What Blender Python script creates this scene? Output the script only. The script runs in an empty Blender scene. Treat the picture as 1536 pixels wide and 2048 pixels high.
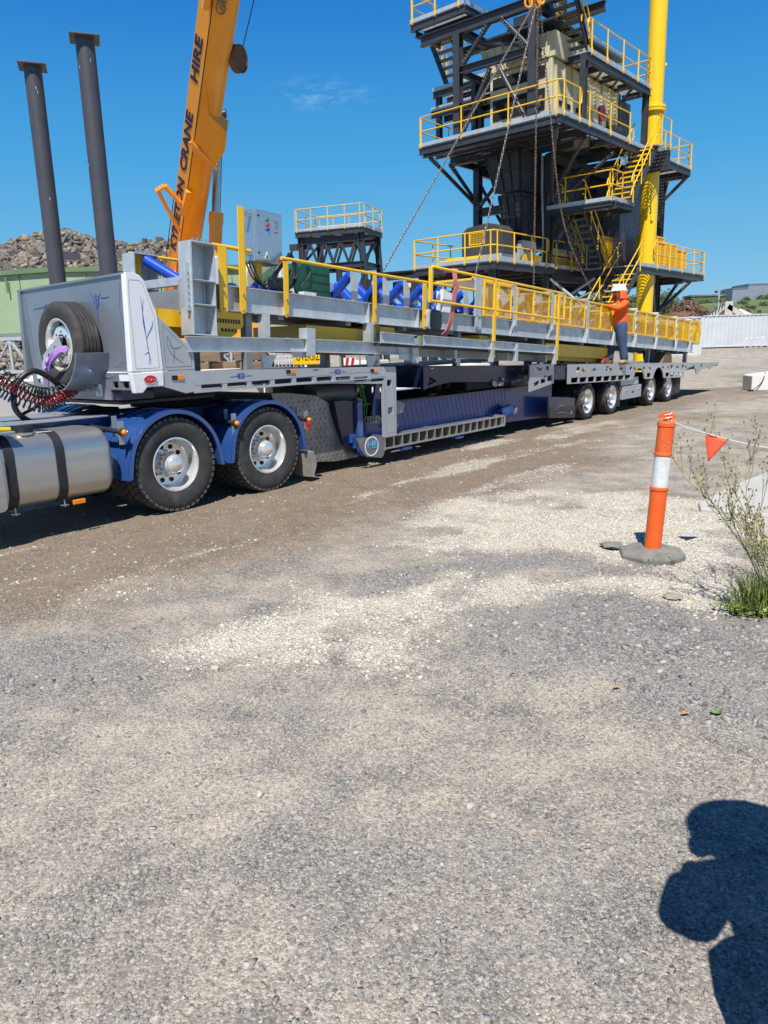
import bpy, bmesh, math, random
import numpy as np
from mathutils import Vector, Matrix
from mathutils.geometry import tessellate_polygon
random.seed(7); rng = np.random.default_rng(7)
scene = bpy.context.scene; COL = scene.collection
PI = math.pi; R = math.radians
# ------------------------------------------------------------------ camera, sky, sun, exposure
CAM_H = 1.75
cd = bpy.data.cameras.new('camera'); cam = bpy.data.objects.new('camera', cd); COL.objects.link(cam)
cd.sensor_fit = 'VERTICAL'; cd.sensor_height = 36.0; cd.lens = 1480 / 2048 * 36.0
cd.clip_start = 0.05; cd.clip_end = 6000
PITCH = math.atan(334 / 1480)
cam.matrix_world = Matrix.Translation((0, 0, CAM_H)) @ Matrix.Rotation(PI / 2 - PITCH, 4, 'X') @ Matrix.Rotation(-0.028, 4, 'Z')
scene.camera = cam
SUN_TO = Vector((0.09, 0.64, -1.0)).normalized()        # direction the sunlight travels
SUN_EL = math.asin(-SUN_TO.z)
w = bpy.data.worlds.new('World'); scene.world = w; w.use_nodes = True
nt = w.node_tree; bg = nt.nodes['Background']
sky = nt.nodes.new('ShaderNodeTexSky'); sky.sky_type = 'NISHITA'; sky.sun_disc = False
sky.sun_elevation = SUN_EL; sky.sun_rotation = math.atan2(-SUN_TO.x, -SUN_TO.y)
sky.altitude = 0; sky.air_density = 1.0; sky.dust_density = 0.1; sky.ozone_density = 3.0
# the photographed sky is a deep, evenly graded blue: lean the Nishita sky towards it by elevation, the same in every direction
tcw = nt.nodes.new('ShaderNodeTexCoord'); sxw = nt.nodes.new('ShaderNodeSeparateXYZ'); nt.links.new(tcw.outputs['Generated'], sxw.inputs[0])
cr_w = nt.nodes.new('ShaderNodeValToRGB'); el = cr_w.color_ramp.elements
for i, (p_, c_) in enumerate(((0., (.25, .50, .70)), (.10, (.135, .43, .70)), (.22, (.050, .335, .68)), (.38, (.009, .185, .58)), (.7, (.008, .075, .27)))):
    e_ = el[i] if i < 2 else el.new(p_); e_.position = p_; e_.color = (*c_, 1)
nt.links.new(sxw.outputs[2], cr_w.inputs[0])
sc_w = nt.nodes.new('ShaderNodeMix'); sc_w.data_type = 'RGBA'; sc_w.blend_type = 'MULTIPLY'; sc_w.inputs[0].default_value = 1; sc_w.inputs[7].default_value = (6.6, 6.6, 6.6, 1); nt.links.new(cr_w.outputs[0], sc_w.inputs[6])
mx_w = nt.nodes.new('ShaderNodeMix'); mx_w.data_type = 'RGBA'; mx_w.inputs[0].default_value = .94; nt.links.new(sky.outputs[0], mx_w.inputs[6]); nt.links.new(sc_w.outputs[2], mx_w.inputs[7])
# one faint wisp of cloud
vm = nt.nodes.new('ShaderNodeMapping'); vm.vector_type = 'POINT'; c_ = (-.062, .9556, .289); sc_ = (20, 10, 70); vm.inputs['Location'].default_value = [-a * b for a, b in zip(c_, sc_)]; vm.inputs['Scale'].default_value = sc_; nt.links.new(tcw.outputs['Generated'], vm.inputs[0])
ln = nt.nodes.new('ShaderNodeVectorMath'); ln.operation = 'LENGTH'; nt.links.new(vm.outputs[0], ln.inputs[0])
mr1 = nt.nodes.new('ShaderNodeMapRange'); mr1.inputs[1].default_value = 1.5; mr1.inputs[2].default_value = .0; nt.links.new(ln.outputs['Value'], mr1.inputs[0])
nzw = nt.nodes.new('ShaderNodeTexNoise'); nzw.inputs['Scale'].default_value = 1.6; nzw.inputs['Detail'].default_value = 7; nzw.inputs['Roughness'].default_value = .65; nt.links.new(vm.outputs[0], nzw.inputs['Vector'])
mr2 = nt.nodes.new('ShaderNodeMapRange'); mr2.inputs[1].default_value = .47; mr2.inputs[2].default_value = .75; nt.links.new(nzw.outputs[0], mr2.inputs[0])
mm = nt.nodes.new('ShaderNodeMath'); mm.operation = 'MULTIPLY'; nt.links.new(mr1.outputs[0], mm.inputs[0]); nt.links.new(mr2.outputs[0], mm.inputs[1])
mx_c = nt.nodes.new('ShaderNodeMix'); mx_c.data_type = 'RGBA'; mx_c.inputs[7].default_value = (1.6, 3.2, 5.0, 1); nt.links.new(mm.outputs[0], mx_c.inputs[0]); nt.links.new(mx_w.outputs[2], mx_c.inputs[6])
nt.links.new(mx_c.outputs[2], bg.inputs[0]); bg.inputs[1].default_value = 0.12
sl = bpy.data.lights.new('sun', 'SUN'); sl.energy = 4.8; sl.angle = R(0.53); sl.color = (1.0, 0.95, 0.88)
so = bpy.data.objects.new('sun', sl); COL.objects.link(so); so.rotation_euler = SUN_TO.to_track_quat('-Z', 'Y').to_euler()
vs = scene.view_settings; vs.view_transform = 'Standard'; vs.look = 'None'; vs.gamma = 1; vs.use_curve_mapping = False
vs.exposure = 0.45
scene.render.engine = 'CYCLES'
# ------------------------------------------------------------------ helpers
class MB:
    def __init__(s): s.v = []; s.f = []; s.seg = []
    def add(s, vs, fs):
        o = len(s.v); s.seg.append((o, len(s.f))); s.v += [tuple(x) for x in vs]; s.f += [tuple(i + o for i in f) for f in fs]; return s
    def box(s, x0, x1, y0, y1, z0, z1, M=None):
        p = [(x0, y0, z0), (x1, y0, z0), (x1, y1, z0), (x0, y1, z0), (x0, y0, z1), (x1, y0, z1), (x1, y1, z1), (x0, y1, z1)]
        if M is not None: p = [M @ Vector(q) for q in p]
        return s.add(p, [(0, 3, 2, 1), (4, 5, 6, 7), (0, 1, 5, 4), (1, 2, 6, 5), (2, 3, 7, 6), (3, 0, 4, 7)])
    def frame(s, a, b, up=(0, 0, 1)):
        a = Vector(a); b = Vector(b); d = (b - a).normalized(); u = Vector(up)
        if abs(d.dot(u)) > 0.97: u = Vector((1, 0, 0)) if abs(d.x) < 0.9 else Vector((0, 1, 0))
        x = d.cross(u).normalized(); y = x.cross(d).normalized(); return a, b, x, y
    def sweep(s, a, b, prof, up=(0, 0, 1)):
        a, b, x, y = s.frame(a, b, up); n = len(prof)
        vs = [a + x * p[0] + y * p[1] for p in prof] + [b + x * p[0] + y * p[1] for p in prof]
        fs = [(i, (i + 1) % n, n + (i + 1) % n, n + i) for i in range(n)] + [tuple(range(n - 1, -1, -1)), tuple(range(n, 2 * n))]
        return s.add(vs, fs)
    def bar(s, a, b, w=.05, h=None, up=(0, 0, 1)):
        h = h or w; return s.sweep(a, b, [(-w / 2, -h / 2), (w / 2, -h / 2), (w / 2, h / 2), (-w / 2, h / 2)], up)
    def ibeam(s, a, b, w=.2, h=.3, t=.02, up=(0, 0, 1)):
        W, H = w / 2, h / 2; t2 = t / 2
        return s.sweep(a, b, [(-W, -H), (W, -H), (W, -H + t), (t2, -H + t), (t2, H - t), (W, H - t), (W, H), (-W, H), (-W, H - t), (-t2, H - t), (-t2, -H + t), (-W, -H + t)], up)
    def channel(s, a, b, w=.1, h=.3, t=.015, up=(0, 0, 1), flip=1):
        H = h / 2; p = [(0, -H), (w, -H), (w, -H + t), (t, -H + t), (t, H - t), (w, H - t), (w, H), (0, H)]
        if flip < 0: p = [(-q[0], q[1]) for q in p][::-1]
        return s.sweep(a, b, p, up)
    def tube(s, a, b, r, n=8, r2=None, up=(0, 0, 1)):
        a, b, x, y = s.frame(a, b, up); r2 = r if r2 is None else r2
        c = [(math.cos(2 * PI * i / n), math.sin(2 * PI * i / n)) for i in range(n)]
        vs = [a + x * (p[0] * r) + y * (p[1] * r) for p in c] + [b + x * (p[0] * r2) + y * (p[1] * r2) for p in c]
        return s.add(vs, [(i, (i + 1) % n, n + (i + 1) % n, n + i) for i in range(n)] + [tuple(range(n - 1, -1, -1)), tuple(range(n, 2 * n))])
    def path(s, pts, r, n=8, closed=False):
        P = [Vector(p) for p in pts]; m = len(P); vs = []; fs = []
        T = []
        for i in range(m):
            a = P[i - 1] if (i > 0 or closed) else P[i]; b = P[(i + 1) % m] if (i < m - 1 or closed) else P[i]
            T.append((b - a).normalized())
        up = Vector((0, 0, 1)) if abs(T[0].z) < .9 else Vector((1, 0, 0))
        x = T[0].cross(up).normalized()
        for i in range(m):
            x = (x - T[i] * x.dot(T[i])).normalized(); y = T[i].cross(x)
            rr = r[i] if hasattr(r, '__len__') else r
            for k in range(n):
                a = 2 * PI * k / n; vs.append(P[i] + x * (rr * math.cos(a)) + y * (rr * math.sin(a)))
        for i in range(m if closed else m - 1):
            for k in range(n):
                j = (i + 1) % m; fs.append((i * n + k, i * n + (k + 1) % n, j * n + (k + 1) % n, j * n + k))
        if not closed: fs += [tuple(range(n - 1, -1, -1)), tuple(range((m - 1) * n, m * n))]
        return s.add(vs, fs)
    def lathe(s, prof, c=(0, 0, 0), axis='z', n=32, caps=True, a0=0, a1=2 * PI):
        full = abs(a1 - a0 - 2 * PI) < 1e-6; k = n if full else n + 1; vs = []; fs = []; m = len(prof)
        for i in range(k):
            a = a0 + (a1 - a0) * i / n; ca, sa = math.cos(a), math.sin(a)
            for (r, h) in prof:
                p = {'z': (r * ca, r * sa, h), 'y': (r * ca, h, r * sa), 'x': (h, r * ca, r * sa)}[axis]
                vs.append((p[0] + c[0], p[1] + c[1], p[2] + c[2]))
        for i in range(n):
            j = (i + 1) % k
            for q in range(m - 1): fs.append((i * m + q, j * m + q, j * m + q + 1, i * m + q + 1))
        if caps and full:
            for q in (0, m - 1):
                if prof[q][0] > 1e-5: fs.append(tuple(i * m + q for i in range(k)))
        return s.add(vs, fs)
    def plate(s, outer, holes=(), axis='y', a0=0., a1=.01):
        """flat plate from a 2-D outline with holes, extruded along axis"""
        def P(q, h): return {'y': (q[0], h, q[1]), 'z': (q[0], q[1], h), 'x': (h, q[0], q[1])}[axis]
        loops = [list(outer)] + [list(h) for h in holes]
        flat = [q for l in loops for q in l]; n = len(flat)
        tris = tessellate_polygon([[Vector((q[0], q[1], 0)) for q in l] for l in loops])
        vs = [P(q, a0) for q in flat] + [P(q, a1) for q in flat]
        fs = [tuple(t) for t in tris] + [tuple(i + n for i in reversed(t)) for t in tris]
        o = 0
        for l in loops:
            m = len(l)
            fs += [(o + i, o + (i + 1) % m, n + o + (i + 1) % m, n + o + i) for i in range(m)]; o += m
        return s.add(vs, fs)
    def sphere(s, c, r, n=10, sz=1.0):
        prof = [(r * math.sin(PI * i / (n // 2)), -r * sz * math.cos(PI * i / (n // 2))) for i in range(n // 2 + 1)]
        prof[0] = (0, prof[0][1]); prof[-1] = (0, prof[-1][1]); return s.lathe(prof, c, 'z', n)
    def ico(s, c, r, M=None, jit=.25):
        t = (1 + 5 ** .5) / 2; V = [(-1, t, 0), (1, t, 0), (-1, -t, 0), (1, -t, 0), (0, -1, t), (0, 1, t), (0, -1, -t), (0, 1, -t), (t, 0, -1), (t, 0, 1), (-t, 0, -1), (-t, 0, 1)]
        F = [(0, 11, 5), (0, 5, 1), (0, 1, 7), (0, 7, 10), (0, 10, 11), (1, 5, 9), (5, 11, 4), (11, 10, 2), (10, 7, 6), (7, 1, 8), (3, 9, 4), (3, 4, 2), (3, 2, 6), (3, 6, 8), (3, 8, 9), (4, 9, 5), (2, 4, 11), (6, 2, 10), (8, 6, 7), (9, 8, 1)]
        r = r if hasattr(r, '__len__') else (r, r, r); rx = random.random() * 6.28; q = Matrix.Rotation(rx, 3, 'Z') @ Matrix.Rotation(random.random() * 3, 3, 'X')
        vs = []
        for p in V:
            p = q @ Vector(p).normalized() * (1 + random.uniform(-jit, jit)); vs.append((c[0] + p.x * r[0], c[1] + p.y * r[1], c[2] + p.z * r[2]))
        return s.add(vs, F)
    def pieces(s):
        """groups of pieces whose boxes touch: each becomes an object of its own"""
        n = len(s.seg); B = []
        for k, (v0, f0) in enumerate(s.seg):
            v1 = s.seg[k + 1][0] if k + 1 < n else len(s.v); a = np.array(s.v[v0:v1]); B.append((a.min(0) - .006, a.max(0) + .006))
        lo = np.array([b[0] for b in B]); hi = np.array([b[1] for b in B]); lab = [-1] * n; c = 0
        for i in range(n):
            if lab[i] >= 0: continue
            st = [i]; lab[i] = c
            while st:
                j = st.pop(); t = np.all(lo <= hi[j], 1) & np.all(hi >= lo[j], 1)
                for q in np.nonzero(t)[0]:
                    if lab[q] < 0: lab[q] = c; st.append(q)
            c += 1
        return lab, c
    def build(s, name, m, parent=None, smooth=None, loc=None, rot=None, bevel=0, join=False, stuff=False):
        if not join and not stuff and 1 < len(s.seg) < 400:
            lab, c = s.pieces()
            if 1 < c <= 60:
                o = None
                for g in range(c):
                    b = MB()
                    for k, (v0, f0) in enumerate(s.seg):
                        if lab[k] == g:
                            v1, f1 = s.seg[k + 1] if k + 1 < len(s.seg) else (len(s.v), len(s.f)); b.add(s.v[v0:v1], [tuple(i - v0 for i in f) for f in s.f[f0:f1]])
                    o = b.build(name, m, parent, smooth, loc, rot, bevel, True)
                return o
            if c > 60: stuff = True
        me = bpy.data.meshes.new(name); me.from_pydata(s.v, [], s.f)
        bm = bmesh.new(); bm.from_mesh(me); bmesh.ops.recalc_face_normals(bm, faces=bm.faces); bm.to_mesh(me); bm.free()
        if smooth:
            for p in me.polygons: p.use_smooth = True
            me.set_sharp_from_angle(angle=R(smooth))
        o = link(name, me, m, parent, loc, rot, bevel)
        if stuff: o['kind'] = 'stuff'
        return o
def link(name, me, m, parent=None, loc=None, rot=None, bevel=0):
    o = bpy.data.objects.new(name, me); COL.objects.link(o)
    if m is not None and not me.materials: me.materials.append(m)
    if parent: o.parent = parent
    if loc: o.location = loc
    if rot: o.rotation_euler = rot
    if bevel:
        b = o.modifiers.new('bevel', 'BEVEL'); b.width = bevel; b.segments = 2; b.limit_method = 'ANGLE'; b.angle_limit = R(40)
    return o
def tag(o, label=None, cat=None, group=None, kind=None):
    if label: o['label'] = label
    if cat: o['category'] = cat
    if group: o['group'] = group
    if kind: o['kind'] = kind
    return o
def thing(name, label, cat, loc=(0, 0, 0), rz=0, group=None):
    o = bpy.data.objects.new(name, None); COL.objects.link(o); o.location = loc; o.rotation_euler = (0, 0, rz); o.empty_display_size = .2
    return tag(o, label, cat, group)
def dup(o, parent=None, loc=None, rot=None):
    c = o.copy(); COL.objects.link(c)
    if parent is not None: c.parent = parent
    if loc is not None: c.location = loc
    if rot is not None: c.rotation_euler = rot
    for ch in list(o.children): dup(ch, c)
    return c
def text_mesh(txt, size, m, name, parent, M, depth=.002, align='CENTER', xs=1.0, bold=0.):
    cu = bpy.data.curves.new(name, 'FONT'); cu.body = txt; cu.size = size; cu.align_x = align; cu.align_y = 'CENTER'; cu.extrude = depth; cu.resolution_u = 3; cu.offset = bold
    t = bpy.data.objects.new(name, cu); COL.objects.link(t); bpy.context.view_layer.update()
    me = bpy.data.meshes.new_from_object(t.evaluated_get(bpy.context.evaluated_depsgraph_get())); bpy.data.objects.remove(t)
    me.transform(M @ Matrix.Diagonal((xs, 1, 1, 1))); me.materials.clear(); return link(name, me, m, parent)
# ------------------------------------------------------------------ materials
def N(nt, t, **k):
    n = nt.nodes.new(t)
    for a, b in k.items(): setattr(n, a, b)
    return n
def mat(name, c, c2=None, scale=6., rough=.5, metal=0., bump=0., bscale=None, dirt=0., dirtcol=(.23, .19, .14), rvar=.12, coat=0., detail=5., stretch=None, spec=None, island=0.):
    m = bpy.data.materials.new(name); m.use_nodes = True; nt = m.node_tree; L = nt.links.new; b = nt.nodes['Principled BSDF']
    tc = N(nt, 'ShaderNodeTexCoord'); src = tc.outputs['Object']
    if stretch:
        mp = N(nt, 'ShaderNodeMapping'); mp.inputs['Scale'].default_value = stretch; L(src, mp.inputs[0]); src = mp.outputs[0]
    nz = N(nt, 'ShaderNodeTexNoise'); nz.inputs['Scale'].default_value = scale; nz.inputs['Detail'].default_value = detail; nz.inputs['Roughness'].default_value = .62; L(src, nz.inputs['Vector'])
    mx = N(nt, 'ShaderNodeMix', data_type='RGBA'); mx.inputs[6].default_value = (*c, 1)
    c2 = c2 or tuple(x * .82 for x in c); mx.inputs[7].default_value = (*c2, 1)
    rp = N(nt, 'ShaderNodeMapRange'); rp.inputs[1].default_value = .35; rp.inputs[2].default_value = .68; L(nz.outputs[0], rp.inputs[0]); L(rp.outputs[0], mx.inputs[0])
    col = mx.outputs[2]
    if island:
        g = N(nt, 'ShaderNodeNewGeometry'); h = N(nt, 'ShaderNodeHueSaturation'); mr = N(nt, 'ShaderNodeMapRange'); mr.inputs[3].default_value = 1 - island; mr.inputs[4].default_value = 1 + island
        L(g.outputs['Random Per Island'], mr.inputs[0]); L(mr.outputs[0], h.inputs['Value']); L(col, h.inputs['Color']); col = h.outputs[0]
    if dirt:
        n2 = N(nt, 'ShaderNodeTexNoise'); n2.inputs['Scale'].default_value = scale * .45; n2.inputs['Detail'].default_value = 8; n2.inputs['Roughness'].default_value = .7; L(tc.outputs['Object'], n2.inputs['Vector'])
        r2 = N(nt, 'ShaderNodeMapRange'); r2.inputs[1].default_value = .5; r2.inputs[2].default_value = .75; r2.inputs[4].default_value = dirt; L(n2.outputs[0], r2.inputs[0])
        m2 = N(nt, 'ShaderNodeMix', data_type='RGBA'); m2.inputs[7].default_value = (*dirtcol, 1); L(r2.outputs[0], m2.inputs[0]); L(col, m2.inputs[6]); col = m2.outputs[2]
    L(col, b.inputs['Base Color']); b.inputs['Metallic'].default_value = metal
    r3 = N(nt, 'ShaderNodeMapRange'); r3.inputs[3].default_value = max(.03, rough - rvar); r3.inputs[4].default_value = min(1, rough + rvar); L(nz.outputs[0], r3.inputs[0]); L(r3.outputs[0], b.inputs['Roughness'])
    if coat: b.inputs['Coat Weight'].default_value = coat; b.inputs['Coat Roughness'].default_value = .06
    if spec is not None: b.inputs['Specular IOR Level'].default_value = spec
    if bump:
        n3 = N(nt, 'ShaderNodeTexNoise'); n3.inputs['Scale'].default_value = bscale or scale * 4; n3.inputs['Detail'].default_value = 6; L(src, n3.inputs['Vector'])
        bp = N(nt, 'ShaderNodeBump'); bp.inputs['Strength'].default_value = bump; bp.inputs['Distance'].default_value = .02; L(n3.outputs[0], bp.inputs['Height']); L(bp.outputs[0], b.inputs['Normal'])
    return m
M_ = {}
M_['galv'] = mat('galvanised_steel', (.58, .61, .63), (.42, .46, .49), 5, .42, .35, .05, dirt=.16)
M_['galv_d'] = mat('weathered_shaded_galvanised_steel', (.33, .36, .38), (.25, .27, .29), 4, .5, .4, .05, dirt=.2)
M_['yellow'] = mat('yellow_paint', (.86, .52, .010), (.80, .46, .01), 3, .38, 0, .03, dirt=.10, coat=.2)
M_['black'] = mat('dark_grey_steel_paint', (.022, .023, .029), (.034, .034, .04), 2.5, .42, .05, .05, dirt=.10, dirtcol=(.11, .10, .085))
M_['pole'] = mat('dark_grey_pole_paint', (.065, .065, .078), (.05, .05, .06), 3, .45, 0, .05, dirt=.15, dirtcol=(.12, .11, .10))
M_['cream'] = mat('cream_machine_paint', (.62, .58, .38), (.5, .46, .3), 2, .45, 0, .03, dirt=.45)
M_['blue'] = mat('navy_truck_paint', (.026, .085, .29), (.022, .072, .24), 3, .30, .1, .0, dirt=.28, coat=.6)
M_['navy'] = mat('dark_navy_paint', (.006, .010, .05), (.006, .009, .04), 3, .3, .1, .0, dirt=.07, coat=.5)
M_['roller'] = mat('blue_roller', (.01, .07, .52), (.01, .06, .44), 5, .32, 0, 0, coat=.3)
M_['silver'] = mat('silver_grey_paint', (.43, .45, .47), (.39, .41, .43), 2.5, .34, .3, 0, dirt=.2, coat=.4)
M_['white'] = mat('white_paint', (.76, .78, .80), (.71, .73, .75), 2.5, .35, 0, 0, dirt=.1, coat=.3)
M_['plate'] = mat('front_plate_grey', (.24, .27, .31), (.21, .24, .28), 2.2, .36, .4, 0, dirt=.06, coat=.3)
M_['rubber'] = mat('tyre_rubber', (.030, .030, .031), (.048, .046, .044), 9, .78, 0, .05, dirt=.35, dirtcol=(.2, .17, .13))
M_['tread'] = mat('dusty_tread_rubber', (.05, .047, .043), (.16, .14, .115), 16, .9, 0, .1)
M_['hose'] = mat('black_hose', (.012, .012, .014), None, 8, .45)
M_['chrome'] = mat('polished_alloy', (.86, .85, .83), (.78, .77, .75), 7, .17, .62, 0, rvar=.06, dirt=.12)
M_['alu'] = mat('brushed_aluminium', (.60, .58, .55), (.50, .48, .45), 5, .36, .85, .06, bscale=40, stretch=(.12, 1, 6), dirt=.12)
M_['stainless'] = mat('stainless_steel', (.62, .63, .64), (.55, .56, .57), 4, .32, .85, .02, stretch=(1, 1, 8))
M_['amber'] = mat('amber_lens', (.85, .25, .01), None, 20, .25)
M_['red'] = mat('red_lens', (.55, .02, .02), None, 20, .3)
M_['darkhole'] = mat('matt_black', (.006, .006, .007), None, 8, .8)
M_['strap'] = mat('dark_webbing', (.018, .02, .024), None, 12, .6)
M_['green'] = mat('green_machine_paint', (.008, .085, .045), (.006, .06, .035), 4, .4, 0, .02, coat=.2, dirt=.06)
M_['greenhose'] = mat('green_paint_bright', (.04, .22, .03), None, 4, .4)
M_['crane'] = mat('crane_orange_paint', (.90, .36, .012), (.84, .32, .010), 1.2, .36, 0, .02, coat=.3, dirt=.1)
M_['steel'] = mat('bare_machined_steel', (.5, .5, .5), None, 6, .2, 1)
M_['rust'] = mat('rusty_steel', (.20, .105, .06), (.11, .06, .04), 30, .75, .2, .1)
M_['chain'] = mat('chain_steel', (.34, .27, .2), (.18, .11, .07), 8, .5, .6)
M_['navytext'] = mat('navy_lettering', (.018, .012, .06), None, 6, .5)
M_['bluetext'] = mat('blue_pinstripe', (.02, .07, .42), None, 6, .4)
M_['ink'] = mat('black_lettering', (.012, .011, .010), None, 6, .5)
M_['conc'] = mat('concrete', (.56, .54, .49), (.44, .42, .38), 2.5, .85, 0, .15, 14, dirt=.35, dirtcol=(.3, .27, .23))
M_['timber'] = mat('weathered_timber', (.22, .15, .09), (.14, .095, .06), 3, .85, 0, .2, 20, stretch=(.4, 5, 5))
M_['orange'] = mat('hi_vis_orange_cloth', (.92, .13, .008), (.80, .10, .006), 5, .8, 0, .25, 9)
M_['jean'] = mat('blue_denim', (.05, .085, .16), (.032, .055, .11), 6, .85, 0, .25, 14)
M_['skin'] = mat('skin', (.45, .25, .17), None, 8, .5)
M_['boot'] = mat('tan_boot_leather', (.42, .31, .2), (.3, .22, .14), 12, .7)
M_['glove'] = mat('dark_glove', (.03, .03, .04), None, 8, .8)
M_['hat'] = mat('white_plastic', (.80, .81, .80), None, 8, .3)
M_['flag'] = mat('red_orange_bunting', (.85, .09, .03), (.78, .08, .03), 10, .6)
M_['bollard'] = mat('orange_bollard_plastic', (.82, .115, .012), (.70, .10, .015), 9, .5, 0, .04, dirt=.25, dirtcol=(.5, .3, .2))
M_['reflect'] = mat('white_reflective_band', (.72, .74, .74), (.55, .57, .58), 14, .4, 0, .1, dirt=.2)
M_['recycled'] = mat('recycled_rubber', (.15, .145, .13), (.24, .23, .2), 10, .9, 0, .06, 40)
M_['pink'] = mat('faded_pink_webbing', (.50, .17, .15), (.42, .13, .12), 12, .8, 0, .1)
M_['purple'] = mat('purple_webbing', (.22, .08, .42), (.38, .20, .55), 10, .7)
M_['shed'] = mat('pale_green_sheet', (.31, .40, .24), (.28, .37, .22), 1.2, .45, 0, 0, dirt=.06)
M_['shedtrim'] = mat('green_trim', (.15, .22, .115), None, 2, .4)
M_['cont'] = mat('white_container_paint', (.56, .59, .61), (.50, .53, .55), 1.5, .5, 0, 0, dirt=.15)
M_['grat'] = mat('dark_grating', (.05, .052, .056), None, 5, .6, .3)
M_['ratchet'] = mat('zinc_hardware', (.5, .5, .48), None, 9, .35, .8)
# ------------------------------------------------------------------ ground
def vnoise(x, y, seed):
    """smooth value noise on arrays"""
    r = np.random.default_rng(seed); T = r.random((256, 256)); xi = np.floor(x).astype(int); yi = np.floor(y).astype(int); fx = x - xi; fy = y - yi
    fx = fx * fx * (3 - 2 * fx); fy = fy * fy * (3 - 2 * fy); a = T[xi % 256, yi % 256]; b = T[(xi + 1) % 256, yi % 256]; c = T[xi % 256, (yi + 1) % 256]; d = T[(xi + 1) % 256, (yi + 1) % 256]
    return (a * (1 - fx) + b * fx) * (1 - fy) + (c * (1 - fx) + d * fx) * fy
def fbm(x, y, s, seed, o=4):
    t = 0; a = 1; k = 0
    for i in range(o): t = t + a * vnoise(x * s + 17 * i, y * s + 31 * i, seed + i); k += a; a *= .55; s *= 2.1
    return t / k
TH = R(50.7); TD = np.array([math.cos(TH), math.sin(TH)]); TN = np.array([-TD[1], TD[0]]); TA = np.array([-2.28, 8.1])
def seg_dist(x, y, pts, closed):
    pts = np.array(pts); dmin = np.full(x.shape, 1e9); inside = np.zeros(x.shape, bool); m = len(pts)
    for i in range(m if closed else m - 1):
        a = pts[i]; b = pts[(i + 1) % m]; ab = b - a; t = np.clip(((x - a[0]) * ab[0] + (y - a[1]) * ab[1]) / (ab @ ab + 1e-9), 0, 1)
        dmin = np.minimum(dmin, np.hypot(x - a[0] - t * ab[0], y - a[1] - t * ab[1]))
        if closed:
            c = (a[1] > y) != (b[1] > y); xx = (b[0] - a[0]) * (y - a[1]) / (b[1] - a[1] + 1e-12) + a[0]; inside ^= c & (x < xx)
    return np.where(inside, -dmin, dmin)
def soft(d, wdt): return np.clip(.5 - d / wdt, 0, 1)
POLYS = {'brown': [(-3.7, 4.84), (-2.75, 5.01), (-2.25, 5.18), (-1.89, 5.7), (-1.42, 5.93), (-0.97, 6.6), (-0.35, 7.42), (0.53, 8.31), (1.32, 8.96), (2.0, 9.95), (3.02, 10.41), (3.36, 12.83), (4.84, 15.34), (9.98, 22.6), (7.01, 23.87), (1.6, 17.31), (-3.68, 11.6), (-7.23, 8.26)], 'beige': [(-1.18, 4.15), (-0.98, 4.5), (-0.46, 4.83), (-0.6, 5.21), (-0.05, 5.05), (0.5, 5.48), (0.29, 4.72), (0.63, 4.74), (0.4, 4.43), (0.01, 3.92), (-0.51, 3.96), (-0.96, 3.92)], 'beige2': [(0.51, 8.04), (1.44, 8.62), (2.15, 8.37), (3.08, 8.39), (3.61, 7.63), (3.79, 6.53), (3.14, 5.36), (2.62, 5.54), (2.11, 5.33), (1.94, 5.89), (1.27, 6.27), (0.67, 6.02), (0.14, 6.57)], 'beige3': [(0.34, 4.53), (0.68, 5.1), (1.29, 5.4), (1.74, 5.36), (2.38, 5.18), (2.1, 4.39), (1.85, 4.64), (1.63, 5.13), (0.77, 4.78)], 'blue': [(0.18, 3.91), (0.42, 4.61), (0.82, 4.87), (1.54, 5.2), (1.78, 4.74), (2.06, 4.44), (2.58, 4.35), (1.64, 2.65), (1.4, 2.93), (1.05, 3.38), (0.73, 3.68)], 'blue2': [(-3.0, 4.28), (-2.4, 4.31), (-2.08, 4.58), (-1.6, 4.41), (-1.61, 3.83), (-1.87, 3.55), (-2.43, 3.37)], 'blue3': [(-0.56, 5.21), (-0.04, 5.79), (0.66, 5.87), (1.47, 6.34), (2.07, 6.03), (2.46, 5.55), (1.7, 5.63), (0.86, 5.32), (0.33, 5.31), (-0.25, 4.81)], 'mound': [(0.4, 4.43), (0.96, 4.71), (1.67, 4.91), (2.02, 4.35), (2.66, 4.26), (1.85, 2.87), (1.45, 3.15), (1.09, 3.54), (0.66, 3.88)]}
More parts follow.
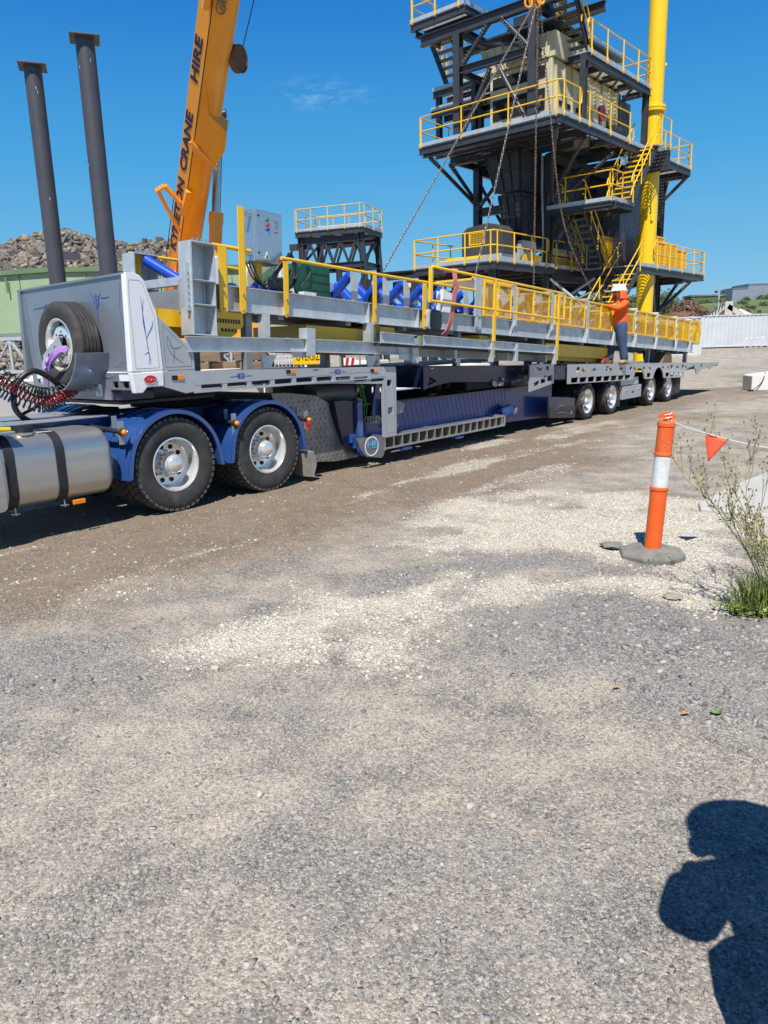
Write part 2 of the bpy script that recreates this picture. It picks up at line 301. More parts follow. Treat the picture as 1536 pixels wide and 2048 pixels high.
def zones(x, y):
    wx = x + .45 * (fbm(x, y, 1.3, 50) - .5) + .25 * (fbm(x, y, 5, 57) - .5); wy = y + .5 * (fbm(x, y, 1.1, 60) - .5) + .25 * (fbm(x, y, 5, 67) - .5)
    br = soft(seg_dist(wx, wy, POLYS['brown'], True) - .36, 1.0)
    far = np.clip((y - 9) / 10, 0, 1)
    br = np.maximum(br * np.clip(1.25 - .5 * fbm(x, y, .8, 33), 0, 1), far * np.clip((fbm(x * .55 + y * .3, y * 1.25 - x * .5, .28, 35) - .46) * 4.5, 0, .8) * (1 - br))
    be = np.zeros_like(x)
    for k in ('beige', 'beige2', 'beige3'): be = np.maximum(be, soft(seg_dist(wx, wy, POLYS[k], True) - .06, .4))
    be = be * np.clip((fbm(x, y, 1.6, 71) - .22) * 3.6, 0.15, 1) * (1 - .75 * br)
    bl = np.zeros_like(x)
    for k in ('blue', 'blue2', 'blue3'): bl = np.maximum(bl, soft(seg_dist(wx, wy, POLYS[k], True), .45))
    bl = np.maximum(bl, .62 * np.clip((fbm(x, y, 1.0, 81) - .46) * 5, 0, 1) * np.clip((7.5 - y) / 1.5, 0, 1)) * (1 - .7 * br) * (1 - be)
    bl *= .55 + .45 * np.clip((fbm(x, y, 2.6, 85) - .33) * 4, 0, 1)
    s_ = (x - TA[0]) * TD[0] + (y - TA[1]) * TD[1]; n__ = (x - TA[0]) * TN[0] + (y - TA[1]) * TN[1]
    be = np.maximum(be, br * np.clip((fbm(s_ * .55, n__ * 1.9, .9, 44) - .55) * 4, 0, .55)); br = br * (1 - .7 * be)
    be = np.maximum(be, .40 * far * (1 - br)); return br, be, bl
def height(x, y):
    h = .028 * (fbm(x, y, .5, 11) - .5) + .020 * (fbm(x, y, 2.3, 12) - .5) + .008 * (fbm(x, y, 9, 13, 3) - .5)
    h = h + .10 * soft(seg_dist(x, y, POLYS['mound'], True), .9) * (.7 + .6 * fbm(x, y, 1.6, 14))
    s = (x - TA[0]) * TD[0] + (y - TA[1]) * TD[1]; n = (x - TA[0]) * TN[0] + (y - TA[1]) * TN[1]
    h = h + .75 * np.clip((y - 42) / 16, 0, 1) ** 2 * (3 - 2 * np.clip((y - 42) / 16, 0, 1))
    near = np.exp(-((n - .2) / 1.6) ** 4); h = h * (1 - .8 * near) - .006 * near
    return h
def grid(n0, n1, *segs):
    out = []
    for a, b, st in segs: out.append(np.arange(a, b, st))
    return np.concatenate(out)
xs = np.concatenate([-np.geomspace(12, 1500, 40)[::-1], np.arange(-11.8, -4, .14), np.arange(-4, 4.4, .032), np.arange(4.4, 14, .14), np.geomspace(14.2, 1500, 44)])
ys = np.concatenate([-np.geomspace(2, 400, 20)[::-1], np.arange(-1.5, 1.2, .2), np.arange(1.2, 7.5, .032), np.arange(7.5, 13, .06), np.arange(13, 30, .2), np.geomspace(30.3, 2500, 60)])
GX, GY = np.meshgrid(xs, ys); ZB, ZE, ZL = zones(GX, GY); GZ = height(GX, GY)
far = np.clip((np.hypot(GX, GY) - 200) / 400, 0, 1); GZ = GZ - 0 * far
nx, ny = len(xs), len(ys); me = bpy.data.meshes.new('ground'); me.vertices.add(nx * ny); me.vertices.foreach_set('co', np.stack([GX, GY, GZ], -1).astype(np.float32).ravel())
ii = (np.arange(ny - 1)[:, None] * nx + np.arange(nx - 1)[None, :]).ravel(); quads = np.stack([ii, ii + 1, ii + nx + 1, ii + nx], -1)
me.loops.add(quads.size); me.loops.foreach_set('vertex_index', quads.ravel().astype(np.int32)); me.polygons.add(len(quads)); me.polygons.foreach_set('loop_start', np.arange(0, quads.size, 4, dtype=np.int32))
me.polygons.foreach_set('use_smooth', np.ones(len(quads), bool)); me.update(calc_edges=True)
at = me.attributes.new('zone', 'FLOAT_COLOR', 'POINT'); at.data.foreach_set('color', np.stack([ZB, ZE, ZL, np.ones_like(ZB)], -1).astype(np.float32).ravel())
gm = bpy.data.materials.new('gravel_yard'); gm.use_nodes = True; nt = gm.node_tree; L = nt.links.new; pb = nt.nodes['Principled BSDF']
tc = N(nt, 'ShaderNodeTexCoord'); P = tc.outputs['Object']
za = N(nt, 'ShaderNodeAttribute', attribute_name='zone'); sx = N(nt, 'ShaderNodeSeparateColor'); L(za.outputs['Color'], sx.inputs[0])
def noise(sc, det=4, ro=.6):
    n = N(nt, 'ShaderNodeTexNoise'); n.inputs['Scale'].default_value = sc; n.inputs['Detail'].default_value = det; n.inputs['Roughness'].default_value = ro; L(P, n.inputs['Vector']); return n.outputs[0]
def ramp(v, a, b, c=0., d=1.):
    r = N(nt, 'ShaderNodeMapRange'); r.inputs[1].default_value = a; r.inputs[2].default_value = b; r.inputs[3].default_value = c; r.inputs[4].default_value = d; L(v, r.inputs[0]); return r.outputs[0]
def mixc(f, a, b, mode='MIX'):
    m = N(nt, 'ShaderNodeMix', data_type='RGBA', blend_type=mode)
    if hasattr(f, 'links'): L(f, m.inputs[0])
    else: m.inputs[0].default_value = f
    for i, q in ((6, a), (7, b)):
        if hasattr(q, 'links'): L(q, m.inputs[i])
        else: m.inputs[i].default_value = (*q, 1)
    return m.outputs[2]
def math_(op, a, b):
    m = N(nt, 'ShaderNodeMath', operation=op)
    for i, q in ((0, a), (1, b)):
        if hasattr(q, 'links'): L(q, m.inputs[i])
        else: m.inputs[i].default_value = q
    return m.outputs[0]
def voro(sc):
    v = N(nt, 'ShaderNodeTexVoronoi'); v.inputs['Scale'].default_value = sc; v.inputs['Randomness'].default_value = 1.; L(P, v.inputs['Vector'])
    s = N(nt, 'ShaderNodeSeparateColor'); L(v.outputs['Color'], s.inputs[0]); return v.outputs['Distance'], s.outputs[0], s.outputs[1]
nA, nB, nC = noise(.8, 6), noise(6, 6, .7), noise(45, 5, .7)
nD = noise(1.7, 7, .65)
base = mixc(ramp(nD, .40, .62), (.375, .334, .276), (.225, .212, .194))
base = mixc(ramp(nB, .45, .75, 0, .7), base, (.40, .362, .303))
brown = mixc(ramp(nB, .3, .7), (.155, .12, .087), (.25, .20, .15))
beige = mixc(ramp(nB, .3, .7), (.55, .515, .44), (.44, .41, .35))
bluish = mixc(ramp(nB, .3, .7), (.20, .197, .192), (.27, .26, .245))
col = mixc(math_('MULTIPLY', sx.outputs[0], ramp(nB, .2, .55, .7, 1)), base, brown)
brk = math_('ADD', math_('MULTIPLY', math_('SUBTRACT', nC, .5), 1.1), math_('MULTIPLY', math_('SUBTRACT', nB, .5), .5))
col = mixc(ramp(math_('ADD', sx.outputs[1], brk), .28, .80, 0, .92), col, beige)
col = mixc(ramp(math_('ADD', sx.outputs[2], brk), .25, .75, 0, .85), col, bluish)
d1, r1, q1 = voro(104); d2, r2, q2 = voro(130); d3, r3, q3 = voro(26)
# stone to stone value steps, finer grit, and paler fines
stone = mixc(ramp(r1, 0, 1), (.50, .51, .53), (1.48, 1.46, 1.42))
grit = mixc(ramp(r2, 0, 1), (.60, .61, .62), (1.38, 1.37, 1.35))
amt = math_('ADD', math_('MULTIPLY', math_('ADD', sx.outputs[1], sx.outputs[2]), .35), ramp(nD, .38, .64, .12, .85))
col = mixc(amt, col, mixc(1., col, stone, 'MULTIPLY')); col = mixc(.75, col, mixc(1., col, grit, 'MULTIPLY'))
col = mixc(ramp(nC, .3, .75, 0, .35), col, mixc(1., col, (1.35, 1.3, 1.2), 'MULTIPLY'))
gap = mixc(ramp(d1, .52, .72), (1, 1, 1), (.66, .65, .64)); col = mixc(amt, col, mixc(1., col, gap, 'MULTIPLY'))  # shade between stones painted in as darker gaps
fleck = mixc(ramp(q1, .86, .9), (1, 1, 1), (.55, .56, .58)); col = mixc(.8, col, mixc(1., col, fleck, 'MULTIPLY'))
pale = math_('MULTIPLY', ramp(q3, .90, .905), ramp(d3, .33, .27)); col = mixc(math_('MULTIPLY', pale, .7), col, (.47, .43, .36))
L(col, pb.inputs['Base Color']); pb.inputs['Roughness'].default_value = .95; pb.inputs['Specular IOR Level'].default_value = .15
hh = math_('ADD', math_('MULTIPLY', ramp(d1, 0, .6, 1, 0), .8), math_('ADD', math_('MULTIPLY', ramp(d2, 0, .6, 1, 0), .45), math_('MULTIPLY', nC, .5)))
bp = N(nt, 'ShaderNodeBump'); bp.inputs['Strength'].default_value = .45; bp.inputs['Distance'].default_value = .008; L(hh, bp.inputs['Height']); L(bp.outputs[0], pb.inputs['Normal'])
go = link('ground', me, gm); tag(go, kind='structure')
# ---- loose stones lying on it (uncountable) in three kinds
def rock_mat(name, cols, rough=.9):
    m = bpy.data.materials.new(name); m.use_nodes = True; nt = m.node_tree; b = nt.nodes['Principled BSDF']; g = N(nt, 'ShaderNodeNewGeometry'); cr = N(nt, 'ShaderNodeValToRGB'); el = cr.color_ramp.elements
    for i, c in enumerate(cols):
        e = el[i] if i < 2 else el.new(0); e.color = (*c, 1)
    for i, e in enumerate(list(el)): e.position = i / (len(cols) - 1)
    nt.links.new(g.outputs['Random Per Island'], cr.inputs[0])
    tcn = N(nt, 'ShaderNodeTexCoord'); nz = N(nt, 'ShaderNodeTexNoise'); nz.inputs['Scale'].default_value = 30; nz.inputs['Detail'].default_value = 5; nt.links.new(tcn.outputs['Object'], nz.inputs['Vector'])
    mx = N(nt, 'ShaderNodeMix', data_type='RGBA', blend_type='MULTIPLY'); mx.inputs[0].default_value = .6; c2 = N(nt, 'ShaderNodeMapRange'); c2.inputs[1].default_value = .3; c2.inputs[2].default_value = .7; c2.inputs[3].default_value = .6; c2.inputs[4].default_value = 1.25
    nt.links.new(nz.outputs[0], c2.inputs[0]); nt.links.new(cr.outputs[0], mx.inputs[6]); nt.links.new(c2.outputs[0], mx.inputs[7]); nt.links.new(mx.outputs[2], b.inputs['Base Color']); b.inputs['Roughness'].default_value = rough; b.inputs['Specular IOR Level'].default_value = .2
    return m
ICOV = np.array([(-1, 1.618, 0), (1, 1.618, 0), (-1, -1.618, 0), (1, -1.618, 0), (0, -1, 1.618), (0, 1, 1.618), (0, -1, -1.618), (0, 1, -1.618), (1.618, 0, -1), (1.618, 0, 1), (-1.618, 0, -1), (-1.618, 0, 1)]) / 1.902
ICOF = np.array([(0, 11, 5), (0, 5, 1), (0, 1, 7), (0, 7, 10), (0, 10, 11), (1, 5, 9), (5, 11, 4), (11, 10, 2), (10, 7, 6), (7, 1, 8), (3, 9, 4), (3, 4, 2), (3, 2, 6), (3, 6, 8), (3, 8, 9), (4, 9, 5), (2, 4, 11), (6, 2, 10), (8, 6, 7), (9, 8, 1)])
OCTV = np.array([(1, 0, 0), (-1, 0, 0), (0, 1, 0), (0, -1, 0), (0, 0, 1), (0, 0, -1)], float); OCTF = np.array([(0, 2, 4), (2, 1, 4), (1, 3, 4), (3, 0, 4), (2, 0, 5), (1, 2, 5), (3, 1, 5), (0, 3, 5)])
CUBV = np.array([(a, b_, c) for a in (-1, 1) for b_ in (-1, 1) for c in (-1, 1)], float) * .72; CUBF = np.array([(0, 1, 3), (0, 3, 2), (4, 6, 7), (4, 7, 5), (0, 4, 5), (0, 5, 1), (2, 3, 7), (2, 7, 6), (0, 2, 6), (0, 6, 4), (1, 5, 7), (1, 7, 3)])
def stones(name, pts, rad, m, flat=.62, V=ICOV, F=ICOF, parent=None, jit=.3):
    k = len(pts); nv = len(V); ang = rng.random((k, 3)) * 2 * PI; cz, sz = np.cos(ang[:, 0]), np.sin(ang[:, 0]); cx, sx_ = np.cos(ang[:, 1] * .5), np.sin(ang[:, 1] * .5)
    v = (V[None] * (1 + rng.uniform(-jit, jit, (k, nv, 1))) + rng.uniform(-jit * .6, jit * .6, (k, nv, 3))) * rad[:, None, None] * np.stack([rng.uniform(.75, 1.25, k), rng.uniform(.65, 1.1, k), np.ones(k)], -1)[:, None]
    y = v[..., 1] * cx[:, None] - v[..., 2] * sx_[:, None]; z = v[..., 1] * sx_[:, None] + v[..., 2] * cx[:, None]; x = v[..., 0]
    X = x * cz[:, None] - y * sz[:, None]; Y = x * sz[:, None] + y * cz[:, None]
    co = np.stack([X + pts[:, None, 0], Y + pts[:, None, 1], z * flat + pts[:, None, 2]], -1).reshape(-1, 3)
    f = (F[None] + (np.arange(k) * nv)[:, None, None]).reshape(-1, 3)
    me = bpy.data.meshes.new(name); me.vertices.add(len(co)); me.vertices.foreach_set('co', co.astype(np.float32).ravel()); me.loops.add(f.size); me.loops.foreach_set('vertex_index', f.ravel().astype(np.int32)); me.polygons.add(len(f)); me.polygons.foreach_set('loop_start', np.arange(0, f.size, 3, dtype=np.int32)); me.update(calc_edges=True)
    o = link(name, me, m, parent); return o
GREYS = rock_mat('grey_gravel_stone', [(.14, .143, .147), (.20, .20, .2), (.255, .252, .246), (.33, .315, .29), (.175, .175, .175), (.42, .40, .36)])
BEIGES = rock_mat('limestone_chip', [(.62, .57, .47), (.70, .65, .55), (.52, .48, .39), (.66, .61, .50), (.42, .39, .33)])
TANS = rock_mat('dusty_stone', [(.30, .275, .24), (.38, .35, .305), (.25, .235, .215), (.46, .43, .375), (.33, .305, .265), (.21, .205, .198)])
def scatter(n, y0, y1, pw=1.6):
    # denser towards the viewer: uniform in distance^(1/pw)
    t = rng.random(n); y = (y0 ** (1 / pw) + t * (y1 ** (1 / pw) - y0 ** (1 / pw))) ** pw; x = rng.uniform(-.62, .64, n) * (y + .35); return x, y
def pick(n, y0, y1, wt, rlo, rhi, name, m, pw=1.0, V=OCTV, F=OCTF, flat=.6, skew=3.):
    x, y = scatter(n, y0, y1, pw); b, e, l = zones(x, y); keep = rng.random(n) < wt(b, e, l); x, y = x[keep], y[keep]
    rad = rlo + (rhi - rlo) * rng.random(len(x)) ** skew; z = height(x, y) + rad * .02
    return tag(stones(name, np.stack([x, y, z], -1), rad, m, flat, V, F), kind='stuff')
pick(60000, 1.4, 7.5, lambda b, e, l: (.16 + .84 * l) * (1 - .6 * b) * (1 - .7 * e), .0025, .0085, 'fine_grey_gravel', GREYS, 1.5, skew=1.6)
pick(26000, 1.5, 9, lambda b, e, l: .06 + .94 * l * (1 - b), .004, .0105, 'grey_gravel', GREYS, 1.15, CUBV, CUBF, .6, 2.)
pick(9000, 2.6, 9, lambda b, e, l: np.clip(l * 1.2 - .35, 0, 1), .012, .024, 'coarse_grey_gravel', GREYS, 1.1, CUBV, CUBF, .6, 2)
pick(60000, 3.2, 12, lambda b, e, l: np.clip(e * 1.5 + b * .04 - .12, 0, 1), .004, .011, 'limestone_gravel', BEIGES, 1.1, skew=1.6)
pick(26000, 3.2, 14, lambda b, e, l: np.clip(1.1 * e - .12 + .05 * b, 0, 1), .009, .018, 'coarse_limestone_gravel', BEIGES, 1.1, CUBV, CUBF, .6, 2)
pick(60000, 1.4, 7.5, lambda b, e, l: (.5 - .4 * b) * (1 - .7 * e), .0025, .0075, 'dusty_gravel', TANS, 1.5, skew=1.6)
pick(7000, 1.5, 9, lambda b, e, l: .6 - .5 * b, .005, .012, 'coarse_dusty_gravel', TANS, 1.2, CUBV, CUBF, .6, 2.5)
pick(5000, 5, 26, lambda b, e, l: np.clip(b, 0, 1), .008, .022, 'dusty_track_gravel', TANS, 1.3, CUBV, CUBF, .6, 2.5)
# ------------------------------------------------------------------ prime mover (rear part) and low loader: x = along the rig, y = away from viewer, z = up
def on_rig(name, label, cat, group=None): return thing(name, label, cat, (TA[0], TA[1], 0), TH, group)
def arc(c, r, a0, a1, n): return [(c[0] + r * math.cos(R(a0 + (a1 - a0) * i / n)), c[1] + r * math.sin(R(a0 + (a1 - a0) * i / n))) for i in range(n + 1)]
def rect(x0, x1, z0, z1): return [(x0, z0), (x1, z0), (x1, z1), (x0, z1)]
def rrect(x0, x1, z0, z1, r, n=3):
    o = []
    for cx, cz, a in ((x1 - r, z1 - r, 0), (x0 + r, z1 - r, 90), (x0 + r, z0 + r, 180), (x1 - r, z0 + r, 270)): o += arc((cx, cz), r, a, a + 90, n)
    return o
def stripe(name, lines, r, m, parent, y, axis='y', lab=None):
    """hand painted line work lying on a face: thin raised paint"""
    b = MB()
    for l in lines:
        P = [{'y': (q[0], y, q[1]), 'x': (y, q[0], q[1])}[axis] for q in l]
        b.path(P, [max(.0012, r * .34 * (.25 + .75 * math.sin(PI * (i + .3) / (len(P) - .4)))) for i in range(len(P))], 5)
    o = b.build(name, m, parent, join=True)
    if lab: o['label'] = lab
    return o
def bez(p0, p1, p2, p3, n=12):
    o = []
    for i in range(n + 1):
        t = i / n; a = (1 - t) ** 3; b = 3 * t * (1 - t) ** 2; c = 3 * t * t * (1 - t); d = t ** 3
        o.append(tuple(a * p0[k] + b * p1[k] + c * p2[k] + d * p3[k] for k in (0, 1)))
    return o
def tyre_mesh(Ro, Ri, wd, grooves=True):
    h = wd / 2; s = Ro - Ri; prof = [(Ri, -h * .78), (Ri + .03, -h * .9), (Ri + s * .55, -h), (Ro - .05, -h * .97), (Ro - .012, -h * .84), (Ro, -h * .72)]
    if grooves:
        for g in (-.45, -.15, .15, .45):
            for q, d in ((-.035, 0), (-.03, .016), (.03, .016), (.035, 0)): prof.append((Ro - d, h * (g + q * 1.4)))
    prof += [(Ro, h * .72), (Ro - .012, h * .84), (Ro - .05, h * .97), (Ri + s * .55, h), (Ri + .03, h * .9), (Ri, h * .78)]
    b = MB().lathe(prof, axis='y', n=56, caps=False); return b
def tread_blocks(Ro, wd):
    b = MB(); h = wd / 2
    for i in range(44):
        a = 2 * PI * i / 44; 
        for sgn in (-1, 1):
            for k in range(2):
                M = Matrix.Rotation(a + (k * .5 + (sgn > 0) * .35) * 2 * PI / 44, 4, 'Y')
                y0, y1 = sorted((sgn * h * (.93 - .42 * k), sgn * h * (.60 - .42 * k))); b.box(-.024, .024, y0, y1, Ro - .03, Ro + .009 - .012 * (k == 0), M)
    return b
def wheel_parts(parent, Ro, Ri, wd, y, deep=True, tread=True, holes=10, center=(0, 0)):
    """one wheel as a part of its vehicle; tyre, rim and hub as sub-parts"""
    wp = bpy.data.objects.new('wheel', None); COL.objects.link(wp); wp.parent = parent; wp.location = (center[0], y, center[1]); wp.rotation_euler = (0, random.random() * 6, 0)
    t = tyre_mesh(Ro, Ri, wd); t.build('tyre', M_['rubber'], wp, smooth=35)
    if tread: tread_blocks(Ro, wd).build('tread', M_['tread'], wp, stuff=True)
    h = -wd / 2
    if deep: prof = [(Ri + .006, h * .80), (Ri + .010, h * .88), (Ri - .004, h * .90), (Ri - .018, h * .72), (Ri - .024, h * .3), (Ri - .028, h * -.2), (Ri - .05, h * -.40), (.165, h * -.50), (.128, h * -.48), (.125, h * .25), (.112, h * .52), (.105, h * .60)]
    else: prof = [(Ri + .006, h * .80), (Ri + .010, h * .88), (Ri - .004, h * .90), (Ri - .02, h * .74), (Ri - .035, h * .2), (Ri - .06, h * -.05), (.14, h * -.1), (.105, h * -.1), (.102, h * .3), (.08, h * .42)]
    MB().lathe(prof, axis='y', n=40, caps=False).build('rim', M_['chrome'], wp, smooth=30)
    hb = MB().lathe([(prof[-1][0], prof[-1][1] + .002), (prof[-1][0] * .97, h * .74), (prof[-1][0] * .8, h * .92), (prof[-1][0] * .45, h * 1.02), (0, h * 1.05)], axis='y', n=24); hb.build('hub_cap', M_['chrome'], wp, smooth=50)
    hl = MB(); nu = MB(); rr = (Ri - .06 + .155) / 2 if deep else (Ri - .06 + .14) / 2; yy = h * -.46 if deep else h * -.075
    for i in range(holes):
        a = 2 * PI * i / holes; c = Vector((rr * math.cos(a), yy, rr * math.sin(a)))
        hl.tube(c + Vector((0, -.012, 0)), c + Vector((0, .03, 0)), .026 if deep else .02, 10)
        a += PI / holes; rn = .146 if deep else .122; c = Vector((rn * math.cos(a), yy, rn * math.sin(a))); nu.tube(c + Vector((0, -.05, 0)), c, .011, 6, .014)
    hl.build('hand_hole', M_['darkhole'], wp, stuff=True); nu.build('wheel_nut', M_['chrome'], wp, stuff=True)
    MB().lathe([(Ri - .03, .105), (0, .11)], axis='y', n=24).build('brake_drum', M_['darkhole'], wp)
    return wp
def dup_wheel(src, parent, center, y, flip=False):
    c = dup(src, parent, (center[0], y, center[1]), (0, random.random() * 6, PI if flip else 0)); return c
truck = on_rig('prime_mover', 'navy blue prime mover with polished fuel tank and two drive axles at left edge', 'truck')
w0 = wheel_parts(truck, .52, .292, .29, .145, center=(.02, .52))
for cx in (.02, 1.38):
    if cx > 1: dup_wheel(w0, truck, (cx, .52), .145)
    dup_wheel(w0, truck, (cx, .52), .475); dup_wheel(w0, truck, (cx, .52), 1.83, True); dup_wheel(w0, truck, (cx, .52), 2.16, True)
MB().tube((.02, .6, .52), (.02, 1.7, .52), .07, 12).tube((1.38, .6, .52), (1.38, 1.7, .52), .07, 12).sphere((.02, 1.15, .52), .2, 16).sphere((1.38, 1.15, .52), .2, 16).build('axle', M_['black'], truck, 40)
# chassis
for y in (.78, 1.44): MB().channel((-4.2, y, .93), (2.25, y, .93), .08, .28, .015, flip=1 if y < 1 else -1).build('chassis_rail', M_['blue'], truck)
MB().box(-4.2, -.42, .55, 1.7, 1.07, 1.085).build('deck_plate', M_['galv_d'], truck, bevel=.005)
MB().box(-.6, 1.9, .8, 1.42, .75, .8).box(.35, .45, .75, 1.5, .6, 1.05).box(1.0, 1.1, .75, 1.5, .6, 1.05).box(2.1, 2.2, .75, 1.5, .7, 1.05).build('cross_member', M_['black'], truck)
b = MB()
for y in (.8, 1.42):
    for c in (.02, 1.38): b.sphere((c + .3, y, .62), .13, 12, 1.2).bar((c - .5, y, .62), (c + .45, y, .45), .08, .06)
b.build('suspension', M_['black'], truck, 40)
MB().plate(rrect(.35, 1.25, .75, 1.55, .3, 5), axis='z', a0=1.09, a1=1.17).build('turntable', M_['darkhole'], truck)
# fenders: half-round guards with a rolled lip and flat skirts
def fender(cx, y0, y1, parent, a0=8, a1=172, r=.605, ext=.17):
    out = arc((cx, .52), r, a0, a1, 26); b = MB(); pr = []
    out = [(out[0][0] + .03, out[0][1] - ext), ] + out + [(out[-1][0] - .03, out[-1][1] - ext)]
    inn = [(cx + (p[0] - cx) * .972, .52 + (p[1] - .52) * .972) for p in out]
    b.plate(out + inn[::-1], axis='y', a0=y0, a1=y1)
    # outer rolled lip, two raised ribs
    lip = [(cx + (p[0] - cx) * .93, .52 + (p[1] - .52) * .93) for p in out]
    b.plate(out + lip[::-1], axis='y', a0=y0 - .012, a1=y0 + .012)
    for q in (.10, .22, .45):
        o2 = [(cx + (p[0] - cx) * 1.014, .52 + (p[1] - .52) * 1.014) for p in out]; b.plate(o2 + out[::-1], axis='y', a0=y0 + q, a1=y0 + q + .025)
    return b.build('fender', M_['blue'], parent, 30, bevel=.004)
for cx in (.02, 1.38):
    fender(cx, -.02, .62, truck); fender(cx, 1.70, 2.34, truck)
for x, z, dx in ((-.62, .98, 1), (.86, .93, 1), (2.06, .86, 0)):
    MB().tube((x, .7, z), (x, -.03, z - .03), .028, 12).tube((x, .02, z - .03), (x, -.035, z - .032), .04, 12).build('guard_bracket', M_['black'], truck, 40)
    MB().sphere((x, -.045, z - .032), .032, 12).build('marker_light', M_['amber'], truck, 50)
    MB().box(x - .03, x + .03, .0, .02, z - .16, z + .08).box(x + .04, x + .09, .22, .24, z - .1, z + .12).build('bracket_plate', M_['galv_d'], truck)
MB().box(2.03, 2.05, -.04, -.02, .68, .86).sphere((2.06, -.03, .78), .035, 10, 1.5).build('tail_light', M_['red'], truck, 50)
MB().plate([(2.02, .40), (2.16, .40), (2.20, .22), (2.14, .08), (2.06, .07)], axis='y', a0=-.01, a1=.5).build('mud_flap', mat('beige_rubber_flap', (.34, .31, .26), (.2, .18, .15), 5, .8, dirt=.4), truck)
# fuel tank with pressed end, straps and cap
def tank_prof(x, sh=0.):
    o = []
    y0, y1, z0, z1, r = .0 + sh, .62 - sh, .34 + sh, 1.02 - sh, .17
    for cy, cz, a, rr in ((y0 + r, z0 + r, 180, r), (y1 - .1, z0 + .1, 270, .1), (y1 - .1, z1 - .1, 0, .1), (y0 + r * 1.2, z1 - r * 1.2, 90, r * 1.2)):
        o += [(x, cy + rr * math.cos(R(a + 90 * i / 6)), cz + rr * math.sin(R(a + 90 * i / 6))) for i in range(7)]
    return o
rings = [(-3.3, 0), (-.84, 0), (-.80, .004), (-.77, .016), (-.748, .035), (-.735, .07)]
vs = []; [vs.extend(tank_prof(*q)) for q in rings]; n = 28
fs = [(k * n + i, k * n + (i + 1) % n, (k + 1) * n + (i + 1) % n, (k + 1) * n + i) for k in range(len(rings) - 1) for i in range(n)] + [tuple(range(n)), tuple(range((len(rings) - 1) * n, len(rings) * n))]
MB().add(vs, fs).build('fuel_tank', M_['alu'], truck, 40)
MB().tube((-.865, .3, .68), (-.862, .3, .68), .01).build('weld_seam', M_['galv_d'], truck)
for x in (-1.30, -1.78):
    pr = tank_prof(0, -.007)
    vs = []; 
    for xx in (x - .045, x + .045): vs += [(xx, p[1], p[2]) for p in pr]
    pi = tank_prof(0, .004)
    for xx in (x + .045, x - .045): vs += [(xx, p[1], p[2]) for p in pi]
    MB().add(vs, [(k * n + i, k * n + (i + 1) % n, ((k + 1) % 4) * n + (i + 1) % n, ((k + 1) % 4) * n + i) for k in range(4) for i in range(n)]).build('tank_strap', M_['strap'], truck, 40)
    MB().tube((x + .01, .05, .36), (x + .01, .04, .285), .007, 6).bar((x - .035, .04, .305), (x + .045, .04, .30), .012).build('strap_bolt', M_['ratchet'], truck)
MB().tube((-1.53, .2, 1.01), (-1.53, .2, 1.035), .095, 20).build('filler_neck', M_['alu'], truck, 40)
MB().lathe([(.085, 0), (.092, .012), (.085, .05), (.06, .06), (0, .062)], (-1.53, .2, 1.036), 'z', 24).build('filler_cap', M_['hose'], truck, 40)
MB().box(-1.42, -1.28, .14, .19, 1.021, 1.025).build('sticker', M_['white'], truck)
MB().box(-1.235, -1.11, -.03, .0, .30, .345).build('side_marker', M_['amber'], truck, bevel=.006)
# step box at the picture's left edge
b = MB(); b.plate(rrect(-2.6, -1.87, .36, .92, .05), [rrect(-2.55, -1.94, .68, .88, .04), rrect(-2.55, -1.94, .42, .62, .04)], 'y', -.05, .02)
b.build('step_frame', M_['alu'], truck, bevel=.008)
b = MB(); b.box(-2.58, -1.9, .06, .30, .645, .66).box(-2.58, -1.9, .06, .30, .385, .40).box(-2.6, -1.87, .30, .32, .36, .95)
for i in range(9):
    for z in (.66, .40): b.bar((-2.55 + i * .07, .1, z), (-2.50 + i * .07, .26, z + .002), .012, .012)
b.build('step_tread', M_['alu'], truck)
MB().box(-2.7, -1.70, -.02, .42, 1.05, 1.075).build('side_step_plate', M_['galv_d'], truck, bevel=.006)
MB().path([(-2.4, .05, 1.12), (-1.9, .04, 1.10), (-1.72, .04, 1.09)], .022, 10).build('grab_handle', M_['yellow'], truck, 40)
# ------------------------------------------------------------------ low loader
tr = on_rig('low_loader_trailer', 'silver grey low loader trailer with blue pinstripes and navy drop deck', 'trailer')
# headboard box
MB().plate([(0.02, 1.55), (2.15, 1.55), (2.27, 2.50), (0.0, 2.53)], axis='x', a0=-.40, a1=-.375).build('headboard', M_['plate'], tr, bevel=.006)
MB().plate([(0.01, 1.54), (.0, 2.535), (2.28, 2.505), (2.27, 2.485), (.03, 2.51), (.03, 1.54)], axis='x', a0=-.42, a1=-.30).build('headboard_edge', M_['plate'], tr)
MB().plate([(-.46, 1.545), (-.07, 1.545), (-.085, 2.12), (-.21, 2.47), (-.25, 2.51), (-.32, 2.535), (-.42, 2.53)], axis='y', a0=-.03, a1=.05).build('side_wing', M_['white'], tr, bevel=.012)
MB().plate([(-.065, 1.545), (.345, 1.545), (.345, 1.74), (-.075, 2.11)], axis='y', a0=-.02, a1=.02).build('gusset_panel', M_['silver'], tr, bevel=.006)
MB().plate([(-.46, 1.545), (-.07, 1.545), (-.085, 2.12), (-.21, 2.47), (-.42, 2.49)], axis='y', a0=2.2, a1=2.26).build('side_wing', M_['plate'], tr)
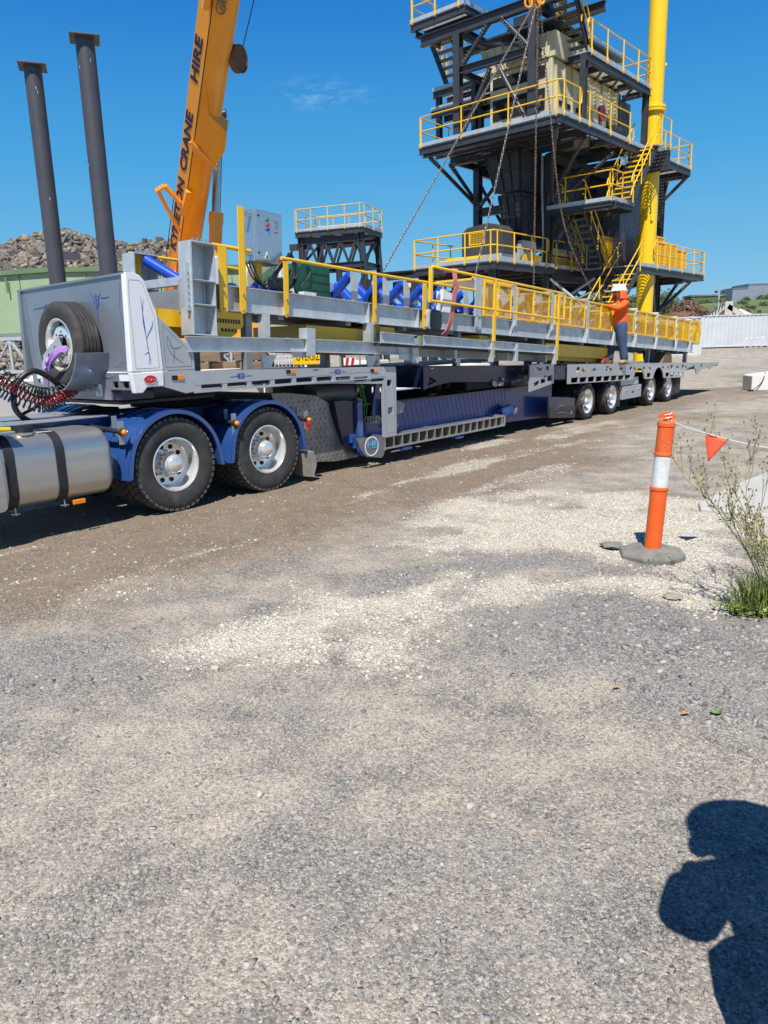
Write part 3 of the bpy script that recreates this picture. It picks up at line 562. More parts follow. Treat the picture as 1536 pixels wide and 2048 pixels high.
# white/silver valance below the wing
MB().plate([(-.46, 1.54), (-.075, 1.54), (-.085, 1.385), (-.29, 1.385), (-.345, 1.33), (-.44, 1.33)], axis='y', a0=-.035, a1=.03).build('corner_valance', M_['white'], tr, bevel=.008)
MB().plate([(.02, 1.54), (2.16, 1.54), (2.14, 1.34), (1.5, 1.25), (.46, 1.25), (.46, 1.36), (.02, 1.36)], [rrect(1.9, 2.02, 1.40, 1.46, .02), rrect(.30, .41, 1.38, 1.45, .012), rrect(.10, .22, 1.38, 1.45, .012)], 'x', -.42, -.395).build('front_skirt', M_['plate'], tr, bevel=.005)
MB().box(-.43, -.42, .07, .25, 1.455, 1.52).box(-.43, -.42, 1.9, 2.02, 1.47, 1.52).build('front_clearance_light', M_['white'], tr)
MB().box(-.395, .0, .3, 2.1, 1.25, 1.36).box(0, 3.5, .45, 1.9, 1.30, 1.42).build('gooseneck_frame', M_['navy'], tr)
MB().box(-.3, .95, .45, 1.75, 1.19, 1.22).box(-.2, .8, .6, 1.6, 1.22, 1.30).build('skid_plate', M_['black'], tr)
# gooseneck side rail with slots
outl = [(-.07, 1.54), (.345, 1.54), (.345, 1.525), (3.05, 1.46), (3.93, 1.435), (3.95, 1.40), (3.93, .42), (3.63, .42), (3.63, 1.20), (2.6, 1.262), (1.45, 1.30), (.30, 1.30), (.20, 1.29), (-.085, 1.38)]
holes = [rrect(.41 + .37 * i, .41 + .37 * i + .30, (1.312, 1.312, 1.312, 1.312, 1.312, 1.302, 1.285, 1.265, 1.245)[i], (1.372, 1.372, 1.372, 1.372, 1.37, 1.362, 1.345, 1.325, 1.305)[i], .012, 2) for i in range(9)]
holes += [rrect(3.73, 3.84, 1.16, 1.25, .015), rrect(3.73, 3.85, .75, .85, .012), rect(2.2, 2.31, 1.447, 1.462)]
MB().plate(outl, holes, 'y', -.02, .02).build('gooseneck_side_rail', M_['silver'], tr, bevel=.005)
MB().box(.3, 3.9, .02, .06, 1.30, 1.315).box(.3, 3.64, -.035, -.02, 1.285, 1.30).build('rail_flange', M_['silver'], tr)
MB().plate([(.345, 2.27), (3.9, 2.2), (3.9, 2.24), (.345, 2.3)], axis='z', a0=1.22, a1=1.45).build('gooseneck_side_rail', M_['silver'], tr)
MB().box(.3, 3.9, .06, 2.25, 1.42, 1.435).build('gooseneck_deck', M_['black'], tr)
def lights(x, z, parent, w=.08, y=-.022):
    MB().box(x + .005, x + w, y - .012, y, z - .024, z + .024).build('clearance_light', M_['amber'], parent, bevel=.003)
    MB().box(x - w * .85, x, y - .008, y, z - .024, z + .024).build('light_base', M_['ink'], parent)
lights(.10, 1.465, tr); lights(1.79, 1.455, tr); lights(3.43, 1.395, tr)
def emblem(x, z, s, parent, y=-.022, axis='y', m='bluetext'):
    L_ = []
    for sg in (-1, 1):
        for k in range(3):
            w_ = s * (.35 + .3 * k); L_.append(bez((x, z - .25 * s), (x + sg * w_ * .9, z - .6 * s), (x + sg * w_, z + .6 * s), (x + sg * w_ * .35, z + .35 * s)))
        L_.append(bez((x + sg * .1 * s, z + .35 * s), (x + sg * .5 * s, z + .1 * s), (x + sg * .2 * s, z - .4 * s), (x + sg * .6 * s, z - .35 * s)))
        L_.append([(x + sg * .8 * s, z - .02 * s), (x + sg * 2.2 * s, z - .03 * s)])
    L_.append([(x, z + .65 * s), (x, z - .4 * s)])
    return stripe('scroll_emblem', L_, .011 * s / .07, M_[m], parent, y, axis)
emblem(.99, 1.44, .075, tr); emblem(2.67, 1.415, .075, tr)
# blue pinstripe outlines and flourishes
stripe('pinstripe', [[(-.40, 1.58), (-.12, 1.58), (-.125, 2.10), (-.23, 2.43), (-.27, 2.46), (-.385, 2.46), (-.40, 2.3), (-.40, 1.58)]], .0035, M_['navytext'], tr, -.031)
stripe('pinstripe', [[(-.03, 1.58), (.30, 1.58), (.31, 1.72), (-.03, 2.02), (-.03, 1.58)]], .0035, M_['navytext'], tr, -.021)
stripe('flourish', [bez((-.27, 2.30), (-.26, 2.1), (-.25, 1.9), (-.22, 1.62)), bez((-.24, 2.27), (-.29, 2.05), (-.25, 1.95), (-.24, 1.88)), bez((-.24, 1.88), (-.2, 1.98), (-.16, 1.98), (-.15, 2.06)), bez((-.25, 1.80), (-.22, 1.76), (-.24, 1.7), (-.21, 1.66)), bez((-.28, 1.72), (-.22, 1.78), (-.22, 1.7), (-.24, 1.62))], .010, M_['bluetext'], tr, -.032)
stripe('flourish', [bez((.02, 1.90), (-.03, 1.75), (.1, 1.66), (.20, 1.62)), bez((.05, 1.80), (.12, 1.74), (.15, 1.80), (.18, 1.79)), bez((.04, 1.82), (.12, 1.76), (.09, 1.68), (.06, 1.63)), bez((.02, 1.9), (.05, 1.86), (.05, 1.84), (.05, 1.8))], .0055, M_['navytext'], tr, -.022)
for pts in ([[(.40, 1.6), (.12, 1.6), (.10, 1.9), (.16, 2.2), (.10, 2.45)], [(.3, 1.62), (.07, 1.66), (.08, 2.1), (.06, 2.4)], [(2.2, 2.42), (2.12, 2.4), (2.06, 1.7)]],): stripe('pinstripe', pts, .004, M_['bluetext'], tr, -.402, 'x')
em = [bez((.58 + sg * .1, 2.36), (.58 + sg * .02, 2.33), (.58 + sg * .06, 2.26), (.58, 2.2), 8) for sg in (-1, 1)] + [bez((.58 + sg * .08, 2.35), (.58, 2.3), (.58 + sg * .08, 2.28), (.58 + sg * .02, 2.23), 8) for sg in (-1, 1)] + [[(.58, 2.36), (.58, 2.2), (.58, 2.05)], [(.5, 2.315), (.4, 2.31), (.33, 2.315)], [(.64, 2.33), (.67, 2.37)], [(.55, 2.34), (.61, 2.34)], [(.55, 2.3), (.6, 2.31)]]
stripe('flourish', em, .013, M_['bluetext'], tr, -.403, 'x')
stripe('flourish', [bez((1.7, 2.28), (1.6, 2.36), (1.55, 2.22), (1.42, 2.30)), [(1.95, 2.27), (1.7, 2.28), (1.5, 2.30)], bez((1.75, 2.3), (1.65, 2.22), (1.6, 2.34), (1.5, 2.25))], .012, M_['bluetext'], tr, -.403, 'x')
stripe('flourish', [bez((.75, 1.48), (.6, 1.52), (.5, 1.44), (.4, 1.5)), bez((.7, 1.51), (.6, 1.45), (.5, 1.52), (.42, 1.46)), bez((.68, 1.46), (.6, 1.5), (.5, 1.44), (.3, 1.52))], .008, M_['bluetext'], tr, -.422, 'x')
stripe('pinstripe', [[(.3, 1.405), (.34, 1.365), (3.2, 1.215 + .17), (3.55, 1.36), (3.62, 1.30)], [(3.68, 1.33), (3.67, .5), (3.70, .47), (3.87, .47), (3.89, .5), (3.89, 1.33)]], .003, M_['bluetext'], tr, -.021)
# oval badge
MB().plate([(-.33, 1.475), (-.29, 1.50), (-.25, 1.508), (-.21, 1.50), (-.17, 1.475), (-.185, 1.44), (-.25, 1.42), (-.315, 1.44)], axis='y', a0=-.046, a1=-.035).build('maker_badge', M_['red'], tr, bevel=.002)
stripe('badge_rim', [[(-.335, 1.475), (-.29, 1.505), (-.25, 1.513), (-.21, 1.505), (-.165, 1.475), (-.18, 1.437), (-.25, 1.415), (-.32, 1.437), (-.335, 1.475)], [(-.29, 1.46), (-.27, 1.475), (-.25, 1.455), (-.23, 1.475), (-.21, 1.455), (-.19, 1.47)]], .004, M_['white'], tr, -.047)
MB().box(-.43, -.422, .62, .74, 1.29, 1.42).build('placard', M_['white'], tr); MB().box(-.432, -.43, .645, .715, 1.30, 1.37).build('placard_print', mat('blue_print', (.05, .2, .55), (.6, .65, .7), 14, .4), tr)
# spare wheel cradle
cr = [(.97 + .51 * math.cos(a), 1.84 + .51 * math.sin(a)) for a in [R(-165 + 150 * i / 16) for i in range(5, 17)]]; cr = cr + [(.395, 1.72)] if False else [(.97 - .52 * math.cos(R(q)), 1.84 - .47 * math.sin(R(q))) for q in (12, 25, 40, 55, 70, 85, 100, 112)]
# cradle hugging the lower near side of the spare
cra = [(.97 - .53 * math.cos(R(q)), 1.84 - .49 * math.sin(R(q))) for q in (10, 22, 36, 50, 64, 78, 92, 106)]; crb = [(.97 - .545 * math.cos(R(q)), 1.84 - .505 * math.sin(R(q))) for q in (10, 22, 36, 50, 64, 78, 92, 106)]
MB().plate(cra + crb[::-1], axis='x', a0=-.78, a1=-.40).build('spare_wheel_cradle', M_['plate'], tr, 30)
# rear of gooseneck: chequer plate bulkhead, air tank, navy frame, valve gear
prof = [(1.72, 1.18), (2.0, 1.17), (2.55, 1.10), (2.80, .98), (2.90, .66), (3.02, .40), (3.16, .27), (3.40, .17)]
vs = [(p[0], .24, p[1]) for p in prof] + [(p[0], 2.1, p[1]) for p in prof] + [(p[0] + .04, 2.1, p[1]) for p in prof] + [(p[0] + .04, .24, p[1]) for p in prof]; m = len(prof)
chq = mat('chequer_plate', (.30, .29, .28), (.21, .205, .20), 4, .35, .5, 0, dirt=.2); 
low = [(1.75, 1.17), (1.82, .80), (2.0, .45), (2.25, .22), (2.9, .14), (3.4, .14)]
MB().plate(prof + low[::-1], axis='y', a0=.30, a1=2.1).build('curved_bulkhead', chq, tr)
b = MB()
for i in range(15):
    for k in range(16):
        t = i / 14; x = 1.80 + .10 * k + .03 * (i % 2); z = 1.10 - .065 * i
        inside = False; pl = prof + low[::-1]
        for q in range(len(pl)):
            a, c = pl[q], pl[(q + 1) % len(pl)]
            if (a[1] > z) != (c[1] > z) and x < (c[0] - a[0]) * (z - a[1]) / (c[1] - a[1]) + a[0]: inside = not inside
        if inside: b.bar((x - .02, .298, z - .016), (x + .02, .298, z + .016), .012, .006) if i % 2 else b.bar((x - .02, .298, z + .016), (x + .02, .298, z - .016), .012, .006)
tag(b.build('chequer_ridges', chq, tr), kind='stuff')
MB().tube((2.62, .48, 1.10), (3.42, .48, 1.085), .145, 24).build('air_tank', mat('grey_tank_paint', (.10, .105, .11), None, 3, .35, dirt=.2), tr, 40)
MB().lathe([(.146, 3.42), (.14, 3.47), (.10, 3.51), (.05, 3.525), (0, 3.53)], (0, .48, 1.086), 'x', 24).build('tank_end', M_['stainless'], tr, 40)
MB().tube((3.50, .36, 1.0), (3.50, .36, .92), .02, 8).bar((3.47, .34, .98), (3.56, .34, .96), .03).build('drain_valve', M_['ratchet'], tr)
MB().plate([(2.84, 1.0), (3.05, 1.0), (3.26, .97), (3.42, .97), (3.42, .38), (3.46, .27), (3.40, .18), (3.16, .25), (3.02, .38), (2.92, .62)], axis='y', a0=.22, a1=.30).build('goose_frame_plate', M_['navy'], tr, bevel=.006)
MB().plate(rrect(3.27, 3.38, .32, .96, .03), axis='y', a0=.17, a1=.22).build('goose_rib', M_['blue'], tr, bevel=.005)
MB().tube((3.36, .16, .27), (3.36, .34, .27), .10, 20).build('pivot_boss', M_['blue'], tr, 40)
MB().box(3.12, 3.22, .16, .22, .38, .50).box(3.16, 3.20, .14, .22, .30, .38).build('latch_block', M_['blue'], tr, bevel=.006)
stripe('pinstripe', [rrect(3.285, 3.365, .36, .92, .03) + [(3.365, .89)], bez((3.32, .62), (3.29, .5), (3.35, .45), (3.31, .4)), bez((3.33, .62), (3.36, .5), (3.30, .45), (3.34, .4))], .003, M_['silver'], tr, .168)
MB().box(3.42, 3.95, .30, .36, .30, .62).plate([(3.72, .62), (3.95, .62), (3.95, 1.2), (3.86, 1.2)], axis='y', a0=.3, a1=.34).build('goose_side_box', M_['blue'], tr, bevel=.006)
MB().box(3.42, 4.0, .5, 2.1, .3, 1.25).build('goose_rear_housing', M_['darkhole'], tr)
b = MB()
for i, (x, z0, z1) in enumerate(((3.46, .62, 1.1), (3.50, .60, .98), (3.55, .66, 1.24), (3.61, .62, 1.2), (3.66, .6, 1.1))): b.path([(x, .36, z0), (x + .02, .34, (z0 + z1) / 2), (x - .01, .37, z1)], .012, 6)
b.box(3.40, 3.86, .34, .38, .88, .905).bar((3.52, .33, 1.18), (3.6, .33, 1.14), .05).build('hydraulic_pipe', M_['greenhose'], tr, 40)
b = MB()
for i in range(5): b.lathe([(.05 + .01 * math.cos(a), .01 * math.sin(a)) for a in [2 * PI * q / 6 for q in range(7)]], (3.72 + .05 * (i - 2), .3 - .01 * i, .66), 'y', 10, False)
b.build('chain_bundle', M_['ratchet'], tr)
MB().plate([(3.02, .47), (3.66, .43), (3.64, .16), (3.58, .12), (3.24, .18), (3.12, .30)], axis='y', a0=.0, a1=.015).build('mud_flap', mat('grey_rubber_flap', (.17, .175, .18), (.13, .13, .13), 6, .7, dirt=.35), tr)
MB().plate([(3.36 + .155 * math.cos(R(a)), .32 + .145 * math.sin(R(a))) for a in range(0, 360, 15)], [[(3.36 + .135 * math.cos(R(a)), .32 + .125 * math.sin(R(a))) for a in range(0, 360, 15)]], 'y', -.003, .0).build('flap_ring', M_['white'], tr)
lt = mat('light_blue_print', (.10, .42, .72), None, 5, .5)
text_mesh('HE', .165, lt, 'flap_lettering', tr, Matrix.Translation((3.38, -.002, .335)) @ Matrix.Rotation(PI / 2, 4, 'X') @ Matrix.Shear('XZ', 4, (.2, 0)), .003, xs=1.25)
# well: navy main beams, ladder outrigger
for y0, y1 in ((.34, .42), (2.0, 2.08)): MB().plate([(3.95, .30), (7.8, .22), (9.75, .16), (9.75, .84), (7.7, .86), (4.4, .86), (3.95, .90)], axis='y', a0=y0, a1=y1).build('main_beam', mat('main_beam_navy', (.013, .044, .21), (.011, .036, .165), 3, .3, .1, 0, dirt=.12, coat=.5) if y0 < 1 else M_['navy'], tr, bevel=.006)
MB().box(3.95, 9.7, .30, .46, .855, .885).box(3.95, 9.7, 1.96, 2.12, .855, .885).build('beam_flange', M_['navy'], tr)
b = MB()
for i in range(26): b.bar((4.5 + .13 * i, .337, .84), (4.62 + .13 * i, .337, .42), .005, .004)
tag(b.build('beam_ribs', M_['blue'], tr), kind='stuff')
b = MB(); 
for i in range(6): b.box(4.3 + .9 * i, 4.4 + .9 * i, .42, 2.0, .25, .45)
b.build('cross_member', M_['navy'], tr)
MB().box(3.68, 7.25, .02, .06, .40, .43).box(3.68, 7.25, .02, .06, .225, .255).box(3.66, 3.70, .01, .34, .21, .44).box(7.2, 7.25, .02, .34, .22, .43).build('outrigger_rail', M_['alu'], tr, bevel=.004)
for i in range(16): MB().box(3.9 + .215 * i, 3.93 + .215 * i, .025, .33, .255, .40).build('rung', M_['alu'], tr)
MB().box(3.72, 7.2, .05, .33, .40, .41).build('outrigger_plank', M_['alu'], tr)
MB().box(4.12, 4.34, -.0, .3, .165, .20).box(5.6, 5.8, .0, .3, .17, .2).build('foot_pad', M_['blue'], tr)
MB().plate([(3.96, .66), (4.35, .72), (4.42, .84), (4.30, .90), (3.96, .95)], axis='y', a0=.18, a1=.26).build('hinge_cheek', M_['galv_d'], tr, bevel=.008); MB().box(4.0, 4.25, .2, .3, .50, .56).build('hinge_stop', M_['galv_d'], tr)
b = MB()
for i in range(6):
    for k in range(3): b.lathe([(.10 - .02 * k + .012 * math.cos(a), .012 * math.sin(a)) for a in [2 * PI * q / 6 for q in range(7)]], (7.45 + .055 * i, .22 + .01 * k, .42 + .01 * i), 'x', 14, False)
b.build('hose_coil', M_['blue'], tr, 60); MB().tube((7.78, .2, .45), (7.86, .2, .46), .09, 14).build('reel_end', M_['galv_d'], tr, 40)
# dark bolster frame above the well
MB().plate([(5.05, 1.01), (5.22, 1.05), (5.8, 1.1), (8.9, .95), (8.9, 1.27), (5.05, 1.40)], [[(5.17, 1.08), (5.42, 1.14), (5.22, 1.22)]], 'y', .28, .34).build('bolster_side', M_['navy'], tr, bevel=.005)
MB().plate([(5.05, 1.03), (5.8, 1.1), (8.9, .95), (8.9, 1.27), (5.05, 1.40)], axis='y', a0=2.02, a1=2.08).box(5.05, 5.13, .34, 2.02, 1.05, 1.38).box(6.5, 6.6, .34, 2.02, 1.0, 1.3).box(8.0, 8.9, .34, 2.02, .9, 1.2).build('bolster_frame', M_['navy'], tr)
MB().plate([(5.05, .3), (8.9, .3), (8.9, 2.06), (5.05, 2.06)], axis='z', a0=1.40, a1=1.415).build('bolster_deck', M_['black'], tr); tr.children[-1].rotation_euler = (0, .034, 0); tr.children[-1].location = (0.02, 0, .17)
MB().tube((5.75, .5, .98), (5.75, .5, 1.3), .07, 12).tube((6.05, .5, .98), (6.05, .5, 1.3), .05, 12).box(6.4, 7.9, .32, .9, .92, 1.2).build('ram_housing', M_['darkhole'], tr, 40)
b = MB()
for i in range(9): b.ico((7.45 + random.uniform(-.25, .25), .26, 1.0 + random.uniform(-.04, .07)), .05)
b.build('loose_chain', M_['ratchet'], tr)
MB().box(5.25, 5.33, .27, .28, 1.345, 1.36).build('reflector', M_['white'], tr)
# rear bogie and deck
zd = lambda x: 1.25 - .0295 * (x - 9.8)
def deckpoly(x0, x1, up, dn): return [(x0, zd(x0) - dn), (x1, zd(x1) - dn), (x1, zd(x1) - up), (x0, zd(x0) - up)]
MB().plate([(8.13, .79), (9.14, .90), (9.14, 1.285), (8.13, 1.305)], [rrect(8.36, 8.47, 1.20, 1.245, .01), rrect(8.78, 8.92, 1.17, 1.25, .03), rrect(8.70, 8.80, 1.0, 1.08, .03), [(8.30, .88), (8.52, .905), (8.52, 1.0), (8.30, .95)], [(8.58, .91), (8.80, .935), (8.80, 1.04), (8.58, 1.01)], [(8.86, .94), (9.08, .965), (9.08, 1.07), (8.86, 1.05)]], 'y', .0, .03).build('front_outrigger_panel', M_['silver'], tr, bevel=.004)
lights(8.56, 1.20, tr, .07, .0)
arch = lambda c, r: [(c + r * math.cos(R(a)), zd(c) - .565 + r * 1.0 * math.sin(R(a)) + .02) for a in range(168, 11, -12)]
ol = [(9.8, 1.25), (17.35, zd(17.35)), (20.92, .905), (20.85, .885), (20.2, .79), (19.85, .75)]
ol += [(19.72, .79), (19.55, .82), (19.40, .80), (19.32, .77), (18.90, .76), (18.75, .64), (18.55, .64), (18.42, .80), (18.2, .87), (17.9, .87), (17.36, .80), (17.36, .61)]
ol += [(15.68, .675)] + arch(15.25, .43)[::-1][1:-1] + [(14.83, .70), (14.26, .72)] + arch(13.85, .42)[::-1][1:-1] + [(13.42, .74), (9.8, .845)]
hs_ = []
for i in range(8): x = 9.95 + .425 * i; hs_.append(rect(x, x + .345, zd(x + .17) - .385, zd(x + .17) - .275))
for x in (14.40,): hs_.append(rect(x, x + .27, zd(x) - .365, zd(x) - .255))
for i in range(4): x = 15.80 + .40 * i; hs_.append(rect(x, x + .31, zd(x + .15) - .375, zd(x + .15) - .265))
for x in (10.2, 11.75, 13.2, 16.2, 17.15, 18.9): hs_.append(rrect(x, x + .17, zd(x) - .17, zd(x) - .06, .04))
MB().plate(ol, hs_, 'y', .0, .03).build('rear_side_rail', M_['silver'], tr, bevel=.004)
for x in (10.55, 12.05, 13.55, 14.6, 16.0, 17.5): lights(x, zd(x) - .12, tr, .085, .0)
for x in (11.1, 12.65, 14.15, 15.55, 16.75, 18.2): emblem(x, zd(x) - .12, .07, tr, -.002, m='navytext')
MB().plate([(9.8, 2.2), (20.9, 2.2), (20.9, 2.24), (9.8, 2.24)], axis='z', a0=.9, a1=1.0).build('rear_side_rail', M_['silver'], tr)
MB().plate(deckpoly(8.1, 20.85, .02, .06), axis='y', a0=.04, a1=2.25).build('rear_deck', M_['black'], tr)
for y in (.72, 1.48): MB().plate([(8.9, .95), (17.3, .72), (17.3, .55), (9.4, .62), (8.9, .5)], axis='y', a0=y, a1=y + .08).build('bogie_beam', M_['navy'], tr)
MB().plate(deckpoly(9.05, 9.9, .06, .30), axis='y', a0=.05, a1=.10).box(9.3, 9.6, .04, .05, 1.12, 1.15).build('bogie_front_panel', M_['navy'], tr)
tw = wheel_parts(tr, .40, .262, .25, .17, False, False, 8, center=(10.95, .40))
for i, cx in enumerate((10.95, 12.32, 14.90, 16.25)):
    if i: dup_wheel(tw, tr, (cx, .40), .17)
    dup_wheel(tw, tr, (cx, .40), .46); dup_wheel(tw, tr, (cx, .40), 1.80, True); dup_wheel(tw, tr, (cx, .40), 2.09, True)
    MB().tube((cx, .5, .4), (cx, 1.75, .4), .065, 10).box(cx - .1, cx + .1, .7, .85, .4, .7).box(cx - .1, cx + .1, 1.4, 1.55, .4, .7).build('axle', M_['black'], tr)
    MB().plate(arc((cx, .40), .47, 25, 155, 10) + arc((cx, .40), .455, 155, 25, 10), axis='y', a0=.12, a1=.62).build('wheel_guard', M_['black'], tr, 40)
    b = MB().bar((cx - .40, .03, .44), (cx - .22, .03, .55), .05, .02).bar((cx - .42, .02, .40), (cx - .28, .02, .44), .03, .02).bar((cx - .3, .025, .36), (cx - .27, .025, .62), .05, .02).build('tie_down_ratchet', M_['ratchet'], tr)
MB().plate([(9.06, .20), (10.27, .09), (10.30, .52), (9.98, .56), (9.02, .64)], axis='y', a0=.05, a1=.1).build('front_mud_guard', M_['navy'], tr, bevel=.02)
MB().plate([(9.10, .20), (10.26, .10), (10.28, .34), (9.1, .42)], axis='y', a0=.035, a1=.048).build('mud_flap', M_['rubber'], tr)
stripe('flap_print', [bez((9.35, .34), (9.4, .46), (9.75, .42), (9.8, .30)), bez((9.38, .26), (9.5, .30), (9.7, .26), (9.85, .24)), [(9.86, .22), (10.05, .20), (10.1, .26), (9.98, .32)]], .018, M_['galv_d'], tr, .033)
for x in (12.75, 16.75): MB().box(x, x + .03, .05, .6, .14, .70).build('mud_flap', M_['rubber'], tr)
MB().box(16.95, 17.3, .06, .5, .16, .66).build('rear_under_guard', M_['rubber'], tr, bevel=.03)
MB().box(12.93, 14.16, .04, .5, .285, .60).box(12.95, 14.1, .10, .5, .61, .80).build('tool_box', M_['silver'], tr, bevel=.012)
b = MB()
for x in (13.15, 13.98): b.tube((x, .035, .47), (x, .04, .47), .055, 14)
b.build('lock_ring', M_['chrome'], tr); b = MB()
for x in (13.15, 13.98): b.tube((x, .03, .47), (x, .035, .47), .028, 10)
b.build('lock', M_['ink'], tr); emblem(13.58, .44, .06, tr, .038, m='ink')
"""ramp at the very rear"""
MB().plate([(17.4, .05), (20.85, .05), (20.85, 2.2), (17.4, 2.2)], axis='z', a0=.80, a1=.84).build('rear_ramp', M_['black'], tr); tr.children[-1].hide_render = False
# ---- spare wheel strapped to the headboard
sp = thing('spare_wheel', 'black spare tyre with polished rim strapped upright against the grey headboard', 'spare wheel', tuple(TA + TD * -.55 + TN * .97) + (1.845,), TH - PI / 2)
b = tyre_mesh(.455, .272, .27); b.build('tyre', M_['rubber'], sp, 35)
pr = [(.275, -.11), (.28, -.118), (.268, -.122), (.25, -.10), (.244, -.02), (.236, .03), (.215, -.03), (.20, -.075), (.16, -.082), (.115, -.083), (.112, -.04), (.1, .05), (0, .05)]
MB().lathe(pr, axis='y', n=40, caps=False).build('rim', M_['chrome'], sp, 30)
hl = MB(); nu = MB()
for i in range(8):
    a = 2 * PI * i / 8 + .3; c = Vector((.215 * math.cos(a), -.04, .215 * math.sin(a))); o_ = Vector((math.cos(a), -1.3, math.sin(a))).normalized(); hl.tube(c - o_ * .02, c + o_ * .012, .022, 10)
    a += PI / 8; c = Vector((.14 * math.cos(a), -.083, .14 * math.sin(a))); nu.tube(c + Vector((0, -.004, 0)), c, .011, 8)
hl.build('hand_hole', M_['darkhole'], sp); nu.build('stud_hole', M_['darkhole'], sp, stuff=True); MB().lathe([(.10, -.02), (0, -.02)], axis='y', n=20).build('centre_bore', M_['darkhole'], sp)
br = thing('clamp_bracket', 'galvanised channel bracket bolted across the spare wheel rim', 'bracket', tuple(TA + TD * -.70 + TN * 1.02) + (1.80,), TH - PI / 2)
b = MB().plate(rrect(-.25, .17, -.06, .06, .006), [[(-.15, 0), (-.12, .02), (-.1, 0), (-.12, -.02)], [(.02, 0), (.05, .02), (.07, 0), (.05, -.02)]], 'y', -.012, .0)
b.box(-.25, .17, .0, .05, .05, .06).box(-.25, .17, .0, .05, -.06, -.05).build('channel', M_['silver'], br, rot=(0, R(-28), 0), bevel=.003)
st = thing('ratchet_strap', 'purple ratchet strap tied through the spare wheel rim', 'strap', tuple(TA + TD * -.72 + TN * 1.0) + (1.80,), TH - PI / 2)
def ribbon(pts, w, t=.004, wd=(0, 0, 1)):
    b = MB(); P = [Vector(p) for p in pts]; W = Vector(wd)
    vs = []
    for i, p in enumerate(P):
        d = (P[min(i + 1, len(P) - 1)] - P[max(i - 1, 0)]).normalized(); s_ = (W - d * W.dot(d)).normalized() * (w / 2); n_ = d.cross(s_).normalized() * t
        vs += [p - s_ - n_, p + s_ - n_, p + s_ + n_, p - s_ + n_]
    fs = [(4 * i + k, 4 * i + (k + 1) % 4, 4 * i + 4 + (k + 1) % 4, 4 * i + 4 + k) for i in range(len(P) - 1) for k in range(4)] + [(0, 1, 2, 3), tuple(4 * (len(P) - 1) + k for k in (3, 2, 1, 0))]
    return b.add(vs, fs)
ribbon([(.24, .03, .0), (.19, -.03, -.005), (.10, -.06, -.06), (.02, -.07, -.12), (-.05, -.06, -.20), (-.12, -.05, -.29), (-.17, -.03, -.37)], .075, .005, (1, 0, -.8)).build('webbing', M_['purple'], st, 40)
ribbon([(.02, -.08, -.11), (-.03, -.09, -.10), (-.07, -.09, -.15), (-.04, -.10, -.2)], .05, .004, (1, 0, -.6)).build('loose_tail', mat('pale_purple_webbing', (.45, .3, .6), None, 10, .7), st, 40)
# ---- air lines
al = on_rig('coiled_air_lines', 'black, red and blue coiled air lines with a thick black electrical loop behind the truck', 'hose')
def smooth_path(P, k=8):
    P = [Vector(p) for p in P]; o = []
    for i in range(len(P) - 1):
        a = P[max(i - 1, 0)]; b = P[i]; c = P[i + 1]; d = P[min(i + 2, len(P) - 1)]
        for j in range(k):
            t = j / k; o.append(.5 * ((2 * b) + (c - a) * t + (2 * a - 5 * b + 4 * c - d) * t * t + (3 * b - a - 3 * c + d) * t ** 3))
    return o + [P[-1]]
def coil(P, r, turns, wr, m, name):
    S = smooth_path(P, 40); n = turns * 12; out = []
    for i in range(n):
        t = i / (n - 1) * (len(S) - 1); k = int(t); f = t - k; p = S[k].lerp(S[min(k + 1, len(S) - 1)], f); d = (S[min(k + 2, len(S) - 1)] - S[max(k - 1, 0)]).normalized()
        x = d.cross(Vector((0, 1, 0))).normalized(); y = d.cross(x); a = 2 * PI * i / 12; out.append(p + x * (r * math.cos(a)) + y * (r * math.sin(a)))
    return MB().path(out, wr, 6).build(name, m, al, 60)
MB().path(smooth_path([(-.46, .9, 1.375), (-.70, .9, 1.385), (-.86, .86, 1.50), (-1.02, .86, 1.585), (-1.16, .88, 1.52), (-1.24, .9, 1.38), (-1.24, .92, 1.2), (-1.10, .95, 1.07), (-.9, 1.0, 1.04), (-.6, 1.0, 1.06), (-.3, 1.0, 1.12), (0, 1.05, 1.1)]), .030, 10).build('main_cable', M_['hose'], al, 60)
MB().path(smooth_path([(-.46, .95, 1.36), (-.75, .95, 1.34), (-1.0, 1.0, 1.2), (-1.18, .95, 1.12), (-1.0, .98, 1.0), (-.55, 1.0, 1.04), (-.2, 1.05, 1.12)]), .018, 8).build('thin_cable', M_['hose'], al, 60)
coil([(-2.0, .8, 1.66), (-1.5, .8, 1.55), (-1.28, .8, 1.42), (-1.05, .8, 1.28), (-.85, .82, 1.29), (-.66, .84, 1.36)], .048, 30, .0085, mat('red_air_line', (.30, .01, .012), None, 8, .35), 'red_coil')
coil([(-2.0, .9, 1.60), (-1.5, .9, 1.45), (-1.28, .88, 1.32), (-1.0, .86, 1.20), (-.78, .86, 1.25), (-.60, .86, 1.37)], .045, 30, .0085, mat('blue_air_line', (.015, .05, .10), None, 8, .35), 'blue_coil')
coil([(-2.0, .75, 1.74), (-1.5, .75, 1.62), (-1.2, .75, 1.43), (-.95, .8, 1.36), (-.6, .9, 1.40)], .05, 26, .0085, M_['hose'], 'black_coil')
b = MB()
for i in range(5): b.tube((-.47, .70 + .12 * i, 1.375), (-.42, .70 + .12 * i, 1.375), .033, 12)
b.path([(-.46, 1.3, 1.37), (-.47, 1.1, 1.38), (-.47, .78, 1.37)], .028, 8).build('coupling', M_['ratchet'], al, 40)
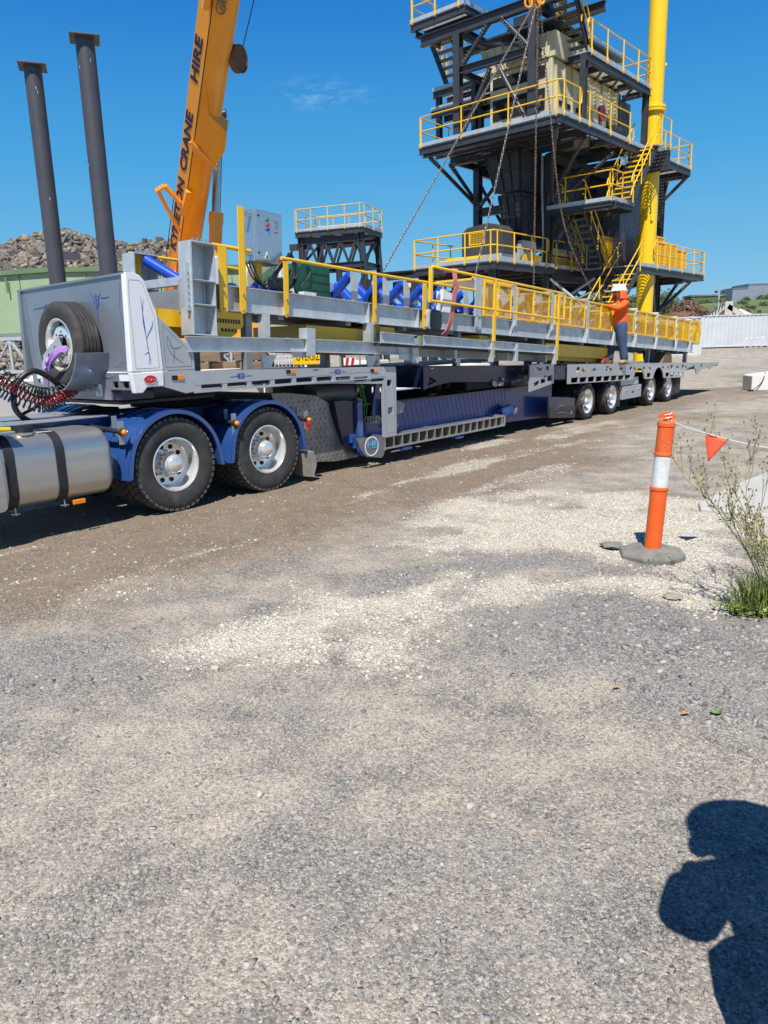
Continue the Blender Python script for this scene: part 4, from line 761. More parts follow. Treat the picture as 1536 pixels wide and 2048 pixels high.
# ------------------------------------------------------------------ conveyor carried by the trailer: x along it, y across (0 = near beam), z from the beam's underside
cv = thing('belt_conveyor', 'galvanised belt conveyor with blue rollers and yellow guards riding on the trailer', 'conveyor', tuple(TA + TD * .9 + TN * .25) + (2.2,), TH)
cv.rotation_euler = (0, .052, TH)
G, GD, Y = M_['galv'], M_['galv_d'], M_['yellow']
W2 = 1.2
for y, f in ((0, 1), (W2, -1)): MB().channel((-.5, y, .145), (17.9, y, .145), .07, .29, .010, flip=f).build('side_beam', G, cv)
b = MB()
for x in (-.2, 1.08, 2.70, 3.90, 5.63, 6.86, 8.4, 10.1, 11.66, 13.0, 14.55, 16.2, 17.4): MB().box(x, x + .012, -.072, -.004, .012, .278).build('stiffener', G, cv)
MB().box(-.4, 17.8, .02, W2 - .02, .012, .024).build('belly_plate', GD, cv)  # darker galvanised tone paints in the shade under the belt
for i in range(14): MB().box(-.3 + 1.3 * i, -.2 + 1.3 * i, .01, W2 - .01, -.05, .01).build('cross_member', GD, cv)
# head end frames: fabricated box posts with shelves
def end_box(y0, y1, parent, gx=-.5):
    MB().box(gx, gx + .02, y0, y1, -.31, .69).box(gx + .34, gx + .355, y0 + .03, y1, -.31, .69).box(gx + .02, gx + .34, y1 - .02, y1, -.31, .69).box(gx + .02, gx + .34, y0, y1, .675, .69).box(gx + .02, gx + .34, y0, y1, -.31, -.295).box(gx + .02, gx + .34, y0 + .02, y1, .02, .032).box(gx + .02, gx + .34, y0 + .02, y1, .28, .292).build('end_frame', G, parent, bevel=.003, join=True)
    MB().box(gx - .055, gx, y0 + .02, y0 + .05, -.05, .45).build('splice_plate', G, parent)
    b = MB()
    for k in range(4): b.tube((gx + .08 + .06 * k, y0 + .06, .69), (gx + .08 + .06 * k, y0 + .06, .73), .014, 6)
    for k in range(6): b.tube((gx - .03, y0 + .01, -.0 + .07 * k), (gx - .03, y0 + .07, -.0 + .07 * k), .012, 6)
    b.build('bolt', M_['ratchet'], parent, stuff=True)
end_box(-.24, -.02, cv); end_box(.96, 1.2, cv, -.42)
MB().box(-.48, -.40, -.02, 1.1, .24, .33).build('end_crossbar', G, cv)
MB().box(-.46, -.44, -.02, 1.1, -.05, .20).build('end_plate', GD, cv)
def roller(x, a, b, r=.066, parent=cv):
    MB().tube(a, b, r, 20).build('roller', M_['roller'], parent, 40)
    a, b = Vector(a), Vector(b); d = (b - a).normalized(); MB().tube(a - d * .025, b + d * .025, .016, 8).build('roller_shaft', M_['ratchet'], parent)
def idler(x):
    roller(x, (x, .14, .665), (x, .47, .40)); roller(x, (x + .09, .42, .375), (x + .09, .80, .375)); roller(x, (x, 1.06, .665), (x, .73, .40))
    for y in (.06, 1.14):
        MB().plate([(x - .06, .29), (x + .08, .29), (x + .08, .57), (x + .03, .66), (x - .05, .72), (x - .07, .69)], axis='y', a0=y, a1=y + .012).build('idler_bracket', G, cv)
        MB().box(x - .05, x + .06, y, y + .05, .29, .30).build('bracket_foot', G, cv)
    MB().box(x + .02, x + .08, .06, 1.14, .29, .325).build('idler_base', G, cv)
for x in (2.53, 3.25, 3.76, 4.28, 4.80, 5.45, 6.1, 6.6, 7.2, 7.7, 8.2, 8.8, 9.3, 9.8, 10.4, 10.9, 11.4, 11.9, 12.4, 12.9, 13.4, 13.9, 14.4, 14.9, 15.4, 15.9, 16.4, 16.9): idler(x)
roller(0, (-.22, 1.0, .62), (-.05, .56, .36), .065); roller(0, (.02, .34, .38), (.02, .08, .66), .06); MB().tube((.35, .1, .22), (.35, 1.1, .22), .13, 20).build('drum', M_['roller'], cv, 40)
roller(0, (.75, .15, .33), (1.3, .5, .33), .06)
MB().box(1.0, 1.5, .45, .75, .12, .4).build('gear_motor', M_['roller'], cv, bevel=.03)
# posts, handrails
def post(x, z0, z1, w=.085, y=-.095, nm='guard_post'):
    MB().plate([(x - w / 2, z0 + .025), (x - w / 2 + .02, z0), (x + w / 2 - .02, z0), (x + w / 2, z0 + .025), (x + w / 2, z1), (x - w / 2, z1)], axis='y', a0=y, a1=y + .012).box(x + w / 2 - .012, x + w / 2, y, y + .07, z0 + .03, z1).build(nm, Y, cv, bevel=.002, join=True)
    b = MB()
    for z in (z0 + .04, z0 + .22): b.tube((x, y - .02, z), (x, y, z), .014, 6)
    b.build('bolt', M_['ratchet'], cv, stuff=True)
post(.06, -.02, .70, .125); post(.35, -.02, 1.19, .10); post(1.06, -.02, .66); post(2.81, -.02, .68); post(4.03, -.02, .68, .10)
def rail(P, r=.021, nm='handrail'): return MB().path(P, r, 10).build(nm, Y, cv, 60)
rail([(-.06, -.06, .715), (.50, -.06, .715)], .024); rail([(1.02, -.05, .70), (2.8, -.05, .70), (5.62, -.05, .715)])
rail([(-.35, 1.16, .70), (1.4, 1.16, .70)]); MB().box(-.30, -.22, 1.12, 1.14, 0, .7).box(1.0, 1.08, 1.12, 1.14, 0, .7).build('far_guard_post', Y, cv)
for y in (-.36,):
    rail([(3.80, y, .39), (3.80, y, .85), (3.84, y, .885), (8.36, y, .88), (8.38, y, .85), (8.38, y, .40)]); rail([(3.80, y, .385), (8.36, y, .38)])
    for x in (5.66, 8.10): MB().box(x, x + .075, y - .02, y + .012, -.42, .88).build('stanchion', Y, cv, bevel=.004)
MB().plate([(3.77, .36), (3.85, .36), (3.85, .88), (3.77, .88)], axis='y', a0=-.375, a1=-.345).build('stanchion', Y, cv, bevel=.004)
# mesh guards over the return side
def guard(x0, x1, y0=-.02, z0=.31, z1=.905, mid=True):
    f = MB(); t = .035
    f.box(x0, x1, y0 - t, y0, z0, z0 + t).box(x0, x1, y0 - t, y0, z1 - t, z1).box(x0, x0 + t, y0 - t, y0, z0 + t, z1 - t).box(x1 - t, x1, y0 - t, y0, z0 + t, z1 - t)
    if mid: f.box((x0 + x1) / 2 - .03, (x0 + x1) / 2 + .03, y0 - t - .004, y0 - .004, z0 + t, z1 - t)
    f.build('guard_frame', Y, cv, join=True)
    b = MB(); w = x1 - x0 - 2 * t; h = z1 - z0 - 2 * t; xa, za = x0 + t, z0 + t; st = .036
    def clip(k, sg):
        # line x*0.55*sg + c
        pts = []
        for zz in (0, h):
            xx = (k + sg * zz / 1.0) if sg > 0 else (k - zz / 1.0)
            pts.append((xx, zz))
        (xa_, z_a), (xb_, z_b) = pts
        o = []
        for (p, q) in ((pts[0], pts[1]),):
            dx, dz = q[0] - p[0], q[1] - p[1]; t0, t1 = 0, 1
            for e0, e1 in ((-dx, p[0]), (dx, w - p[0])):
                if abs(e0) < 1e-9: continue
                r_ = e1 / e0
                if e0 < 0: t0 = max(t0, r_)
                else: t1 = min(t1, r_)
            if t0 < t1 - .02: o = [(p[0] + dx * t0, p[1] + dz * t0), (p[0] + dx * t1, p[1] + dz * t1)]
        return o
    for sg in (1, -1):
        k = -h
        while k < w + h:
            o = clip(k, sg)
            if o: b.bar((xa + o[0][0], y0 - .015 + .003 * sg, za + o[0][1]), (xa + o[1][0], y0 - .015 + .003 * sg, za + o[1][1]), .0042, .0042, (0, 1, 0))
            k += st
    b.build('guard_mesh', Y, cv, stuff=True)
    MB().box(x0 + .01, x1 - .01, y0, y0 + .22, z1 - .004, z1).build('guard_roof', Y, cv)
gx = [(5.86, 6.84), (7.02, 8.38), (8.62, 10.08), (10.24, 11.62), (11.76, 12.98), (13.10, 14.50), (14.68, 16.10), (16.28, 17.36)]
for i, (a, c) in enumerate(gx):
    guard(a, c)
    x = (a + c) / 2; MB().box(x - .035, x + .035, -.068, -.063, .62, .74).build('warning_tag', M_['white'], cv); MB().box(x - .028, x + .028, -.070, -.068, .712, .733).box(x - .026, x + .026, -.070, -.068, .64, .648).box(x - .026, x + .026, -.070, -.068, .665, .673).build('tag_print', M_['red'] if i < 1 else M_['ink'], cv, join=True)
    xe = c + .08; MB().box(xe - .05, xe + .05, -.07, -.058, .06, .935).box(xe - .05, xe + .05, -.07, W2, .92, .95).build('hoop', G if i < 3 else M_['white'], cv, join=True)
    MB().plate([(xe - .10, .0), (xe + .06, .0), (xe + .05, .30), (xe - .02, .30)], axis='y', a0=-.10, a1=-.075).build('hoop_bracket', G, cv)
    if i > 2:
        for k in range(3): MB().plate([(xe - .035, .33 + .2 * k), (xe + .035, .40 + .2 * k), (xe + .035, .47 + .2 * k), (xe - .035, .40 + .2 * k)], axis='y', a0=-.073, a1=-.071).build('hazard_stripe', M_['ink'], cv)
MB().box(5.56, 5.64, -.07, -.055, .02, .98).box(5.64, 5.66, -.07, .02, .02, .98).box(5.70, 5.78, -.06, .02, .02, .95).build('hoop', G, cv, join=True)
MB().path([(5.7, .1, .96), (6.0, .1, .96)], .02).box(5.72, 6.86, .0, .9, .915, .95).build('roof_cover', Y, cv)
# tail cover
MB().plate([(17.46, .28), (18.40, .25), (18.50, .62), (18.28, .96), (17.46, .95)], [[(17.56, .36), (18.2, .34), (18.2, .62), (18.10, .86), (17.56, .86)]], 'y', -.05, -.01).build('tail_guard_frame', Y, cv)
MB().plate([(17.46, .28), (18.40, .25), (18.50, .62), (18.28, .96), (17.46, .95)], axis='y', a0=1.0, a1=1.04).box(18.38, 18.40, 0, 1.0, .26, .9).build('tail_guard_plate', Y, cv)
b = MB()
for i in range(14): b.bar((17.56 + .046 * i, -.03, .36), (17.56 + .046 * i, -.03, .86), .006)
for i in range(12): b.bar((17.56, -.03, .36 + .042 * i), (18.18, -.03, .36 + .042 * i), .006)
b.build('tail_guard_mesh', Y, cv, stuff=True)
b = MB()
for k in range(5): b.tube((18.42 + .02 * k if k < 3 else 18.5 - .06 * (k - 2), -.06, .3 + .15 * k), (18.46, -.06, .3 + .15 * k), .015, 6)
b.build('bolt', Y, cv, stuff=True)
MB().box(17.7, 17.95, .02, 1.15, .02, .29).build('tail_drum_box', GD, cv); MB().tube((17.75, .1, .16), (17.75, 1.1, .16), .2, 20).build('tail_drum', M_['rubber'], cv, 40)
# control box with its buttons
cb = MB().box(.66, 1.13, .16, .46, .655, 1.275).build('control_box', M_['stainless'], cv, bevel=.012)
MB().box(.675, 1.115, .145, .16, .67, 1.262).build('box_door', M_['stainless'], cb, bevel=.006)
MB().box(.55, .66, .2, .24, .72, .76).box(.55, .66, .2, .24, 1.18, 1.22).build('box_mount', M_['ratchet'], cb)
def disc(x, z, r, m, nm, y=.145, t=.022, par=cb): return MB().tube((x, y - t, z), (x, y, z), r, 14).build(nm, m, par, 40)
disc(.865, 1.165, .020, M_['greenhose'], 'push_button'); disc(.866, 1.105, .020, M_['red'], 'push_button'); disc(.867, 1.052, .020, M_['bluetext'], 'push_button')
for z in (1.20, .76): disc(.72, z, .013, M_['ink'], 'door_lock', t=.006)
MB().box(.98, 1.045, .140, .145, 1.09, 1.18).build('nameplate', M_['galv_d'], cb); MB().box(.985, 1.04, .140, .1445, 1.03, 1.045).build('nameplate_print', M_['red'], cb)
MB().plate([(.81, .70), (.89, .70), (.85, .79)], axis='y', a0=.141, a1=.1445).build('warning_sticker', M_['white'], cb); MB().plate([(.825, .708), (.875, .708), (.85, .765)], axis='y', a0=.139, a1=.1409).build('warning_print', M_['greenhose'], cb)
MB().box(1.04, 1.12, .14, .1445, .685, .715).build('danger_sticker', M_['red'], cb)
ib = MB().box(.98, 1.12, .16, .3, .50, .63).build('isolator', M_['white'], cb, bevel=.006); MB().tube((1.07, .13, .565), (1.07, .16, .565), .045, 16).box(1.055, 1.085, .115, .13, .525, .605).build('isolator_knob', M_['ink'], ib, join=True)
MB().box(.82, .9, .3, .36, .28, .66).build('box_post', Y, cv)
for o_ in [cb, ib] + [c for c in cv.children if c.name.startswith('box_post')]: o_.location.x += .11
# cables
b = MB()
for k in range(7):
    q = random.uniform(-.03, .03); b.path(smooth_path([(1.28 + q, .05, .80 + q), (1.16 + q, .03, .70), (1.00 + q, .06, .5), (1.02, .05, .36 + q), (1.18, .04, .33), (1.33 + q, .05, .45), (1.36 + q, .06, .66), (1.28 + q, .08, .8)], 6), .014, 6)
for k in range(3): b.path(smooth_path([(.74 + .05 * k, .3, .66), (.78 + .05 * k, .22, .46), (.95 + .03 * k, .2, .38 - .03 * k), (1.02, .2, .5)], 6), .011, 6)
b.path(smooth_path([(1.30, .05, .8), (1.38, .1, .6), (1.40, .12, .40), (1.46, .1, .3)], 6), .012, 6)
b.build('cable', M_['hose'], cv, 60, join=True)
# green hopper boot, cream pulley behind
hp = MB().plate([(1.42, .31), (2.30, .31), (2.28, .76), (1.78, .78), (1.42, .52)], axis='y', a0=.30, a1=.95).build('green_hopper', M_['green'], cv, bevel=.012)
for z in (.42, .53, .64): MB().box(1.85, 2.27, .292, .30, z, z + .012).build('hopper_rib', M_['green'], hp)
MB().path(smooth_path([(1.68, .27, .31), (1.70, .27, .45), (1.80, .26, .55), (1.86, .27, .66), (1.80, .28, .71)]), .012, 8).build('cable', M_['hose'], hp, 60)
MB().box(1.66, 1.90, .2, .3, .29, .37).box(1.50, 1.54, .26, .3, .3, .44).build('hopper_foot', M_['white'], hp)
MB().lathe([(.02, 0), (.34, .0), (.36, .05), (.34, .1), (.02, .1)], (1.72, 1.02, .58), 'y', 28).lathe([(.02, 0), (.30, .0), (.32, .05), (.30, .1), (.02, .1)], (2.35, 1.02, .58), 'y', 28).build('cream_pulley', M_['cream'], cv, 30)
MB().plate([(.30, .30), (.48, .30), (.50, .58), (.42, .70), (.30, .62)], axis='y', a0=.45, a1=.75).build('white_chute', M_['white'], cv, bevel=.01)
MB().box(2.05, 2.3, 1.1, 1.25, .55, .8).build('brown_bracket', M_['rust'], cv)
MB().box(4.55, 4.62, .02, .05, .3, .62).plate([(4.72, .30), (4.98, .30), (4.98, .62), (4.72, .66)], axis='y', a0=.04, a1=.1).build('white_plate', M_['white'], cv)
# yellow trays below
def tray(x0, x1, z0, z1, name='under_guard'):
    o = MB().box(x0, x1, .06, .075, z0 + .1, z1).box(x0, x1, 1.1, 1.115, z0, z1).box(x0, x1, .06, .36, z0 + .085, z0 + .1).box(x0, x1, .2, .22, z0, z0 + .09).box(x0, x0 + .012, .06, 1.1, z0, z1).box(x1 - .012, x1, .06, 1.1, z0, z1).build(name, Y, cv, join=True)
    b = MB(); n = int((x1 - x0) / .05)
    for i in range(n): b.bar((x0 + .05 * i, .22, z0 + .01), (x0 + .05 * i, 1.1, z0 + .01), .008)
    for i in range(18): b.bar((x0, .22 + .05 * i, z0 + .015), (x1, .22 + .05 * i, z0 + .015), .008)
    b.build('under_guard_mesh', Y, cv, stuff=True)
tray(-.75, .02, -.30, -.03); tray(1.55, 3.45, -.42, -.08); tray(8.5, 11.7, -.40, -.06)
MB().plate([(-.12, -.01), (.42, -.01), (.42, -.16), (.30, -.26), (.22, -.30), (.02, -.30), (-.12, -.2)], axis='y', a0=.0, a1=.02).build('drum_end_cover', Y, cv)
b = MB()
for i in range(9): b.box(.02 + .04 * i, .045 + .04 * i, -.004, .0, -.14, -.09)
for i in range(5): b.box(.08 + .05 * i, .11 + .05 * i, -.004, .0, -.24, -.2)
b.build('cover_slots', M_['ink'], cv, stuff=True)
for x in (2.9, 5.9): MB().box(x, x + .55, .05, 1.1, -.20, -.02).build('under_bracket', Y, cv)
# rubber wrap and lagging near the joint
MB().lathe([(.05, 0), (.10, .02), (.11, .06), (.10, .1), (.05, .12)], (2.98, .0, .36), 'y', 20).build('rubber_seal', M_['hose'], cv, 40)
MB().plate(rrect(4.10, 4.40, -.02, .29, .08), axis='y', a0=-.17, a1=-.02).build('black_plastic_wrap', mat('black_plastic_bag', (.015, .015, .017), None, 9, .25, 0, .8, 12), cv, bevel=.04)
MB().plate(rrect(4.06, 4.16, -.01, .29, .04), axis='y', a0=-.15, a1=-.02).build('grey_wrap', M_['galv'], cv, bevel=.02)
ribbon([(5.05, .2, .97), (4.92, -.05, 1.0), (4.80, -.12, .94), (4.78, -.16, .78), (4.84, -.16, .70), (4.74, -.17, .58), (4.72, -.17, .38), (4.66, -.17, .15), (4.56, -.16, -.05), (4.46, -.1, -.12)], .11, .006, (1, 0, 0)).build('pink_sling', M_['pink'], cv, 40)
# supports and folded walkway brackets (sloping only a little): galvanised
yk = -.24
def lower(x0, x1, z0a, z1a, z0b, z1b, y=yk, nm='bracket_beam'): return MB().channel((x0, y, (z0a + z1a) / 2), (x1, y, (z0b + z1b) / 2), .06, z1a - z0a, .01).build(nm, G, cv)
lower(-.62, 1.2, -.50, -.33, -.45, -.28); lower(1.35, 3.5, -.45, -.28, -.43, -.26)
for xa, z0, z1 in ((1.20, -.50, -.15), (3.45, -.55, -.18)): MB().box(xa, xa + .16, yk - .06, yk - .045, z0, z1).box(xa, xa + .012, yk - .05, yk + .08, z0, z1).build('end_bracket', G, cv, join=True, bevel=.003)
for xa, z in ((.60, -.46), (2.58, -.42)):
    MB().box(xa, xa + .07, -.2, -.19, z + .12, -.01).box(xa, xa + .012, -.19, -.06, z + .12, -.01).plate([(xa - .1, z - .04), (xa + .16, z - .04), (xa + .05, z - .2), (xa - .06, z - .2)], axis='y', a0=-.21, a1=-.19).build('hanger_leg', G, cv)
    MB().box(xa - .06, xa + .14, -.14, -.02, -.012, .0).build('hanger_plate', G, cv)
MB().plate([(1.0, -.52), (1.2, -.52), (1.2, -.30), (.88, -.28)], axis='y', a0=yk - .02, a1=yk - .01).plate([(3.2, -.5), (3.45, -.52), (3.45, -.28), (3.1, -.28)], axis='y', a0=yk - .02, a1=yk - .01).build('gusset', G, cv)
for xa, xb in ((2.6, 3.40), (3.62, 8.0)): MB().channel((xa, -.36, -.21), (xb, -.36, -.22), .05, .15, .01).build('walkway_toe_board', G, cv)
MB().box(2.6, 8.0, -.34, -.05, -.32, -.29).build('walkway_grating', M_['grat'], cv)
b = MB()
for i in range(100): b.bar((2.65 + .053 * i, -.34, -.285), (2.65 + .053 * i, -.06, -.285), .006, .02)
b.build('grating_bars', GD, cv, stuff=True)
for x in (5.55, 6.4, 7.95): MB().box(x, x + .08, -.42, -.35, -.50, -.16).build('stanchion_socket', G, cv, bevel=.004)
for x in (4.6, 6.3, 7.8): MB().box(x, x + .06, -.3, .0, -.46, -.32).build('bracket_arm', G, cv)
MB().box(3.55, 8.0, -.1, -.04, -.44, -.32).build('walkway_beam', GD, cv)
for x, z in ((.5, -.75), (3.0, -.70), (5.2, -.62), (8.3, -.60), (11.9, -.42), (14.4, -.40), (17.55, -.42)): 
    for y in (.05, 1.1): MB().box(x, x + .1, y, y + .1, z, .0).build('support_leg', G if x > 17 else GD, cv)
# packing on the deck
def on_deck(name, label, cat, s, n_, m, mb, group=None, bev=.008):
    o = mb.build(name, m, None, bevel=bev, join=True); o.location = tuple(TA + TD * s + TN * n_) + (1.25 - .0295 * (s - 9.8) - .02,); o.rotation_euler = (0, .0295, TH); return tag(o, label, cat, group)
on_deck('red_packing_block', 'faded red plastic block lying on the trailer deck behind the worker\'s boots', 'block', 12.45, .28, mat('faded_red_plastic', (.38, .07, .05), (.45, .13, .1), 6, .6, dirt=.3), MB().plate([(-.28, 0), (.42, 0), (.38, .17), (.1, .22), (-.16, .16)], axis='y', a0=0, a1=.35))
on_deck('timber_chock', 'weathered timber chock under the conveyor tail on the trailer deck', 'chock', 16.2, .22, M_['timber'], MB().plate([(-.1, 0), (.75, 0), (.70, .22), (.55, .30), (.2, .30)], axis='y', a0=0, a1=.25))
on_deck('tyre_dunnage', 'old black tyre used as packing under the conveyor tail', 'tyre', 15.9, .5, M_['rubber'], MB().lathe([(.14, -.1), (.24, -.1), (.28, -.05), (.28, .05), (.24, .1), (.14, .1)], (0, 0, .27), 'y', 28))
b = MB()
for i in range(60): b.ico((random.uniform(-1.6, 1.6), random.uniform(-.1, .3), .02), (.12, .08, random.uniform(.02, .06)))
on_deck('dark_load_cloth', 'crumpled dark tarpaulin along the trailer deck under the conveyor', 'tarpaulin', 10.9, .35, M_['hose'], b, bev=0)
# ------------------------------------------------------------------ worker on the trailer
def skin(name, V, E, rad, m, parent, sub=2, root=0):
    me = bpy.data.meshes.new(name); me.from_pydata(V, E, []); o = link(name, me, m, parent); o.modifiers.new('skin', 'SKIN').use_smooth_shade = True
    for i, r in enumerate(rad):
        d = me.skin_vertices[0].data[i]; d.radius = (r, r) if not hasattr(r, '__len__') else r; d.use_root = (i == root)
    s_ = o.modifiers.new('sub', 'SUBSURF'); s_.levels = s_.render_levels = sub; return o
def hand(parent, W, fwd, side, up, m, s=1.0, curl=.6):
    """palm, four unequal bent fingers and a thumb leaving the side of the palm"""
    W, f, sd, u = Vector(W), Vector(fwd).normalized(), Vector(side).normalized(), Vector(up).normalized(); V = [W, W + f * .045 * s, W + f * .085 * s]; E = [(0, 1), (1, 2)]; r = [.024 * s, (.036 * s, .018 * s), (.038 * s, .016 * s)]
    for k, (o, l) in enumerate(((-.030, .072), (-.010, .082), (.010, .078), (.029, .062))):
        b = V[2] + sd * o * s; i = len(V); a = curl; p1 = b + (f * math.cos(a * .5) - u * math.sin(a * .5)) * l * .45 * s; p2 = p1 + (f * math.cos(a * 1.5) - u * math.sin(a * 1.5)) * l * .33 * s; p3 = p2 + (f * math.cos(a * 2.3) - u * math.sin(a * 2.3)) * l * .25 * s
        V += [b, p1, p2, p3]; E += [(2, i), (i, i + 1), (i + 1, i + 2), (i + 2, i + 3)]; r += [.0105 * s, .0098 * s, .009 * s, .0075 * s]
    i = len(V); V += [W + f * .03 * s - sd * .035 * s, W + f * .062 * s - sd * .055 * s - u * .015 * s, W + f * .09 * s - sd * .055 * s - u * .03 * s]; E += [(1, i), (i, i + 1), (i + 1, i + 2)]; r += [.014 * s, .012 * s, .009 * s]
    return skin('hand', [tuple(v) for v in V], E, r, m, parent, 1)
wk = thing('person', 'worker in orange hi-vis shirt, jeans and white hard hat standing on the trailer deck', 'person', tuple(TA + TD * 12.72 + TN * .12) + (1.145,), TH - R(38))
# local: -x is the way the person looks, y away from viewer
skin('body', [(0, 0, .95), (-.01, 0, 1.12), (0, 0, 1.30), (.02, 0, 1.46), (.0, 0, 1.53), (-.02, 0, 1.60), (-.045, 0, 1.68), (-.04, 0, 1.75), (0, -.09, .90), (.03, -.09, .5), (.10, -.09, .1), (-.02, .10, .9), (-.10, .11, .5), (-.14, .11, .1), (.02, -.17, 1.42), (-.22, -.20, 1.30), (-.46, -.12, 1.42), (.02, .17, 1.42), (-.22, .22, 1.30), (-.46, .14, 1.42)],
     [(0, 1), (1, 2), (2, 3), (3, 4), (4, 5), (5, 6), (6, 7), (0, 8), (8, 9), (9, 10), (0, 11), (11, 12), (12, 13), (3, 14), (14, 15), (15, 16), (3, 17), (17, 18), (18, 19)],
     [.13, .13, .15, .11, .055, .06, .085, .075, .085, .055, .04, .085, .055, .04, .055, .042, .03, .055, .042, .03], M_['skin'], wk)
skin('shirt', [(0, 0, .80), (-.015, 0, 1.08), (-.02, 0, 1.24), (.015, 0, 1.40), (.01, 0, 1.50), (.02, -.18, 1.43), (-.10, -.24, 1.32), (-.22, -.23, 1.27), (-.36, -.17, 1.36), (.02, .18, 1.43), (-.10, .24, 1.32), (-.22, .23, 1.27), (-.36, .17, 1.36)],
     [(0, 1), (1, 2), (2, 3), (3, 4), (3, 5), (5, 6), (6, 7), (7, 8), (3, 9), (9, 10), (10, 11), (11, 12)], [(.185, .20), (.17, .19), (.17, .19), (.14, .17), .075, .085, .078, .075, .062, .085, .078, .075, .062], M_['orange'], wk)
skin('trousers', [(0, 0, 1.04), (.0, 0, .86), (.0, -.095, .80), (.02, -.10, .62), (.035, -.10, .47), (.07, -.10, .28), (.10, -.10, .09), (-.02, .10, .80), (-.07, .11, .62), (-.10, .11, .47), (-.125, .11, .28), (-.14, .11, .09)],
     [(0, 1), (1, 2), (2, 3), (3, 4), (4, 5), (5, 6), (1, 7), (7, 8), (8, 9), (9, 10), (10, 11)], [(.17, .175), (.175, .18), .135, .118, .10, .092, .098, .135, .118, .10, .092, .098], M_['jean'], wk)
def boot(x, y, ang):
    o = skin('boot', [(0, 0, .16), (.0, 0, .07), (-.07, 0, .055), (-.17, 0, .045), (.05, 0, .05)], [(0, 1), (1, 2), (2, 3), (1, 4)], [.062, .058, .054, .045, .05], M_['boot'], wk, 2); o.location = (x, y, 0); o.rotation_euler = (0, 0, ang)
    q = MB().plate([(-.22, -.05), (.09, -.05), (.09, .05), (-.2, .055)], axis='z', a0=0, a1=.022).build('boot_sole', M_['rubber'], wk); q.location = (x, y, 0); q.rotation_euler = (0, 0, ang)
boot(.11, -.10, .35); boot(-.14, .11, -.1)
for sg in (-1, 1):
    skin('glove', [(-.34, .17 * sg, 1.35), (-.42, .145 * sg, 1.40), (-.47, .13 * sg, 1.43)], [(0, 1), (1, 2)], [.055, .05, .04], M_['glove'], wk, 2); hand(wk, (-.47, .13 * sg, 1.43), (-.9, -.35 * sg, .25), (.3, .2 * sg, 1) if sg > 0 else (.3, 0, -1), (.1, 1 * sg, 0), M_['glove'], 1.05, .8)
# hard hat with brim and orange neck flap
hh_ = MB().lathe([(.158, 0), (.155, .03), (.14, .085), (.105, .125), (.05, .148), (0, .152)], (-.035, 0, 1.695), 'z', 28, caps=False).plate([(-.035 + .205 * math.cos(R(a)), .165 * math.sin(R(a))) for a in range(0, 360, 15)], axis='z', a0=1.683, a1=1.697).build('hard_hat', M_['hat'], wk, 40, join=True)
MB().box(-.19, .12, -.018, .018, 1.80, 1.845).build('hat_ridge', M_['hat'], hh_, bevel=.015)
fl = MB(); vs = []; fs = []
for i in range(17):
    a = R(-112 + 224 * i / 16)
    for k, (r, z) in enumerate(((.17, 1.69), (.165, 1.62), (.175, 1.55), (.20, 1.49))): vs.append((-.03 + r * (1 + .06 * math.sin(i * 2.1 + k)) * math.cos(a), r * math.sin(a), z + .012 * math.sin(i * 1.7)))
for i in range(16):
    for k in range(3): fs.append((4 * i + k, 4 * i + 4 + k, 4 * i + 5 + k, 4 * i + 1 + k))
fo = fl.add(vs, fs).build('neck_flap', M_['orange'], wk, 60); sm = fo.modifiers.new('thick', 'SOLIDIFY'); sm.thickness = .006
MB().sphere((-.125, 0, 1.63), .022, 8).build('nose', M_['skin'], wk, 60)
b = MB()
for sg in (-1, 1): b.box(-.128, -.118, .022 * sg - .02, .022 * sg + .02, 1.645, 1.672)
b.build('safety_glasses', M_['ink'], wk, join=True)

wk.scale = (1.12, 1.14, 1.0)
# ------------------------------------------------------------------ screening plant tower: u along its long side, v away to the left, z up
WO = (4.12, 27.3, 0); WR = R(48.5)
def plant(name, label, cat): return thing(name, label, cat, WO, WR)
M_['steelwork'] = mat('dark_grey_steelwork', (.040, .041, .048), (.052, .053, .06), 2.5, .42, .05, .05, dirt=.12, dirtcol=(.14, .13, .11)); K = M_['steelwork']; HB = M_['black']; GR = mat('grating_from_below', (.20, .21, .21), (.14, .15, .15), 5, .6, .4)
tw_ = plant('screening_plant', 'tall dark steel screening tower with yellow handrails, cream screen box and stairs', 'processing plant')
def col(u, v, z0, z1, s=.28, par=None): return MB().ibeam((u, v, z0), (u, v, z1), s, s, .03, (1, 0, 0)).build('column', K, par or tw_)
def beam(a, b, w=.16, h=.3, par=None, nm='beam'): return MB().ibeam(a, b, w, h, .025).build(nm, K, par or tw_)
def brace(a, b, r=.07, par=None, bolts=True):
    o = MB().tube(a, b, r, 10).build('brace', K, par or tw_, 40)
    A_, B_ = Vector(a), Vector(b); d = (B_ - A_).normalized(); q = MB()
    for p, s_ in ((A_, 1), (B_, -1)):
        x = d.cross(Vector((0, 0, 1))).normalized()
        if bolts:
            for k in range(4):
                for j in (-1, 1):
                    for f in (-1, 1): q.sphere(p + d * s_ * (.12 + .11 * k) + Vector((0, 0, 1)).cross(x) * 0 + (d.cross(x)) * (.04 * j) + x * f * (r + .01), .022, 6)
    if bolts: q.build('bolt', M_['ratchet'], par or tw_, stuff=True)
    return o
def post_(p, h, out, par):
    """stanchion that hooks under the edge of the deck"""
    p = Vector(p); o_ = Vector(out) * .07
    return MB().path([p + o_ * .3 + Vector((0, 0, -.06)), p + o_ * 1.0 + Vector((0, 0, -.05)), p + o_ * 1.0 + Vector((0, 0, .06)), p + o_ * .7 + Vector((0, 0, .2)), p + o_ * .7 + Vector((0, 0, h))], [.03, .035, .034, .028, .026], 6).build('stanchion', Y, par, 50)
